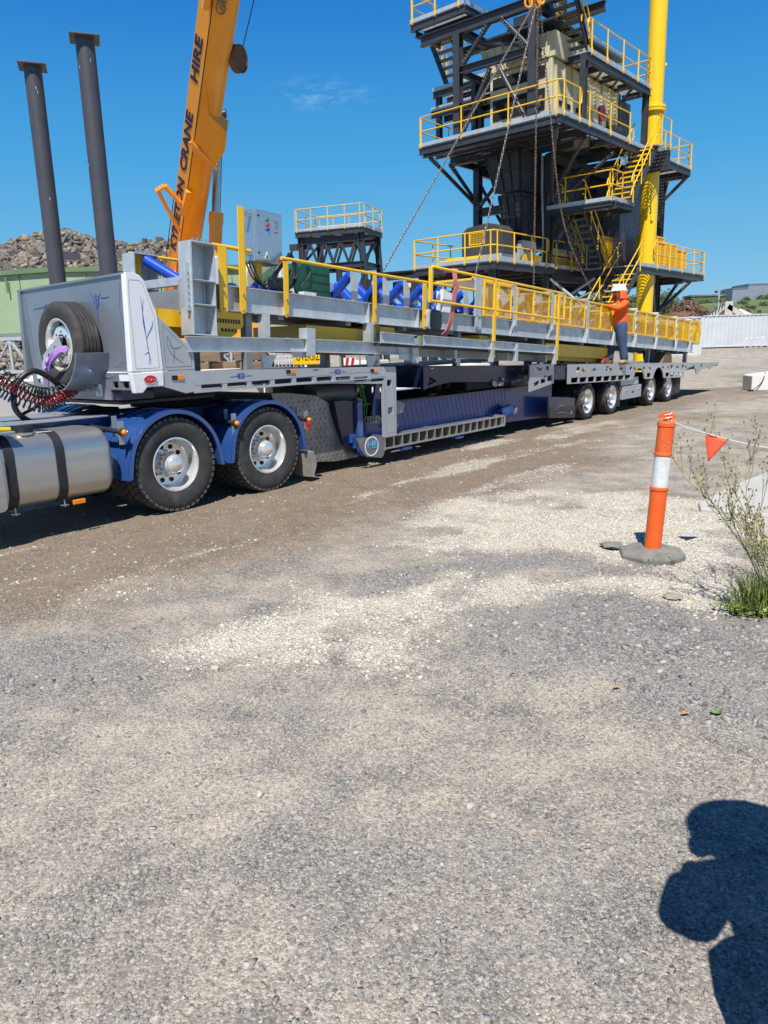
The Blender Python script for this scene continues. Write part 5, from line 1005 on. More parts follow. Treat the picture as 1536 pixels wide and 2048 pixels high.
def handrail(pts, par, h=1.02, gap=1.45, close=(0, 0), r=.026, out=None):
    P = [Vector(p) for p in pts]; n = len(P)
    for lv in (h, h * .52):
        o = []
        for i, p in enumerate(P):
            q = p + Vector((0, 0, lv))
            if 0 < i < n - 1:
                a = (P[i - 1] - p).normalized() * .12; b = (P[i + 1] - p).normalized() * .12; o += [q + a, q + (a + b) * .3, q + b]
            else: o.append(q)
        if lv == h:
            if close[0]: d = (P[0] - P[1]).normalized(); o = [P[0] + Vector((0, 0, h * .52)), P[0] + d * .1 + Vector((0, 0, h * .6)), P[0] + d * .1 + Vector((0, 0, h * .92))] + o
            if close[1]: d = (P[-1] - P[-2]).normalized(); o = o + [P[-1] + d * .1 + Vector((0, 0, h * .92)), P[-1] + d * .1 + Vector((0, 0, h * .6)), P[-1] + Vector((0, 0, h * .52))]
        MB().path(o, r, 7).build('handrail', Y, par, 60)
    for i in range(n - 1):
        a, b = P[i], P[i + 1]; d = b - a; L_ = d.length; k = max(1, round(L_ / gap)); no = Vector((d.y, -d.x, 0)).normalized()
        for j in range(k + 1):
            if i > 0 and j == 0 and L_ < .6: continue
            f = min(max(j / k, .12 / L_), 1 - .12 / L_); post_(a + d * f, h, no if out is None else out, par)
def deck(u0, u1, v0, v1, z, par, edges='', joists=None, fascia=.24):
    b = MB(); k = int((u1 - u0) / .07)
    for i in range(k + 1): uu = u0 + (u1 - u0) * i / k; b.box(uu - .008, uu + .008, v0, v1, z - .035, z)
    for i in range(int((v1 - v0) / .3) + 1): vv = min(v0 + .3 * i, v1 - .02); b.box(u0, u1, vv, vv + .012, z - .02, z - .002)
    b.build('deck_grating', G, par, stuff=True)
    n = joists or max(2, int((u1 - u0) / 1.6) + 1)
    for i in range(n): u_ = u0 + .08 + (u1 - u0 - .16) * i / (n - 1); beam((u_, v0, z - .15), (u_, v1, z - .15), .1, .22, par, 'joist')
    if (u1 - u0) > 2: 
        for i in range(n - 1):
            ua = u0 + .08 + (u1 - u0 - .16) * i / (n - 1); ub = u0 + .08 + (u1 - u0 - .16) * (i + 1) / (n - 1); MB().bar((ua, v0, z - .2), (ub, v1, z - .2), .06).build('deck_bracing', K, par)
    E = {'f': ((u0, v0), (u1, v0), (0, -1)), 'b': ((u0, v1), (u1, v1), (0, 1)), 'l': ((u0, v0), (u0, v1), (-1, 0)), 'r': ((u1, v0), (u1, v1), (1, 0))}
    for e in edges:
        a, b, o = E[e]; beam((*a, z - .04 - fascia / 2), (*b, z - .04 - fascia / 2), .1, fascia, par, 'edge_beam')
        a2 = (a[0] + o[0] * .05, a[1] + o[1] * .05); b2 = (b[0] + o[0] * .05, b[1] + o[1] * .05); MB().bar((*a2, z + .055), (*b2, z + .055), .012, .13).build('kick_plate', G, par)
def stair(a, b, v0, v1, name, rails=True, par=None, sides=(1, 1), h=.95):
    """a flight from a=(u,z) at the bottom to b=(u,z) at the top, between v0 (near) and v1"""
    st = bpy.data.objects.new(name, None); COL.objects.link(st); st.parent = par or tw_
    for v in (v0, v1): MB().channel((a[0], v, a[1] - .08), (b[0], v, b[1] - .08), .07, .24, .015, flip=1 if v == v1 else -1).build('stringer', K, st)
    n = int(abs(b[1] - a[1]) / .21); L_ = 1 if b[0] > a[0] else -1
    for i in range(1, n + 1):
        t = i / (n + .5); u_ = a[0] + (b[0] - a[0]) * t; z_ = a[1] + (b[1] - a[1]) * t; MB().box(u_ - .12, u_ + .12, v0 + .03, v1 - .03, z_ - .035, z_).build('tread', GR, st); MB().box(u_ - .12 * L_ - .02, u_ - .12 * L_ + .02, v0 + .03, v1 - .03, z_ - .04, z_ + .006).build('nosing', Y, st)
    if rails:
        for v, s_ in zip((v0 - .03, v1 + .03), sides):
            if not s_: continue
            for hh in (h, h * .5): MB().path([(a[0] - .1 * L_, v, a[1] + hh - .25), (a[0], v, a[1] + hh), (b[0], v, b[1] + hh), (b[0] + .15 * L_, v, b[1] + hh)], .024, 7).build('handrail', Y, st, 60)
            for t in (.04, .36, .68, .97): u_ = a[0] + (b[0] - a[0]) * t; z_ = a[1] + (b[1] - a[1]) * t; MB().tube((u_, v, z_ - .1), (u_, v, z_ + h), .024, 7).build('stanchion', Y, st, 50)
    return st
# --- main columns
Z1, Z2 = 4.55, 8.95
for u_, v_ in ((4, .12), (4, 3.4), (12.2, -1.0), (12.2, 3.3), (8.2, 3.4), (.6, 3.2), (.35, .25)): col(u_, v_, 0, Z2 - .3 if u_ > 1 else Z1 - .3)
for a, b in (((4, .12, 6.95), (4, 3.4, 6.95)), ((4, .12, 4.2), (12.2, .12, 4.2)), ((4, 3.4, 4.2), (12.2, 3.4, 4.2)), ((0, 3.4, 4.2), (12, 3.4, 4.2)), ((4, .12, 8.55), (12.2, .12, 8.55)), ((4, 3.4, 8.55), (12.2, 3.4, 8.55)), ((.66, -2, 8.74), (.66, 3.6, 8.74)), ((2.4, -2, 8.7), (2.4, 3.6, 8.7)), ((12.2, -2.1, 8.72), (12.2, 3.3, 8.72)), ((12.2, -2.2, 4.25), (12.2, 3.5, 4.25))): beam(a, b, .2, .32)
# knee braces under the overhanging decks
for a, b in (((.8, 3.4, 8.6), (4, 3.4, 7.2)), ((2.2, 3.5, 8.6), (4, 3.4, 7.3)), ((4, 2.0, 8.4), (4, 3.3, 7.2)), ((.7, -1.9, 8.6), (4, .05, 6.9)), ((2.6, -2.0, 8.6), (4, .05, 7.1)), ((5.4, -1.8, 8.6), (4.05, .0, 6.8)), ((5.6, .1, 8.5), (4.1, .12, 6.9)), ((13.6, -2.2, 4.4), (12.3, -1.0, 2.8)), ((14.0, -1.4, 4.4), (12.3, -1.0, 2.75)), ((12.4, -2.1, 8.7), (12.25, -1.0, 7.7)), ((13.0, -1.0, 9.0), (12.3, -1.0, 7.6)), ((6.6, -2.2, 4.3), (4.2, .1, 2.8)), ((9.2, -2.0, 4.3), (12.1, -1., 2.6)), ((4.1, .1, 2.2), (7.4, .2, 4.2)), ((8.0, .2, 4.2), (12.0, -.9, 1.6))): brace(a, b, .075)
for a, b in (((4, .0, 4.1), (4.8, -1.2, 2.9)), ((4.1, .2, 2.9), (6.6, -.6, 4.2))): MB().tube(a, b, .06, 8).build('brace', G, tw_, 40)
for a, b in (((4, .12, 7.1), (6.5, .0, 8.5)), ((9.5, .0, 8.5), (12.1, -1, 6.9)), ((4, .2, 5.0), (8.2, 3.3, 8.3)), ((12.2, -1, 5.0), (12.2, 3.3, 8.2)), ((12.2, 3.3, 5.0), (12.2, -1, 8.2)), ((8.2, 3.4, 4.8), (4, 3.4, 8.2)), ((4.1, 3.3, 2.0), (8, 3.4, 4.2)), ((.4, .3, .6), (.6, 3.1, 4.1)), ((.4, .3, 4.1), (3.9, .12, 1.8)), ((4.2, .1, 4.1), (6.5, .1, 1.2)), ((6.5, .1, 1.2), (8.0, .3, 4.1)), ((12.2, -.9, 1.2), (12.2, 3.2, 4.1))): brace(a, b, .07)
for k in range(9): beam((1.0 + 1.35 * k, -1.0, 8.76), (1.0 + 1.35 * k, 3.2, 8.76), .1, .2, None, 'floor_beam')
for k in range(8): beam((.6 + 1.6 * k, .2, 4.32), (.6 + 1.6 * k, 3.4, 4.32), .1, .2, None, 'floor_beam')
for k in range(4): MB().path(smooth_path([(3.7 + .08 * k, .3, 8.6), (3.72 + .08 * k, .28, 7.2), (3.8 + .06 * k, .25, 5.6), (3.8 + .06 * k, .3, 4.6)], 5), .022, 6).build('service_pipe', G if k < 2 else M_['hose'], tw_, 40)
for a, b in (((1.0, 1.2, 12.0), (1.0, -.6, 11.4)), ((2.4, 1.9, 9.1), (2.4, -.9, 10.8)), ((.75, 2.0, 10.2), (3.5, 2.1, 10.2))): MB().bar(a, b, .09).build('tie_bar', K, tw_)
# --- lower deck
deck(0, 4.2, 0, 3.65, Z1, tw_, 'fl'); deck(4.2, 12.4, .1, 3.4, Z1, tw_, 'f'); deck(6.3, 14.2, -2.42, .05, Z1, tw_, 'fr')
handrail([(2.6, 3.65, Z1), (0, 3.65, Z1), (0, 0, Z1), (3.72, 0, Z1)], tw_, close=(0, 1), out=None)
handrail([(4.35, .06, Z1), (7.2, .06, Z1)], tw_, close=(1, 0), gap=1.3)
handrail([(8.35, -2.4, Z1), (14.2, -2.4, Z1), (14.2, .0, Z1)], tw_, close=(1, 0), gap=1.4)
# drive housing with yellow mesh window
MB().plate([(.30, 4.9), (2.10, 4.9), (2.10, 5.75), (1.85, 5.92), (.95, 6.0), (.50, 5.9), (.30, 5.7)], axis='x', a0=1.0, a1=1.8).build('drive_housing', mat('grey_cover', (.055, .055, .058), None, 3, .45, dirt=.2), tw_, bevel=.03)
wf = MB(); wf.box(.97, 1.0, 1.05, 1.75, 5.28, 5.32).box(.97, 1.0, 1.05, 1.75, 5.68, 5.72).box(.97, 1.0, 1.05, 1.1, 5.32, 5.68).box(.97, 1.0, 1.68, 1.75, 5.32, 5.68).build('mesh_window_frame', Y, tw_, join=True)
b = MB()
for i in range(9):
    b.bar((.985, 1.1 + .065 * i, 5.3), (.985, 1.1 + .065 * i, 5.7), .012)
    if i < 6: b.bar((.985, 1.05, 5.32 + .065 * i), (.985, 1.75, 5.32 + .065 * i), .012)
b.build('mesh_window', Y, tw_, stuff=True)
MB().box(1.0, 3.6, .35, 2.2, 4.6, 4.9).build('drive_base', G, tw_)
MB().box(.25, .33, .7, 2.7, 4.6, 4.75).box(.35, .6, .8, 2.4, 4.62, 4.82).build('yellow_pipe_stack', Y, tw_, bevel=.03)
MB().box(2.4, 3.4, .3, .5, 4.9, 5.45).box(2.2, 2.35, .3, .42, 4.62, 5.3).build('machine_frame', G, tw_)
MB().box(2.3, 3.6, .2, .26, 4.62, 4.95).build('yellow_guard_panel', Y, tw_)
for i in range(4): MB().tube((2.6 + .28 * i, .28, 5.12), (2.6 + .28 * i, .6, 5.18), .07, 12).build('roller', M_['roller'], tw_, 40)
for i in range(8): MB().tube((4.7 + .3 * i, .5, 5.22), (4.7 + .3 * i, .9, 5.1), .06, 12).build('roller', M_['roller'], tw_, 40)
MB().box(4.5, 7.2, .45, .5, 5.1, 5.36).box(4.5, 7.2, .5, 1.4, 5.34, 5.36).build('idler_cover', G, tw_)
def ymesh(u0, u1, v, z0, z1, par=tw_, top=True):
    f = MB(); t = .05
    f.box(u0, u1, v - t, v, z0, z0 + t).box(u0, u1, v - t, v, z1 - t, z1).box(u0, u0 + t, v - t, v, z0 + t, z1 - t).box(u1 - t, u1, v - t, v, z0 + t, z1 - t).box((u0 + u1) / 2 - t / 2, (u0 + u1) / 2 + t / 2, v - t, v, z0 + t, z1 - t)
    f.build('guard_frame', Y, par, join=True); b = MB(); n = int((u1 - u0) / .06); k = int((z1 - z0) / .06)
    for i in range(n): b.bar((u0 + .06 * i + .03, v - .02, z0), (u0 + .06 * i + .03, v - .02, z1), .014)
    for i in range(k): b.bar((u0, v - .02, z0 + .06 * i + .03), (u1, v - .02, z0 + .06 * i + .03), .014)
    b.build('guard_mesh', Y, par, stuff=True)
for i in range(3): ymesh(4.5 + .9 * i, 5.36 + .9 * i, .4, 4.6, 5.02)
ymesh(7.5, 8.7, -.4, 4.65, 5.95); ymesh(9.3, 10.3, -2.0, 4.65, 5.7); ymesh(10.4, 11.6, -2.0, 4.65, 5.75); ymesh(11.7, 12.9, -2.0, 4.65, 5.55); ymesh(9.6, 11.2, -1.6, 5.75, 6.05)
MB().box(9.3, 12.9, -1.95, -1.2, 5.55, 5.60).box(9.6, 11.2, -1.55, -1.0, 5.95, 6.02).build('guard_roof', Y, tw_); MB().box(9.3, 9.34, -2.0, -1.2, 4.65, 5.7).box(9.6, 9.64, -1.6, -1.0, 5.75, 6.05).build('guard_end', Y, tw_)
for a in ((7.5, 8.7, -.35, .4, 5.92, 5.95),): MB().box(*a).build('guard_roof', Y, tw_)
MB().box(9.5, 12.8, -1.8, -1.2, 4.65, 5.2).build('conveyor_body', G, tw_)
# --- dark hopper, chute and its ribs
def frustum(t, zt, b_, zb, name, m=HB):
    vs = [(t[0], t[2], zt), (t[1], t[2], zt), (t[1], t[3], zt), (t[0], t[3], zt), (b_[0], b_[2], zb), (b_[1], b_[2], zb), (b_[1], b_[3], zb), (b_[0], b_[3], zb)]
    o = MB().add(vs, [(0, 1, 2, 3), (7, 6, 5, 4), (0, 4, 5, 1), (1, 5, 6, 2), (2, 6, 7, 3), (3, 7, 4, 0)]).build(name, m, tw_); V = [Vector(v) for v in vs]
    b = MB()
    for i, j in ((0, 1), (3, 0)):
        n = 7 if (i, j) == (0, 1) else 3
        for k in range(n + 1):
            f = k / n; p = V[i].lerp(V[j], f); q = V[i + 4].lerp(V[j + 4], f); b.bar(p, q, .05, .14)
        for f in (.02, .45, .97): b.bar(V[i].lerp(V[i + 4], f), V[j].lerp(V[j + 4], f), .08, .1)
    b.build(name + '_rib', m, tw_, join=True); return o
frustum((2.3, 9.4, .42, 1.9), 8.6, (2.45, 8.4, .46, 1.5), 7.25, 'hopper'); frustum((2.5, 8.2, .46, 1.42), 7.15, (2.7, 5.6, .5, 1.2), 5.35, 'discharge_chute')
MB().box(8.6, 11.8, -.7, 2.5, 4.7, 8.3).build('cladding_wall', mat('dark_blue_grey_sheet', (.10, .105, .14), (.07, .07, .10), 1.5, .45, dirt=.15), tw_)
for i in range(8): brace((4.6 + .55 * i, -.05, 7.2), (5.6 + .45 * i, .05, 4.9), .04, None, False)
# --- landing between the flights, the flights themselves
deck(3.85, 5.7, -2.5, .1, 6.65, tw_, 'fl', fascia=.16); beam((3.95, -2.6, 6.5), (3.95, .15, 6.5), .14, .18)
handrail([(3.85, -2.5, 6.65), (3.85, -.5, 6.65)], tw_, gap=1.9); handrail([(4.95, -2.5, 6.65), (3.85, -2.5, 6.65)], tw_, gap=.9)
stair((4.95, 6.65), (7.1, Z2), -2.75, -1.85, 'stair_flight'); stair((1.5, .15), (6.75, Z1), -2.5, -1.6, 'stair_flight'); stair((6.3, Z1), (4.35, 6.6), -1.15, -.25, 'stair_flight')
brace((3.3, -.6, 5.35), (4.9, -.55, 6.55), .06, None, False)
deck(6.9, 8.2, -2.85, -2.2, Z2, tw_, 'r'); MB().box(8.0, 8.12, -2.9, -1.7, 8.2, 8.98).build('landing_panel', K, tw_)
# --- mid deck
deck(.56, 2.6, -2.15, 3.7, Z2, tw_, 'fl', 3); deck(2.6, 7.9, -2.15, -1.3, Z2, tw_, 'f'); deck(9.1, 12.45, -2.15, 3.4, Z2, tw_, 'fr'); deck(2.6, 9.1, 1.3, 3.7, Z2, tw_, 'b')
handrail([(2.6, 3.7, Z2), (.56, 3.7, Z2), (.56, -2.15, Z2), (1.9, -2.15, Z2)], tw_, gap=1.9, close=(0, 1))
handrail([(2.4, -2.15, Z2), (5.95, -2.15, Z2)], tw_, gap=1.75, close=(1, 0)); handrail([(9.2, -2.15, Z2), (12.45, -2.15, Z2), (12.45, 0, Z2)], tw_, gap=1.8); handrail([(6.9, -2.9, Z2), (8.05, -2.9, Z2)], tw_, gap=1.1)
# --- upper portal
for v_ in (2.05, -1.0): col(.75, v_, Z2, 12.4, .27)
for u_, v_, z_ in ((2.6, -1.05, 13.6), (2.6, 2.6, 11.6), (2.2, -2.1, 11.1), (7.4, -2.1, 11.1), (3.6, 3.0, 11.9), (6.8, -1.2, 11), (6.8, 2.2, 11), (3.55, 5.0, 11.8)): col(u_, v_, Z2 if u_ < 3.5 or v_ < 4 else 9.9, z_, .2)
beam((.75, 3.7, 12.55), (.75, -2.6, 12.52), .2, .34); beam((.75, 2.05, 11.2), (.75, -1.0, 11.15), .18, .24); beam((2.6, 3.6, 12.5), (2.6, -2.6, 12.5), .2, .3); beam((.75, -1, 12.5), (3.0, -1, 12.5), .2, .3); beam((.75, 2.05, 12.5), (3.2, 2.05, 12.5), .2, .3); beam((.75, 2.05, 11.2), (3.6, 2.05, 11.2), .15, .22); beam((.75, -1, 11.15), (3, -1, 11.15), .15, .22)
for a, b in (((.75, 1.85, 11.35), (.75, .75, 12.4)), ((.75, .25, 12.4), (.75, -.75, 11.35)), ((.75, 1.85, 9.15), (.75, .68, 11.0)), ((.75, .42, 11.05), (.75, -.75, 9.1)), ((.75, -1.0, 9.2), (2.4, -1.0, 11.0))): brace(a, b, .08)
# top decks, partly out of the picture
deck(.6, 2.2, 1.65, 4.05, 13.2, tw_, 'fl', 3); beam((.7, 3.9, 12.85), (2.2, 3.9, 12.85), .12, .2); beam((1.4, 1.7, 12.95), (1.4, 3.9, 12.95), .12, .2)
handrail([(2.2, 4.05, 13.2), (.6, 4.05, 13.2), (.6, 1.75, 13.2)], tw_, gap=1.2)
deck(.6, 1.5, -2.6, 1.4, 13.9, tw_, 'fl', 2)
stair((3.5, 11.95), (2.5, 13.2), 3.6, 4.5, 'stair_flight', sides=(1, 1)); deck(3.3, 5.2, 2.4, 5.1, 11.75, tw_, 'fl', 3)
deck(2.9, 4.6, 2.3, 4.9, 10.9, tw_, 'l', 3)
# cream screen box
cr_ = M_['cream']
MB().box(1.3, 6.5, -1.4, 1.05, 9.15, 10.95).build('screen_box', cr_, tw_, bevel=.02)
for z0, z1 in ((9.42, 10.08), (10.42, 10.78)):
    for va, vb in ((-1.15, -.6), (-.5, .92)): MB().box(1.27, 1.30, va, vb, z0, z1).build('screen_opening', M_['darkhole'], tw_)
MB().plate([(1.45, 11.78), (-1.4, 11.70), (-1.3, 10.98), (1.0, 10.98)], axis='x', a0=1.22, a1=1.4).build('screen_lip', cr_, tw_)
for k in range(8): MB().bar((1.19, 1.25 - .36 * k, 11.72), (1.19, .95 - .31 * k, 11.0), .03, .06).build('lip_rib', cr_, tw_)
MB().box(1.3, 6.5, -1.5, 1.2, 11.0, 11.75).build('feed_box', cr_, tw_)
for k in range(9): MB().box(1.5 + .58 * k, 1.56 + .58 * k, -1.46, -1.4, 9.2, 10.9).build('screen_rib', cr_, tw_)
for k in range(7): MB().box(1.8 + .62 * k, 2.0 + .62 * k, -1.425, -1.4, 9.6, 9.75).build('screen_slot', M_['darkhole'], tw_)
MB().tube((3.9, -1.75, 9.6), (3.9, -1.4, 9.6), .24, 20).build('exciter_motor', M_['cream'], tw_, 40); MB().tube((4.35, -1.80, 9.75), (4.35, -1.7, 9.75), .26, 20).build('exciter_guard', M_['red'], tw_, 40)
MB().box(1.2, 6.6, -1.5, 1.4, 12.02, 12.12).build('shade_plate', K, tw_)  # solid plate added to shade the cream box below
MB().box(6.7, 8.1, -1.2, 1.5, 9.0, 10.9).build('motor_housing', K, tw_, bevel=.03); MB().box(5.2, 5.9, -1.9, -1.45, 9.0, 9.5).build('motor_base', K, tw_)
# upper side walkway and stair
deck(2.15, 7.55, -2.2, -1.1, 11.15, tw_, 'f', 5); handrail([(2.3, -2.2, 11.15), (7.55, -2.2, 11.15), (7.55, -.6, 11.15)], tw_, gap=1.3, close=(1, 0)); handrail([(5.4, -.4, 11.15), (7.5, -.4, 11.15)], tw_)
stair((2.5, 11.2), (.75, 13.6), -2.1, -1.25, 'stair_flight')
MB().box(2.0, 2.6, -1.05, -.95, 12.2, 12.7).build('sign_plate', M_['white'], tw_); MB().box(2.05, 2.5, -1.07, -1.05, 12.28, 12.36).build('sign_line', M_['red'], tw_)
beam((2.2, -2.1, 11.0), (7.5, -2.1, 11.0), .12, .2)
for i in range(4): MB().bar((2.3 + 1.3 * i, -2.1, 10.95), (3.6 + 1.3 * i, -1.1, 10.95), .07).build('deck_bracing', K, tw_)
MB().box(2.4, 3.2, .2, .8, 12.0, 13.0).box(1.5, 2.4, -.6, .5, 12.1, 12.3).build('top_housing', K, tw_)
# --- tall yellow column standing in front
ym = thing('yellow_column', 'tall round bright yellow steel column with a bolted flange, right of the tower stairs', 'column', (7.67, 22.0, 0))
# placed by its own footprint in the plant grid
cu, cv_ = 8.5, -1.98; ym.location = (WO[0] + cu * math.cos(WR) - cv_ * math.sin(WR), WO[1] + cu * math.sin(WR) + cv_ * math.cos(WR), 0)
yl = mat('bright_yellow_paint', (.86, .56, .008), (.82, .52, .008), 1.5, .36, 0, 0, coat=.2, dirt=.05)
MB().lathe([(.345, 0), (.345, 10.55)], axis='z', n=40).build('lower_tube', yl, ym, 40); MB().lathe([(.345, 10.72), (.345, 19)], axis='z', n=40).build('upper_tube', yl, ym, 40)
MB().lathe([(.345, 10.5), (.46, 10.52), (.47, 10.62), (.345, 10.63)], axis='z', n=40).lathe([(.345, 10.64), (.47, 10.645), (.46, 10.74), (.345, 10.75)], axis='z', n=40).build('flange', yl, ym, 40, join=True)
b = MB()
for i in range(20): a = 2 * PI * i / 20; b.plate([(.345, 10.36), (.40, 10.5), (.345, 10.5)], axis='y', a0=-.008, a1=.008); n_ = 6; b.v[-n_:] = [tuple(Matrix.Rotation(a, 3, 'Z') @ Vector(v)) for v in b.v[-n_:]]
b.build('gusset', yl, ym, stuff=True)
MB().box(-.05, .05, -.42, -.34, 6.4, 6.6).box(.30, .42, -.06, .06, 12.2, 12.3).build('lug', yl, ym)
# --- second, smaller plant frame behind
sf = thing('steel_transfer_tower', 'small dark steel trestle tower with pale yellow rails behind the conveyor', 'tower', (-2.0, 40.0, 0), R(-22))
yp = mat('pale_yellow_paint', (.72, .50, .12), None, 3, .5)
Yk = Y; Y = yp
def lcol(x, y, x2, y2, z1): return MB().ibeam((x, y, 0), (x2, y2, z1), .26, .26, .03, (1, 0, 0)).build('column', K, sf)
for x in (-1.55, 1.75):
    for y in (-1.0, 1.1): lcol(x * 1.25 if x > 0 else x * .9, y, x, y, 7.2)
deck(-1.75, 1.95, -1.2, 1.3, 7.42, sf, 'flrb', 4); handrail([(1.95, 1.3, 7.42), (-1.75, 1.3, 7.42), (-1.75, -1.2, 7.42), (1.95, -1.2, 7.42), (1.95, 1.3, 7.42)], sf, h=1.05, gap=1.0)
for y in (-1.0, 1.1):
    beam((-1.75, y, 5.7), (1.95, y, 5.7), .16, .26, sf); beam((-1.75, y, 6.95), (1.95, y, 6.95), .16, .3, sf)
    for k in range(4): x = -1.5 + .85 * k; MB().bar((x, y, 5.8), (x + .42, y, 6.9), .1).bar((x + .42, y, 6.9), (x + .85, y, 5.8), .1).build('truss_brace', K, sf, join=True)
for x in (-1.6, 1.8): beam((x, -1, 5.7), (x, 1.1, 5.7), .16, .24, sf); MB().bar((x, -1, 5.8), (x, 1.1, 7.0), .1).build('truss_brace', K, sf)
MB().bar((-1.3, -1, 5.5), (.4, -1, 2.6), .12).bar((1.9, -1, 5.3), (.6, -1, 2.6), .12).build('brace', K, sf); MB().ibeam((.5, -1, 0), (.5, -1, 5.6), .24, .24, .03, (1, 0, 0)).build('column', K, sf); beam((-1.6, -1, 3.6), (2.2, -1, 3.6), .15, .22, sf)
MB().box(-3.2, -1.6, -.2, .9, 4.9, 5.7).build('feed_boot', K, sf, bevel=.02); beam((-4.6, .3, 5.2), (-1.5, .3, 5.4), .2, .5, sf); MB().box(-2.3, -1.2, -.9, -.6, 6.6, 6.9).build('motor_base', K, sf)
Y = Yk
gb = thing('steel_gantry', 'dark steel gantry beams and motor box beside the tower deck', 'gantry', (1.4, 36.0, 0), R(20))
for a, b in (((-1.6, 0, 4.75), (2.6, 0, 5.1)), ((-1.4, 1.2, 4.9), (2.6, 1.2, 5.2)), ((-1.6, 0, 4.0), (2.4, 0, 4.0))): beam(a, b, .2, .34, gb)
for x in (-1.5, .8, 2.4):
    for y in (0, 1.2): MB().ibeam((x, y, 0), (x, y, 4.8), .2, .2, .025, (1, 0, 0)).build('column', K, gb)
MB().box(-.6, .6, -.5, .4, 3.95, 4.6).build('motor_box', K, gb, bevel=.02); MB().box(-.3, -.05, -.52, -.5, 4.3, 4.5).build('box_label', M_['white'], gb); MB().bar((-1.5, 0, 4.6), (-2.4, 0, 2.5), .12).build('brace', K, gb)
# --- lifting chains and their hook above the load
def rigp(s, n_, z): q = TA + TD * s + TN * n_; return Vector((q[0], q[1], z))
HK = rigp(9.68, .85, 8.12)
LINK = MB().path([(math.cos(a) * (.013) + 0, 0, .026 * (1 if math.sin(a) > 0 else -1) + .014 * math.sin(a)) for a in [2 * PI * (i + .5) / 10 for i in range(10)]], .0045, 5, True)
def chain(label, a, b, sag=0., m='chain', mid=None):
    pts = [Vector(a).lerp(Vector(b), i / 40) - Vector((0, 0, sag * 4 * (i / 40) * (1 - i / 40))) for i in range(41)]
    if mid: pts = smooth_path([a, *mid, b], 20)
    cum = [0]
    for i in range(1, len(pts)): cum.append(cum[-1] + (pts[i] - pts[i - 1]).length)
    n = int(cum[-1] / .066); B = MB(); j = 0
    for i in range(n):
        d = cum[-1] * (i + .5) / n
        while cum[j + 1] < d: j += 1
        t = (d - cum[j]) / (cum[j + 1] - cum[j]); p = pts[j].lerp(pts[j + 1], t); dr = (pts[j + 1] - pts[j]).normalized(); q = Vector((0, 0, 1)).rotation_difference(dr).to_matrix() @ Matrix.Rotation(PI / 2 * (i % 2) + .5, 3, 'Z')
        B.add([q @ Vector(v) * 1.2 + p for v in LINK.v], LINK.f)
    o = B.build('lifting_chain', M_[m], None, 60, join=True); return tag(o, label, 'chain', 'chains of the lifting sling')
M_['chain2'] = mat('galvanised_chain', (.22, .205, .19), (.12, .11, .10), 8, .5, .5)
chain('longest grey lifting chain sloping down to the far left of the conveyor', HK, rigp(5.0, 1.0, 2.95), m='chain2')
chain('grey lifting chain hanging just left of the middle down to the yellow guards', HK + Vector((.03, 0, 0)), rigp(7.75, 1.0, 2.95), m='chain2')
chain('rusty lifting chain hanging nearly straight down in the middle', HK + Vector((.06, 0, 0)), rigp(10.3, 1.1, 2.7))
chain('rusty lifting chain curving right down to the worker\'s hands', HK + Vector((.1, 0, 0)), rigp(12.15, .45, 2.62), mid=(rigp(10.45, .9, 6.6), rigp(11.1, .8, 4.2)))
hk = thing('lifting_hook', 'orange shackle cluster gathering the chains at the top of the picture', 'hook', tuple(HK))
for i in range(5): MB().path([(.07 * math.cos(a), 0, .09 * math.sin(a)) for a in [2 * PI * k / 12 for k in range(12)]], .022, 7, True).build('shackle', M_['crane'], hk, 60, loc=(-.12 + .06 * i, .03 * (i % 2), .02 + .05 * (i % 3)), rot=(0, 0, .8 * i))
MB().lathe([(.05, .1), (.12, .2), (.14, .5), (.1, .7)], axis='z', n=16).build('hook_block', M_['crane'], hk, 40)
MB().tube((0, 0, .7), (0, 0, 12), .016, 6).build('hoist_rope', M_['hose'], hk)
# ------------------------------------------------------------------ things behind the rig
def freepole(x, y, top, r, label, cap=True, lug=False):
    t = thing('steel_pole', label, 'pole', (x, y, 0), R(20), 'dark steel poles behind the headboard')
    MB().tube((0, 0, 0), (0, 0, top), r, 28).build('shaft', M_['pole'], t, 40)
    if cap: MB().box(-r * 1.55, r * 1.55, -r * 1.55, r * 1.55, top, top + .03).build('cap_plate', M_['pole'], t, bevel=.004)
    for z in (top * .62, top * .35): MB().tube((0, 0, z), (0, 0, z + .012), r * 1.012, 28).build('weld_seam', M_['pole'], t, 40)
    if lug: MB().plate([(r, 3.62), (r + .32, 3.62), (r + .32, 3.75), (r, 3.78)], axis='y', a0=-r * .9, a1=-r * .9 + .02).build('lug', M_['pole'], t)
    b = MB()
    for k in range(3): a = random.uniform(3.4, 5.2); b.box(-.006, .006, -.003, .003, -.03, .03, Matrix.Translation((r * 1.0 * math.cos(a), r * 1.0 * math.sin(a), top - .4 - 1.1 * k * random.random())) @ Matrix.Rotation(a + PI / 2, 4, 'Z'))
    b.build('scuff_mark', M_['galv'], t, stuff=True); return t
freepole(-6.60, 16, 7.2, .165, 'shorter dark grey steel pole with a square cap plate, left of the pair', lug=True)
freepole(-5.53, 16, 7.66, .178, 'taller dark grey steel pole with a square cap plate beside the crane', )
lp = thing('raking_prop', 'dark grey steel prop leaning at the left edge of the picture behind the hoses', 'prop', (-9.3, 18.5, 0)); MB().tube((0, 0, 0), (-1.1, .6, 5.2), .16, 20).build('shaft', M_['pole'], lp, 40); MB().box(-.3, .3, -.3, .3, 0, .04).build('base_plate', M_['pole'], lp)
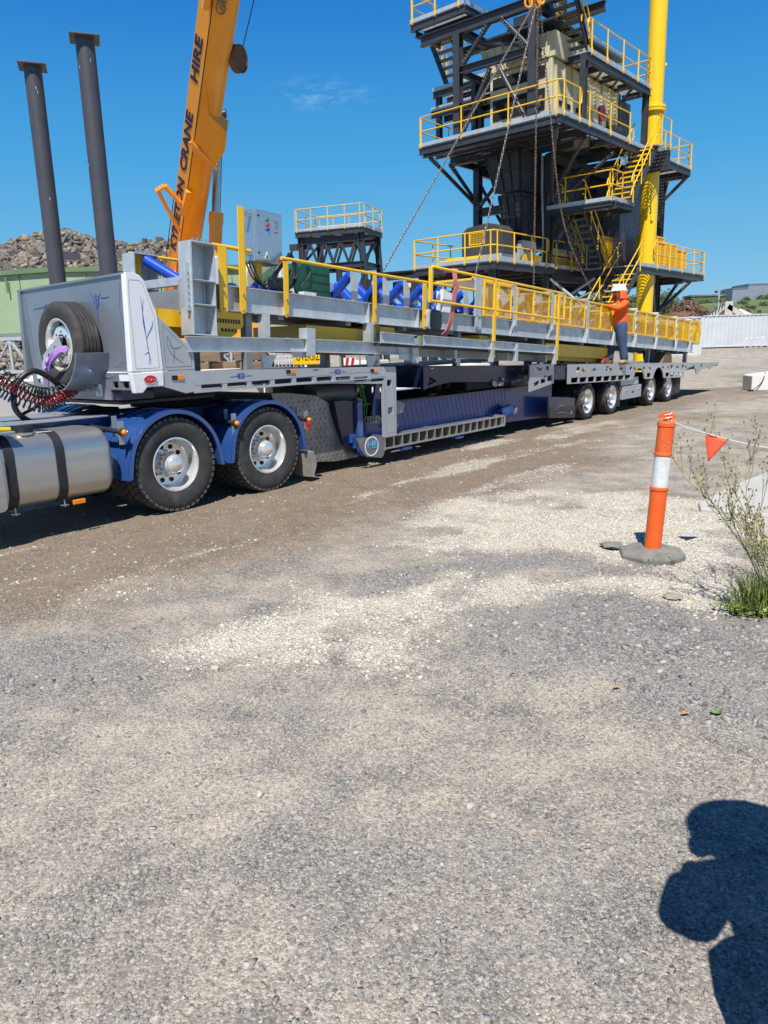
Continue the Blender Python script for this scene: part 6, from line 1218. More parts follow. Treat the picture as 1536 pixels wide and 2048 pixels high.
# ---- green switch room on a steel truss
sh = thing('green_switch_room', 'pale green sheet metal building raised on a steel truss at left', 'building', (-11.85, 28, 0), R(0))
u1, u2 = R(-150), R(0)
def shed_box(z0, z1):
    P = [(0, 0), (9, 1.2), (9 - 6, 9), (-9, 3.2)]; vs = [(p[0], p[1], z0) for p in P] + [(p[0], p[1], z1) for p in P]
    return [(0, 1, 5, 4), (1, 2, 6, 5), (2, 3, 7, 6), (3, 0, 4, 7), (0, 1, 2, 3), (4, 5, 6, 7)], vs
f, v = shed_box(2.55, 4.62); MB().add(v, f).build('wall', M_['shed'], sh)
f, v = shed_box(4.63, 4.80); v = [(p[0] * 1.012 - .05, p[1] * 1.01 - .12, p[2]) for p in v]; MB().add(v, f).build('roof_fascia', M_['shedtrim'], sh)
f, v = shed_box(2.42, 2.54); MB().add([(p[0], p[1] - .03, p[2]) for p in v], f).build('floor_frame', M_['galv_d'], sh)
for (ax, ay), (bx, by) in (((0, 0), (-9, 3.2)), ((0, 0), (9, 1.2))):
    n = 7
    for k in range(1, n):
        t = k / n; MB().bar((ax + (bx - ax) * t, ay + (by - ay) * t - .015, 2.56), (ax + (bx - ax) * t, ay + (by - ay) * t - .015, 4.6), .035, .02).build('sheet_joint', M_['shedtrim'], sh)
    for z in (2.35, 1.15): MB().bar((ax, ay - .5, z), (bx, by - .5, z), .1, .12).build('truss_chord', M_['galv'], sh)
    for k in range(10):
        t0, t1 = k / 10, (k + 1) / 10; p = lambda t, z: (ax + (bx - ax) * t, ay - .5 + (by - ay) * t, z); MB().bar(p(t0, 1.2), p(t0, 2.3), .08).build('truss_post', M_['galv'], sh); MB().bar(p(t0, 1.2) if k % 2 else p(t0, 2.3), p(t1, 2.3) if k % 2 else p(t1, 1.2), .06).build('truss_diagonal', M_['galv'], sh)
    for t in (.02, .5, .98): MB().bar((ax + (bx - ax) * t, ay - .5 + (by - ay) * t, 0), (ax + (bx - ax) * t, ay - .5 + (by - ay) * t, 1.15), .15).build('leg', M_['galv_d'], sh)
MB().box(.05, .12, -.05, .02, 2.7, 4.6).build('corner_trim', M_['shedtrim'], sh); MB().box(2.6, 3.3, .1, .25, 4.1, 4.3).build('wall_light', M_['white'], sh); MB().bar((-1.8, .5, 4.0), (-1.8, .5, 4.55), .06).build('vent_pipe', M_['shedtrim'], sh)
# ---- rock stockpile
rp = thing('rock_stockpile', 'big stockpile of loose brown and grey boulders behind the green building', 'rock pile', (-20, 48, 0))
ROCK = rock_mat('quarry_rock', [(.16, .14, .12), (.23, .20, .17), (.13, .12, .115), (.28, .215, .155), (.20, .18, .165), (.34, .30, .25), (.095, .09, .088)], .9)
def pile_h(x, y):
    a = np.interp(x, [-30, -12, -4, -1.2, .6, 2.6, 4.2, 6.5, 8.5, 12], [8.2, 8.2, 8.4, 9.15, 9.25, 8.5, 8.35, 8.45, 8.1, 3]); return np.clip(a - np.maximum(0, 1.5 - y) * 1.05 - np.maximum(0, y - 5) * .8, 0, 20)
X, Yg = np.meshgrid(np.linspace(-14, 12, 60), np.linspace(-7, 12, 40)); ZZ = pile_h(X, Yg) - .15 + .3 * (fbm(X, Yg, .6, 5) - .5)
b = MB(); b.add(np.stack([X, Yg, ZZ], -1).reshape(-1, 3).tolist(), [(j * 60 + i, j * 60 + i + 1, (j + 1) * 60 + i + 1, (j + 1) * 60 + i) for j in range(39) for i in range(59)]); b.build('pile_core', mat('rock_fines', (.15, .125, .10), (.2, .165, .13), 3, .9, 0, .4), rp)
protos = []
for k in range(8):
    q = MB(); q.add([tuple(c * (1 + random.uniform(-.38, .38)) + random.uniform(-.15, .15) for c in v_) for v_ in CUBV.tolist()], [tuple(f_) for f_ in CUBF.tolist()]); o = q.build('rock', None, None, join=True); protos.append(o.data); bpy.data.objects.remove(o)
rocks = [mat('rock_%s' % n, c, tuple(x * .7 for x in c), 3, .9, 0, .5, 9) for n, c in (('brown', (.20, .17, .14)), ('grey', (.175, .165, .155)), ('tan', (.30, .245, .19)), ('dark', (.095, .09, .085)))]
for k, me_ in enumerate(protos): me_.materials.append(rocks[k % 4])
for k in range(300):
    x = random.uniform(-4.5, 8.5); y = random.uniform(-1.2, 2.2); r = random.uniform(.13, .34); z = float(pile_h(np.array(x), np.array(y)))
    o = link('rock', protos[k % 8], None, rp, (x, y, z + r * .1), (random.random() * 6, random.random() * 6, random.random() * 6)); o.scale = (r, r * random.uniform(.7, 1), r * random.uniform(.6, 1))
n_ = 15000; px = rng.uniform(-13, 11.5, n_); py = rng.uniform(-6.5, 4, n_); pz = pile_h(px, py)
o = stones('rubble', np.stack([px, py, pz], -1), rng.uniform(.06, .20, n_) , ROCK, .9, V=CUBV, F=CUBF, parent=rp, jit=.35); o['kind'] = 'stuff'
# ---- mobile crane: boom, lift ram, part of its carrier
ck = thing('mobile_crane', 'orange mobile crane with its lettered boom raised behind the trailer', 'crane', (0, 0, 0)); CO = M_['crane']
P0 = Vector((-5.56, 23.0, 4.91)); P1 = Vector((-3.28, 18.5, 9.30)); D = (P1 - P0).normalized(); Pb = P0 - D * 5.0; Pt = P0 + D * 21
xr = (Vector((1, 0, 0)) - D * D.x).normalized(); yr = D.cross(xr)            # yr: roughly towards the viewer and up
if yr.y > 0: yr = -yr
Mb = Matrix((xr.to_4d(), yr.to_4d(), D.to_4d(), (0, 0, 0, 1))).transposed(); Mb.translation = P0
for r_ in range(3): Mb[3][r_] = 0
Mb[3][3] = 1
def bp(x, y, z): return Mb @ Vector((x, y, z))
prof = [(-.47, .10), (-.17, .40)] + [(-.17 + .56 * math.sin(R(a)) , .40 * math.cos(R(a)) - .0) for a in (8, 22, 38, 54, 70, 84)] + [(.40, -.25), (.34, -.45), (-.40, -.45), (-.47, -.35)]
n = len(prof); vs = [bp(p[0], p[1], z) for z in (-5, 15) for p in prof]
MB().add(vs, [(i, (i + 1) % n, n + (i + 1) % n, n + i) for i in range(n)] + [tuple(range(n)), tuple(range(n, 2 * n))]).build('boom', CO, ck, 32)
MB().bar(bp(-.165, .405, -5), bp(-.165, .405, 14), .02, .015).build('boom_seam', M_['ink'], ck)
fx = Vector((-.47, .10, 0)).lerp(Vector((-.17, .40, 0)), .42); fd = Vector((.30, .30, 0)).normalized(); fn = Vector((-.30, .30, 0)).normalized()
def facet(z): return Mb @ (fx + fn * .008 + Vector((0, 0, z)))
def lettering(txt, z, size):
    ex = (Mb.to_3x3() @ Vector((0, 0, 1))); en = (Mb.to_3x3() @ fn); ey = en.cross(ex); M4 = Matrix((ex.to_4d(), ey.to_4d(), en.to_4d(), (0, 0, 0, 1))).transposed()
    for i in range(3): M4[3][i] = 0
    M4.translation = facet(z); M4[3][3] = 1; o = text_mesh(txt, size, M_['navytext'], 'boom_lettering', ck, M4, .003, xs=1.5, bold=.012)
    return o
lettering('KYNETON', .95, .34); lettering('CRANE', 3.22, .34); lettering('HIRE', 5.35, .34)
MB().plate([(-.18, 0), (.48, 1.0), (.50, 2.0), (.02, 3.0), (-.05, 2.2)], axis='y', a0=0, a1=.03).build('tmp', CO, ck); tmp = ck.children[-1]; bpy.data.objects.remove(tmp)
gs = [bp(-.17, .43, 3.15), bp(.40, .47, 2.85), bp(.62, .47, 3.45), bp(.58, .45, 3.95), bp(.10, .43, 4.25), bp(-.10, .42, 5.05)]; g2 = [p - yr * .5 for p in gs]; m = len(gs)
MB().add(gs + g2, [tuple(range(m)), tuple(range(2 * m - 1, m - 1, -1))] + [(i, (i + 1) % m, m + (i + 1) % m, m + i) for i in range(m)]).build('ram_bracket', CO, ck, bevel=.01)
MB().bar(bp(-.25, .46, 3.42), bp(.50, .42, 2.88), .12, .05).build('bracket_rib', CO, ck)
RT = Vector((-4.24, 22.3, 8.02)); RB = Vector((-4.75, 22.2, 3.0)); md = RB.lerp(RT, .50)
MB().tube(md, RT, .125, 24).build('ram_rod', M_['steel'], ck, 40); MB().tube(RB, md, .185, 24).build('ram_barrel', CO, ck, 40); MB().tube(md - (RT - RB).normalized() * .3, md, .205, 24).build('ram_collar', CO, ck, 40)
MB().tube(RT + Vector((-.25, 0, .05)), RT + Vector((.2, 0, .05)), .11, 16).build('ram_pin', M_['black'], ck, 40)
MB().lathe([(.05, -.04), (.26, -.04), (.285, -.08), (.30, -.08), (.30, .08), (.285, .08), (.26, .04), (.05, .04)], (0, 0, 0), 'x', 28).build('rope_sheave', M_['rust'], ck, 30, loc=tuple(bp(.56, -.1, 5.5)), rot=(0, .1, R(-24)))
MB().tube(bp(.62, 0, 5.85), bp(1.15, .1, 15), .012, 6).build('hoist_rope', M_['hose'], ck); MB().tube(bp(-.55, .1, -3), bp(-.50, .1, 1.6), .012, 6).build('side_rope', M_['hose'], ck)
b = MB(); a1 = bp(-.30, .45, 1.55); a2 = bp(-.75, .45, 1.95); b.bar(a1, a2, .12, .10).bar(a2, bp(-.95, .45, 1.72), .1).bar(bp(-.92, .45, 1.75), bp(-.22, .46, .62), .10, .06).bar(bp(-.20, .46, 1.2), bp(-.12, .46, 2.0), .16, .12).build('jib_bracket', CO, ck, bevel=.01, join=True)
b = MB().bar(bp(-.25, .42, -1.0), bp(-.65, .42, -.8), .08).bar(bp(-.2, .46, -1.35), bp(-.2, .46, -.9), .16).build('hose_guide', CO, ck, join=True)
for k in range(4): MB().path([bp(.02 + .1 * math.cos(a + k), .48, 6.75 + .13 * math.sin(a) + .07 * k) for a in [2 * PI * q / 10 for q in range(10)]], .018, 6, True).build('rope_coil', M_['chain'], ck, 60)
MB().bar(bp(-.30, .42, 6.6), bp(-.30, .42, 7.3), .14).build('hose_clamp', CO, ck)
# carrier glimpsed between the loads
MB().box(-7.4, -3.4, 20.2, 22.6, 1.75, 2.4).build('turntable_deck', CO, ck, bevel=.03)
MB().plate([(-4.9, 1.85), (-3.30, 1.85), (-3.10, 2.35), (-3.2, 2.62), (-3.62, 2.80), (-4.9, 2.7)], axis='y', a0=19.9, a1=20.15).build('counterweight', CO, ck, bevel=.02)
MB().tube((-3.55, 19.85, 2.02), (-3.55, 19.9, 2.02), .07, 14).build('lifting_eye', M_['black'], ck); MB().box(-7.2, -1.5, 20.4, 22.4, .7, 1.3).build('carrier_chassis', M_['black'], ck)
for x in (-6.5, -5.0, -2.6): MB().lathe([(.25, -.18), (.5, -.18), (.55, -.12), (.55, .12), (.5, .18), (.25, .18)], (x, 20.5, .55), 'y', 28).build('wheel', M_['rubber'], ck, 40)
# ---- small things glimpsed under the conveyor
fe = thing('mesh_fence_panel', 'white mesh fence panel behind the conveyor frame', 'fence panel', (-2.3, 18.2, 0))
b = MB()
for k in range(12): b.bar((-.5 + .09 * k, 0, .9), (-.5 + .09 * k, 0, 2.2), .012)
for k in range(14): b.bar((-.5, 0, .92 + .09 * k), (.5, 0, .92 + .09 * k), .012)
b.build('mesh', M_['white'], fe, stuff=True); MB().box(-.54, .54, -.02, .02, 2.2, 2.25).box(-.54, -.5, -.02, .02, 0, 2.2).box(.5, .54, -.02, .02, 0, 2.2).build('panel_frame', M_['white'], fe, join=True)
sg = thing('warning_board', 'yellow and red warning board hung on the white mesh fence', 'sign', (-2.35, 18.12, 2.03)); MB().box(-.14, .0, -.02, 0, -.12, .14).build('yellow_half', M_['yellow'], sg); MB().box(0, .13, -.02, 0, -.12, .14).build('red_half', mat('sign_red', (.62, .05, .03), None, 5, .5), sg)
ov = thing('oversize_sign', 'yellow OVERSIZE sign standing behind the trailer gooseneck', 'sign', (-1.585, 17.0, 0)); MB().box(-.36, .36, 0, .03, 1.36, 1.78).build('board', M_['yellow'], ov, bevel=.006); text_mesh('OVERSIZE', .25, M_['ink'], 'lettering', ov, Matrix.Translation((0, -.004, 1.535)) @ Matrix.Rotation(PI / 2, 4, 'X'), .002, xs=.55)
stripe('border', [rect(-.345, .345, 1.375, 1.765) + [(-.345, 1.375)]], .012, M_['ink'], ov, -.002)
for x in (-.3, .3): MB().bar((x, .05, 0), (x, .05, 1.7), .06).build('stand_leg', M_['galv'], ov)
ba = thing('striped_barrier', 'red and white striped barrier board under the conveyor walkway', 'barrier', (-.75, 19, 0)); MB().box(-.16, .14, 0, .04, 1.22, 1.46).build('board', M_['white'], ba)
for k in range(2): MB().plate([(-.13 + .14 * k, 1.22), (-.06 + .14 * k, 1.22), (-.02 + .14 * k, 1.46), (-.09 + .14 * k, 1.46)], axis='y', a0=-.006, a1=-.001).build('red_stripe', M_['red'], ba)
for x in (-.25, .25): MB().bar((x, .06, 0), (x, .06, 1.5), .05).build('stand_leg', M_['galv_d'], ba)
for k, (x, y, z) in enumerate(((-3.75, 15.2, 1.3), (-3.1, 15.4, 1.3), (-2.45, 15.1, 1.3), (-3.5, 15.3, 1.52), (-2.6, 15.3, 1.52))):
    o = MB().box(-.32, .32, -.15, .15, 0, .2).build('timber_block', M_['timber'], None, bevel=.012); o.location = (x, y, z); o.rotation_euler = (0, 0, random.uniform(-.1, .1)); tag(o, 'weathered timber block, %s on the rack behind the gooseneck' % ('lower left', 'lower middle', 'lower right', 'upper left', 'upper right')[k], 'timber block', 'timber blocks on the steel rack behind the gooseneck')
rk = thing('steel_rack', 'low dark steel rack carrying timber blocks behind the gooseneck', 'rack', (-3.1, 15.25, 0)); MB().box(-1.1, 1.1, -.3, .3, 1.2, 1.29).build('rack_top', M_['black'], rk)
for x in (-1, 1):
    for y in (-.25, .25): MB().bar((x, y, 0), (x, y, 1.2), .07).build('rack_leg', M_['black'], rk)
# concrete block wall behind the rig
BLK = M_['conc']; bw = 0
cm = mat('pale_concrete', (.72, .71, .67), (.63, .62, .58), 1.8, .85, 0, .12, 12, dirt=.25, dirtcol=(.35, .32, .27))
def block(s, n_, L_, H_, W_, label, z=0, rot=0, group='precast concrete blocks behind the trailer'):
    o = MB().plate([(0, 0), (L_, 0), (L_, H_ - .05), (L_ - .05, H_), (.05, H_), (0, H_ - .05)], axis='y', a0=0, a1=W_).build('concrete_block', cm, None, bevel=.02)
    q = TA + TD * s + TN * n_; o.location = (q[0], q[1], z); o.rotation_euler = (0, 0, TH + rot); return tag(o, label, 'concrete block', group)
for k in range(6): block(-7.8 + 2.22 * k, 4.6, 2.18, 1.42 - .05 * (k % 2), .8, '%s of the tall pale concrete blocks in a row behind the truck' % ('first from the left', 'second from the left', 'third from the left', 'fourth from the left', 'fifth from the left', 'rightmost')[k])
for k, (s, h) in enumerate(((9.6, .62), (11.7, .62), (14.0, .75), (16.3, .7))): block(s, 5.3, 2.05, h, 1.0, ['low pale concrete block left of the dark bolster frame', 'low pale concrete block behind the dark bolster frame', 'pale concrete block behind the trailer wheels', 'pale concrete block behind the trailer tail'][k])
block(9.9, 5.55, .9, .75, .7, 'small pale concrete block stacked on the low block', .62)
for k, (s, n_, h) in enumerate(((12.6, 6.4, 1.0), (15.2, 6.5, 1.05))): block(s, n_, 2.3, h, 1.0, ['white concrete block under the conveyor middle beyond the trailer', 'white concrete block under the conveyor tail beyond the trailer'][k])
pe = on_rig('blue_strap_pile', 'small coil of blue webbing on the ground behind the trailer', 'strap'); MB().path([(9.0 + .25 * math.cos(a), 4.3 + .2 * math.sin(a), .05 + .015 * a) for a in [k * .5 for k in range(30)]], .025, 6).build('webbing', M_['roller'], pe)
# ---- right: white containers, hills, scrap heap
def container(name, label, x, y, z, rz, L_, H_=2.6, W_=2.44):
    t = thing(name, label, 'container', (x, y, z), rz); m_ = M_['cont']
    pr = []; k = 0; px_ = .15
    while px_ < L_ - .2: pr += [(px_, 0), (px_ + .09, .035), (px_ + .18, .035), (px_ + .27, 0)]; px_ += .34
    vs = [(p[0], p[1], .16) for p in pr] + [(p[0], p[1], H_ - .1) for p in pr]; n = len(pr); MB().add(vs, [(i, i + 1, n + i + 1, n + i) for i in range(n - 1)]).build('corrugated_side', m_, t)
    vs = [(0.035 - p[1], p[0] * W_ / L_, .16) for p in pr] + [(0.035 - p[1], p[0] * W_ / L_, H_ - .1) for p in pr]; MB().add(vs, [(i, i + 1, n + i + 1, n + i) for i in range(n - 1)]).build('end_wall', m_, t)
    MB().box(0, L_, -.03, .04, H_ - .1, H_).box(0, L_, W_ - .04, W_, H_ - .1, H_).box(0, L_, -.03, .04, .08, .16).build('rail', m_, t); MB().box(0, .14, -.03, .12, .0, H_).box(L_ - .14, L_, -.03, .12, 0, H_).build('corner_post', m_, t)
    MB().box(0, L_, 0, W_, H_ - .07, H_ - .04).build('roof', m_, t); MB().box(0.1, L_, .05, W_, .0, .08).build('underframe', M_['black'], t)
    b = MB()
    for i in range(int(L_ / .55)): b.box(.2 + .55 * i, .42 + .55 * i, -.034, -.03, H_ - .085, H_ - .055)
    b.build('rail_marks', M_['galv_d'], t, stuff=True); return t
ct = container('shipping_container', 'long white corrugated shipping container across the yard at right', 25.9, 61, .76, R(1.5), 12.2)
MB().box(7.0, 7.3, -.06, -.03, 1.3, 1.75).build('notice', M_['white'], ct); MB().bar((6.9, -.05, .9), (6.9, -.05, 2.4), .05).build('lock_bar', M_['galv_d'], ct); MB().box(4.7, 4.74, -.04, -.03, .05, .1).build('mark', M_['galv_d'], ct)
container('shipping_container', 'nearer white container end just behind the yellow conveyor tail', 18.2, 52.2, .26, R(-3), 3.92, 2.78)
for k in range(4):
    t = thing('bike_rack_hoop', '%s white hoop rack standing before the long container' % ('leftmost', 'second', 'third', 'rightmost')[k], 'rack', (29.0 + .42 * k, 59.5, .70), 0, 'white hoop racks by the container'); MB().path([(-.28, 0, 0), (-.28, 0, .6), (-.15, 0, .82), (.15, 0, .82), (.28, 0, .6), (.28, 0, 0)], .03, 6).build('hoop', M_['white'], t, 60)
o = MB().box(0, .5, 0, .3, 0, .7).build('white_cabinet', M_['white'], None, bevel=.02); o.location = (30.8, 59.4, .7); tag(o, 'small white cabinet between the hoop racks and the pipes', 'cabinet')
t = thing('pipe_bundle', 'low bundle of pale pipes before the container at the far right', 'pipes', (31.5, 59.4, .74))
for k in range(4): MB().tube((0, .1 * k, .1 + .13 * (k % 2)), (2.0, .1 * k, .12 + .15 * (k % 2)), .05, 8).build('pipe', M_['galv_d'], t, 40)
# low wall end block to the right
o = MB().plate([(0, 0), (2.4, 0), (2.4, .74), (.12, .50), (0, .48)], axis='y', a0=0, a1=.9).build('concrete_kerb_block', cm, None, bevel=.03); o.location = (11.79, 23.75, 0); o.rotation_euler = (0, 0, R(-8)); tag(o, 'pale concrete block with a dark lifting sling at the right edge', 'concrete block')
t = thing('lifting_sling', 'thin dark webbing sling hanging down the pale concrete block at right', 'sling', (12.0, 23.68, 0)); MB().path(smooth_path([(.2, .1, .58), (.12, 0, .4), (0, -.02, .2), (-.25, -.06, .03)]), .015, 6).build('webbing', M_['ink'], t); MB().box(-.36, -.22, -.1, -.02, 0, .05).build('sling_end', M_['ink'], t)
# concrete slab in the ground at right
o = MB().plate([(3.22, 7.34), (3.32, 7.62), (4.14, 8.54), (5.6, 10.0), (7.5, 9.0), (5.2, 6.1), (3.75, 6.97)], axis='z', a0=-.2, a1=.045).build('concrete_slab', mat('slab_concrete', (.47, .46, .43), (.41, .40, .37), 1.5, .85, 0, .1, 20, dirt=.25), None, bevel=.02); tag(o, kind='structure')
# ---- hills with scrub, far buildings
hx = np.linspace(-60, 420, 121); hy = np.linspace(170, 420, 34); HX, HY = np.meshgrid(hx, hy)
ridge = np.interp(HX, [-60, 40, 70, 84, 100, 112, 130, 160, 220, 420], [6, 9, 13, 17.0, 15.8, 14.6, 15.4, 17.0, 18, 18]); HZ = -1.5 + ridge * np.clip((HY - 170) / 115, 0, 1) ** 1.2 + 1.0 * (fbm(HX, HY, .05, 91) - .5)
hm = mat('scrub_hillside', (.075, .115, .04), (.12, .15, .06), .12, .95, 0, .3, 1.5, dirt=.5, dirtcol=(.26, .22, .13))
b = MB(); b.add(np.stack([HX, HY, HZ], -1).reshape(-1, 3).tolist(), [(j * 121 + i, j * 121 + i + 1, (j + 1) * 121 + i + 1, (j + 1) * 121 + i) for j in range(33) for i in range(120)]); o = b.build('hill', hm, None, 60); tag(o, kind='structure')
leafm = [mat('scrub_leaf_%d' % i, c, tuple(x * .6 for x in c), .8, .8) for i, c in enumerate(((.075, .11, .04), (.095, .125, .05), (.06, .095, .038)))]
def leafball(n, rx, rz, leaf):
    b = MB()
    for k in range(n):
        a, e = random.random() * 2 * PI, math.acos(random.uniform(-.5, 1)); rr = random.uniform(.55, 1.08) * (1 + .25 * math.sin(3 * a) * math.sin(2 * e)); p = Vector((rx * rr * math.sin(e) * math.cos(a), rx * rr * math.sin(e) * math.sin(a), rz * rr * math.cos(e)))
        d = Vector((random.gauss(0, 1), random.gauss(0, 1), random.gauss(0, 1))).normalized() * leaf; c = d.orthogonal().normalized() * leaf * .7; b.add([p - d, p + c, p + d, p - c], [(0, 1, 2, 3)])
    return b
sb = [MB(), MB(), MB()]
def hz(x, y): return float(HZ[min(int((y - 170) / 7.6), 33), min(int((x + 60) / 4), 120)])
for k in range(190):
    x = random.choice([random.uniform(70, 108), random.uniform(108, 170), random.uniform(108, 170)]); y = random.uniform(225, 300); r = random.uniform(.5, 1.7) if x > 104 else random.uniform(1.2, 3.0); z = hz(x, y); q = leafball(60 if r < 1 else 150, r, r * .75, .2 * r + .08); sb[k % 3].add([(v[0] + x, v[1] + y, v[2] + z + r * .35) for v in q.v], q.f)
for k in range(3): o = sb[k].build('hillside_scrub', leafm[k], None, stuff=True); tag(o, kind='stuff')
for x, y, z, r, lab in ((74.5, 200, 3.0, 4.2, 'round green tree on the slope just right of the yellow column'), (62, 210, 3.5, 5.0, 'broad green tree on the slope behind the tower legs')):
    t = thing('tree', lab, 'tree', (x, y, z)); c = leafball(1500, r, r * .95, .32).build('crown', leafm[0], t, join=True, loc=(0, 0, r * 1.5)); MB().tube((0, 0, -1), (0, 0, r * 1.3), .3, 8, .15).bar((0, 0, r), (r * .5, 0, r * 1.7), .12).bar((0, 0, r), (-r * .5, .3, r * 1.8), .12).build('trunk', M_['timber'], t, join=True)
t = thing('warehouse', 'grey warehouse on the hilltop at the right edge', 'building', (138.5, 300, 12)); MB().box(0, 6, 0, 12, 0, 7.2).box(6, 40, 0, 14, 0, 8.6).build('wall', mat('grey_cladding', (.24, .27, .32), (.21, .24, .29), .3, .6), t, join=True); MB().box(0, 6, -.1, 12, 7.2, 7.7).box(6, 40, -.1, 14, 8.6, 9.1).build('roof', mat('dark_roof', (.15, .17, .21), None, .4, .6), t, join=True)
t = thing('long_shed', 'long low dark roofed shed on the hilltop behind the light pole', 'building', (125, 306, 12)); MB().box(0, 16, 0, 8, 0, 5.2).build('wall', hm, t); MB().box(-.3, 16, -.3, 8, 5.2, 5.8).build('roof', mat('shed_roof', (.17, .19, .2), None, .4, .6), t)
sc = thing('scrap_heap', 'rusty brown heap of scrap metal beyond the white containers', 'scrap heap', (34.1, 85, 0)); b = MB()
for k in range(900):
    a, e = random.random() * 6.28, random.random(); r = 3.6 * math.sqrt(random.random()); z = 5.1 * (1 - (r / 3.9) ** 2) * random.uniform(.8, 1.05) + .4; p = Vector((r * math.cos(a) + .2 * r, r * math.sin(a), max(.1, z))); d = Vector((random.gauss(0, 1), random.gauss(0, 1), random.gauss(0, .7))).normalized() * random.uniform(.2, .6); b.bar(p - d, p + d, random.uniform(.03, .16), random.uniform(.02, .1))
o = b.build('scrap_pieces', rock_mat('scrap_metal', [(.16, .07, .05), (.24, .11, .07), (.10, .05, .04), (.30, .20, .15)], .7), sc, stuff=True); MB().lathe([(3.7, 0), (3.0, 2.6), (1.6, 4.4), (0, 5.0)], axis='z', n=20).build('heap_core', M_['rust'], sc, 40)
sp2 = thing('screening_machine', 'grey mobile screening machine poking up behind the long container', 'machine', (36.4, 80, 0)); MB().bar((-2.2, 0, 3.3), (.2, 0, 4.9), .5, .3).bar((2.2, 0, 3.4), (0, 0, 4.7), .8, .5).box(-.3, .5, -.4, .4, 3.6, 5.2).build('conveyor_arm', M_['conc'], sp2)
for x in (-1.6, 1.6): MB().bar((x, 0, 0), (x, 0, 3.7), .3).build('leg', M_['black'], sp2)
b = MB()
for k in range(8): b.bar((-2.2 + .32 * k, -.3, 3.4 + .2 * k), (-2.1 + .32 * k, -.3, 3.9 + .2 * k), .08)
b.build('arm_frame', M_['black'], sp2, stuff=True); MB().lathe([(3, 0), (1.2, 3.9), (0, 4.5)], (2.2, 1.5, 0), 'z', 20).build('spoil_cone', M_['conc'], sp2, 40)
lpm = thing('light_pole', 'tall pale light pole with lamps beyond the container', 'light pole', (48.9, 110, 0)); MB().tube((0, 0, 0), (0, 0, 8.4), .17, 10, .1).build('shaft', M_['galv'], lpm, 40); MB().bar((-.5, 0, 8.0), (.6, 0, 8.0), .08).bar((-.4, 0, 7.3), (.5, 0, 7.3), .08).build('cross_arm', M_['galv_d'], lpm)
for x, z in ((-.5, 7.9), (.55, 7.85), (.4, 7.15), (.1, 6.7)): MB().box(x - .15, x + .15, -.2, .1, z - .2, z + .1).build('lamp', M_['black'], lpm)
# ------------------------------------------------------------------ foreground: bollard, bunting, weeds, stones, bystander
bo = thing('safety_bollard', 'orange plastic bollard with a white reflective band leaning on a grey rubber base', 'bollard', (2.185, 5.83, 0))
bt = bpy.data.objects.new('post', None); COL.objects.link(bt); bt.parent = bo; bt.rotation_euler = (0, R(3.3), 0); bt.location = (0, 0, .03)
def tubepart(pr, m, nm): return MB().lathe(pr, axis='z', n=36).build(nm, m, bt, 35)
tubepart([(.066, 0), (.066, .52), (.072, .527), (.072, .545), (.064, .552)], M_['bollard'], 'lower_tube'); tubepart([(.0645, .553), (.0645, .800)], M_['reflect'], 'reflective_band'); tubepart([(.064, .80), (.071, .807), (.071, .824), (.064, .83), (.064, 1.03), (.070, 1.038), (.070, 1.062), (.058, 1.075), (.03, 1.078), (0, 1.078)], M_['bollard'], 'upper_tube')
MB().plate([(-.022, 1.07), (.022, 1.07), (.024, 1.095)] + [(.070 * math.cos(R(a)), 1.098 + .052 * math.sin(R(a))) for a in range(-5, 186, 12)] + [(-.024, 1.095)], [[(.012 * math.cos(R(a)), 1.125 + .009 * math.sin(R(a))) for a in range(0, 360, 40)]], 'y', -.012, .012).build('handle', M_['bollard'], bt, bevel=.004)
base = MB().lathe([(.0, -.03), (.262, -.03), (.266, .03), (.255, .052), (.13, .068), (.07, .078), (0, .078)], axis='z', n=8).build('base', M_['recycled'], bo, bevel=.006); base.rotation_euler = (0, 0, R(12))
for k in range(8): a = R(12 + 45 * k + 22.5); MB().box(-.015, .015, .09, .235, .058, .066, Matrix.Rotation(a, 4, 'Z') @ Matrix.Rotation(R(-6.5), 4, 'X')).build('base_rib', M_['recycled'], bo)
bu = thing('bunting_line', 'thin white cord with one red-orange pennant tied to the bollard', 'bunting', (0, 0, 0))
ca = Vector((2.247, 5.815, 1.115)); cb = Vector((3.42, 5.72, .83)); cp = [ca.lerp(cb, t) - Vector((0, 0, .05 * 4 * t * (1 - t))) for t in [i / 20 for i in range(21)]]
MB().path(cp, .0035, 6).build('cord', M_['white'], bu); MB().path([ca + Vector((.03 * math.cos(a), .03 * math.sin(a), .003 * k)) for k, a in enumerate([q * .7 for q in range(20)])], .004, 5).build('knot', M_['white'], bu)
fa, fb = cp[5], cp[8]; tip = fa.lerp(fb, .22) + Vector((-.005, -.01, -.215)); vs = []; fs = []; n = 8
for i in range(n + 1):
    for j in range(n + 1 - i):
        u_ = j / n; v_ = i / n; p = fa * (1 - u_ - v_) + fb * u_ + tip * v_; vs.append(p + Vector((0, .012 * math.sin(5 * u_ + 3 * v_), 0)))
idx = lambda i, j: sum(n + 1 - q for q in range(i)) + j
for i in range(n):
    for j in range(n - i):
        fs.append((idx(i, j), idx(i, j + 1), idx(i + 1, j)))
        if j < n - i - 1: fs.append((idx(i, j + 1), idx(i + 1, j + 1), idx(i + 1, j)))
o = MB().add(vs, fs).build('pennant', M_['flag'], bu, 60); q = o.modifiers.new('t', 'SOLIDIFY'); q.thickness = .002
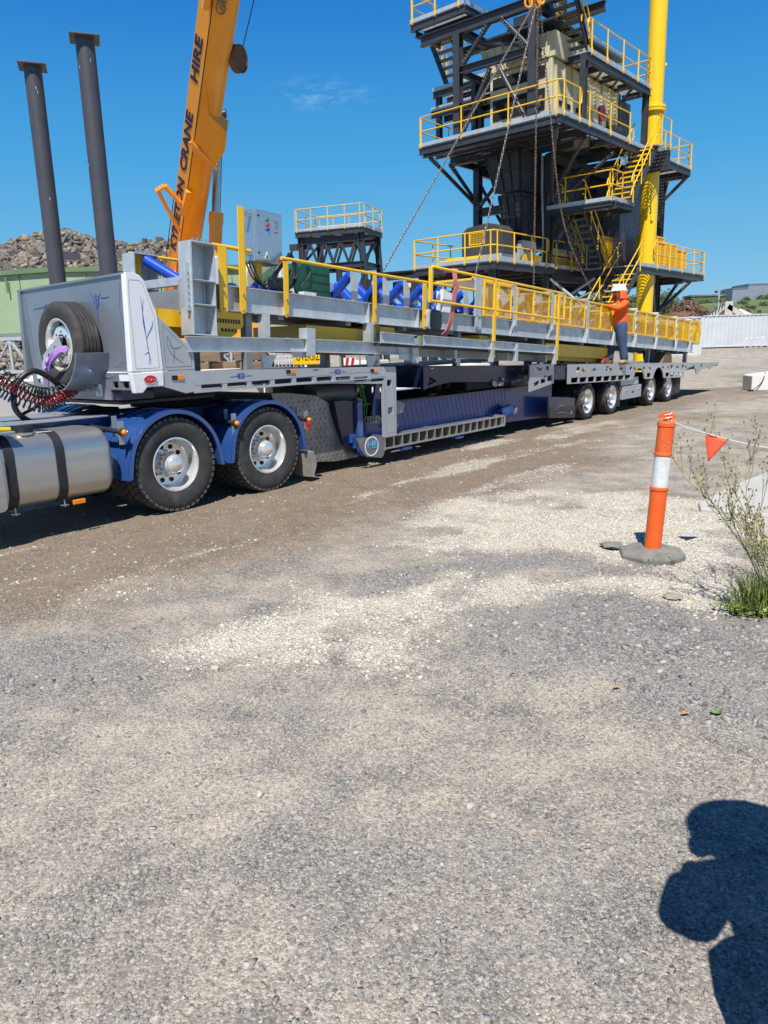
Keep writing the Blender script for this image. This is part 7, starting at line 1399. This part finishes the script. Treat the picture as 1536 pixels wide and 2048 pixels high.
# ---- weeds at the right edge
stemm = mat('weed_stem', (.17, .19, .07), (.22, .21, .10), 9, .7); leafw = mat('weed_leaf', (.12, .20, .035), (.17, .24, .06), 14, .6, island=.35); seed = mat('weed_seed_head', (.20, .15, .08), (.28, .22, .12), 20, .8, island=.4); flow = mat('weed_flower', (.62, .50, .06), None, 10, .6)
def weed(x, y, h, lean, label, seedn):
    rnd = random.Random(seedn); t = thing('seeding_weed', label, 'weed', (x, y, float(height(np.array(x), np.array(y)))), 0, 'weeds at the right edge'); st, lf, sd, fl_ = MB(), MB(), MB(), MB()
    def branch(p, d, L_, r, lv):
        n = 6; P = [p]
        for i in range(n):
            d = (d + Vector((rnd.gauss(0, .10), rnd.gauss(0, .10), .05))).normalized(); P.append(P[-1] + d * L_ / n)
        st.path(P, [r * (1 - .55 * i / n) for i in range(n + 1)], 5)
        for i in range(1, n + 1):
            if lv < 3 and rnd.random() < (.80 if lv else .6 if i > 1 else 0): q = Vector((rnd.gauss(0, 1), rnd.gauss(0, 1), rnd.uniform(.3, 1.2))).normalized(); branch(P[i], (d * .9 + q * .75).normalized(), L_ * rnd.uniform(.36, .6), r * .62, lv + 1)
            for _ in range((2 if lv == 0 else 1) if lv < 2 else 0):
                if rnd.random() < .3: continue
                a = Vector((rnd.gauss(0, 1), rnd.gauss(0, 1), rnd.uniform(-.2, .6))).normalized(); w = a.cross(Vector((0, 0, 1))).normalized() * .006; l = rnd.uniform(.02, .055); lf.add([P[i], P[i] + a * l * .5 + w, P[i] + a * l - Vector((0, 0, .012)), P[i] + a * l * .5 - w], [(0, 1, 2, 3)])
        if lv >= 1:
            e = P[-1]; (fl_ if rnd.random() < .10 else sd).ico(e, (.006, .006, .009) if lv > 1 else (.008, .008, .012))
    for k in range(3): branch(Vector((rnd.gauss(0, .02), rnd.gauss(0, .02), 0)), Vector((lean[0] + rnd.gauss(0, .14), lean[1] + rnd.gauss(0, .12), 1)).normalized(), h * rnd.uniform(.7, 1), .0048, 0)
    st.build('stem', stemm, t, 60, join=True); lf.build('leaves', leafw, t, stuff=True); sd.build('seed_heads', seed, t, stuff=True)
    if fl_.v: fl_.build('flowers', flow, t, stuff=True)
weed(2.46, 4.42, .88, (-.40, .05), 'tall straggly weed with dry seed heads leaning left at the right edge', 3); weed(2.62, 4.5, .95, (-.10, .1), 'upright straggly weed with seed heads partly out of the picture', 5); weed(2.48, 4.36, .5, (-.25, -.05), 'short straggly weed growing out of the grass tuft', 9)
rnd = random.Random(4); b = MB()
for k in range(520):
    x = 2.36 + rnd.gauss(0, .085); y = 4.40 + rnd.gauss(0, .07); z = float(height(np.array(x), np.array(y))); hgt = rnd.uniform(.08, .34) * (1.2 - abs(x - 2.36)); d = Vector((rnd.gauss(0, .28), rnd.gauss(0, .28), 1)); w = Vector((-d.y + .3, d.x, 0)).normalized() * rnd.uniform(.002, .0045); p = Vector((x, y, z)); m1 = p + d * hgt * .55; e = p + d * hgt + Vector((d.x, d.y, -.25)) * hgt * .5
    b.add([p - w, p + w, m1 + w * .8, m1 - w * .8, e], [(0, 1, 2, 3), (3, 2, 4)])
for k in range(420):
    x = 2.30 + rnd.gauss(0, .10); y = 4.36 + rnd.gauss(0, .06); z = float(height(np.array(x), np.array(y))) + rnd.uniform(0, .07); a = rnd.random() * 6.28; l = rnd.uniform(.012, .034); p = Vector((x, y, z)); d = Vector((math.cos(a), math.sin(a), rnd.uniform(-.1, .6))) * l; w = Vector((-d.y, d.x, 0)) * .5; b.add([p, p + d * .5 + w, p + d, p + d * .5 - w], [(0, 1, 2, 3)])
o = b.build('grass_tuft', mat('fresh_grass', (.13, .20, .03), (.22, .25, .07), 16, .6, island=.4), None, stuff=True); tag(o, kind='stuff')
# ---- single stones one can point at
def stone(x, y, r, m, label):
    o = MB().ico((0, 0, 0), (r, r * .8, r * .62), jit=.2).build('stone', m, None); o.location = (x, y, float(height(np.array(x), np.array(y))) + r * .3); o.rotation_euler = (0, 0, random.random() * 6); return tag(o, label, 'stone', 'larger stones on the gravel')
ps = mat('pale_stone', (.50, .46, .38), (.38, .35, .29), 30, .9, 0, .4); gs_ = mat('grey_stone', (.22, .215, .20), (.15, .15, .145), 30, .9, 0, .4)
for x, y, r, m, l in ((.63, 1.86, .020, gs_, 'grey stone left of the big shadow near the bottom'), (.38, 2.47, .017, ps, 'bright pale stone in the middle of the gravel'), (.30, 2.53, .021, ps, 'pale oblong stone just left of the bright one'), (-.53, 2.65, .022, ps, 'pale flat stone left of the middle'), (1.91, 4.68, .075, mat('embedded_rock', (.34, .30, .25), (.24, .22, .19), 14, .9, 0, .5), 'large half buried rock below the bollard base'), (-.97, 3.84, .035, ps, 'pale stone at the lower edge of the limestone patch'), (.06, 1.94, .018, ps, 'small pale stone near the bottom edge'), (1.93, 6.05, .12, M_['recycled'], 'flat grey stone slab behind the bollard base')): 
    o = stone(x, y, r, m, l)
    if r > .07: o.scale = (1, 1, .35)
# ---- bystander just outside the picture, whose shadow falls into it
bs = thing('person', 'bystander in hi-vis shirt and wide hat outside the frame, shadow seen at lower right', 'person', (1.12, 1.16, 0))
skin('body', [(0, 0, .95), (0, 0, 1.15), (0, 0, 1.32), (0, 0, 1.46), (0, .02, 1.55), (0, .03, 1.63), (0, .04, 1.70), (-.1, 0, .9), (-.1, 0, .5), (-.11, 0, .08), (.1, 0, .9), (.1, 0, .5), (.11, 0, .08), (-.2, 0, 1.43), (-.34, .0, 1.12), (-.20, .26, 1.22), (.2, 0, 1.43), (.34, .0, 1.12), (.16, .28, 1.22)],
     [(0, 1), (1, 2), (2, 3), (3, 4), (4, 5), (5, 6), (0, 7), (7, 8), (8, 9), (0, 10), (10, 11), (11, 12), (3, 13), (13, 14), (14, 15), (3, 16), (16, 17), (17, 18)], [.15, .16, .17, .12, .06, .09, .085, .1, .075, .055, .1, .075, .055, .08, .065, .045, .08, .065, .045], M_['skin'], bs)
skin('shirt', [(0, 0, .70), (0, 0, 1.12), (0, 0, 1.32), (0, 0, 1.45), (-.21, 0, 1.43), (-.37, .0, 1.16), (-.24, .20, 1.22), (.21, 0, 1.43), (.37, .0, 1.16), (.24, .20, 1.22)], [(0, 1), (1, 2), (2, 3), (3, 4), (4, 5), (5, 6), (3, 7), (7, 8), (8, 9)], [.27, .225, .215, .15, .10, .08, .07, .10, .08, .07], M_['orange'], bs)  # torso and hem widened to fill out the cast shadow
skin('trousers', [(0, 0, .95), (0, 0, .86), (-.1, 0, .8), (-.1, 0, .5), (-.11, 0, .08), (.1, 0, .8), (.1, 0, .5), (.11, 0, .08)], [(0, 1), (1, 2), (2, 3), (3, 4), (1, 5), (5, 6), (6, 7)], [.17, .17, .12, .1, .08, .12, .1, .08], M_['jean'], bs)
for sg in (-1, 1):
    hand(bs, (.18 * sg - .01, .28, 1.22), (-sg * .5, .8, .3), (0, .3, 1), (sg, 0, 0), M_['skin']); skin('boot', [(.11 * sg, 0, .13), (.11 * sg, .0, .05), (.11 * sg, .16, .04)], [(0, 1), (1, 2)], [.06, .055, .045], M_['boot'], bs)
MB().lathe([(.215, 0), (.205, .01), (.13, .018), (.125, .085), (.09, .12), (0, .13)], (.0, .04, 1.76), 'z', 24).build('hat', M_['hat'], bs, 40)
ph = MB().box(-.08, .08, .34, .35, 1.20, 1.28).build('mobile_phone', M_['ink'], None); ph.location = (1.08, 1.16, 0); tag(ph, 'dark mobile phone held up by the bystander outside the frame', 'phone')
bg_ = MB().plate([(-.13, .0), (.13, .0), (.14, .45), (.12, .66), (.05, .74), (-.05, .74), (-.12, .66), (-.14, .45)], axis='y', a0=-.12, a1=.12).build('shadow_bag', M_['jean'], None, bevel=.02); bg_.location = (.935, 1.12, .25); tag(bg_, 'unseen bag shape added beside the bystander to widen the cast shadow', 'bag')  # bag shape added to broaden the shadow thrown into view
lfm = mat('dead_leaf_orange', (.50, .22, .06), (.35, .15, .05), 30, .8)
for x, y, lab in ((1.13, 3.40, 'curled orange dead leaf on the grey gravel at centre right'), (1.36, 3.12, 'orange dead leaf on the gravel nearer the right edge')):
    o = MB().add([(-.02, -.008, .004), (0, -.016, .012), (.024, 0, .004), (0, .015, .010), (0, 0, .002)], [(0, 1, 4), (1, 2, 4), (2, 3, 4), (3, 0, 4)]).build('dead_leaf', lfm, None, join=True); o.location = (x, y, float(height(np.array(x), np.array(y))) + .008); tag(o, lab, 'leaf')
b = MB(); x0, y0 = 1.50, 3.11; z0 = float(height(np.array(x0), np.array(y0)))
for k in range(14): a = k * 2.4; l = .012 + .0016 * k; d = Vector((math.cos(a), math.sin(a), .5)) * l; w_ = Vector((-d.y, d.x, 0)) * .4; p = Vector((x0, y0, z0 + .005)); b.add([p, p + d * .6 + w_, p + d, p + d * .6 - w_], [(0, 1, 2, 3)])
o = b.build('sprout', leafw, None, join=True); tag(o, 'tiny green sprout in the gravel right of the dead leaves', 'plant')
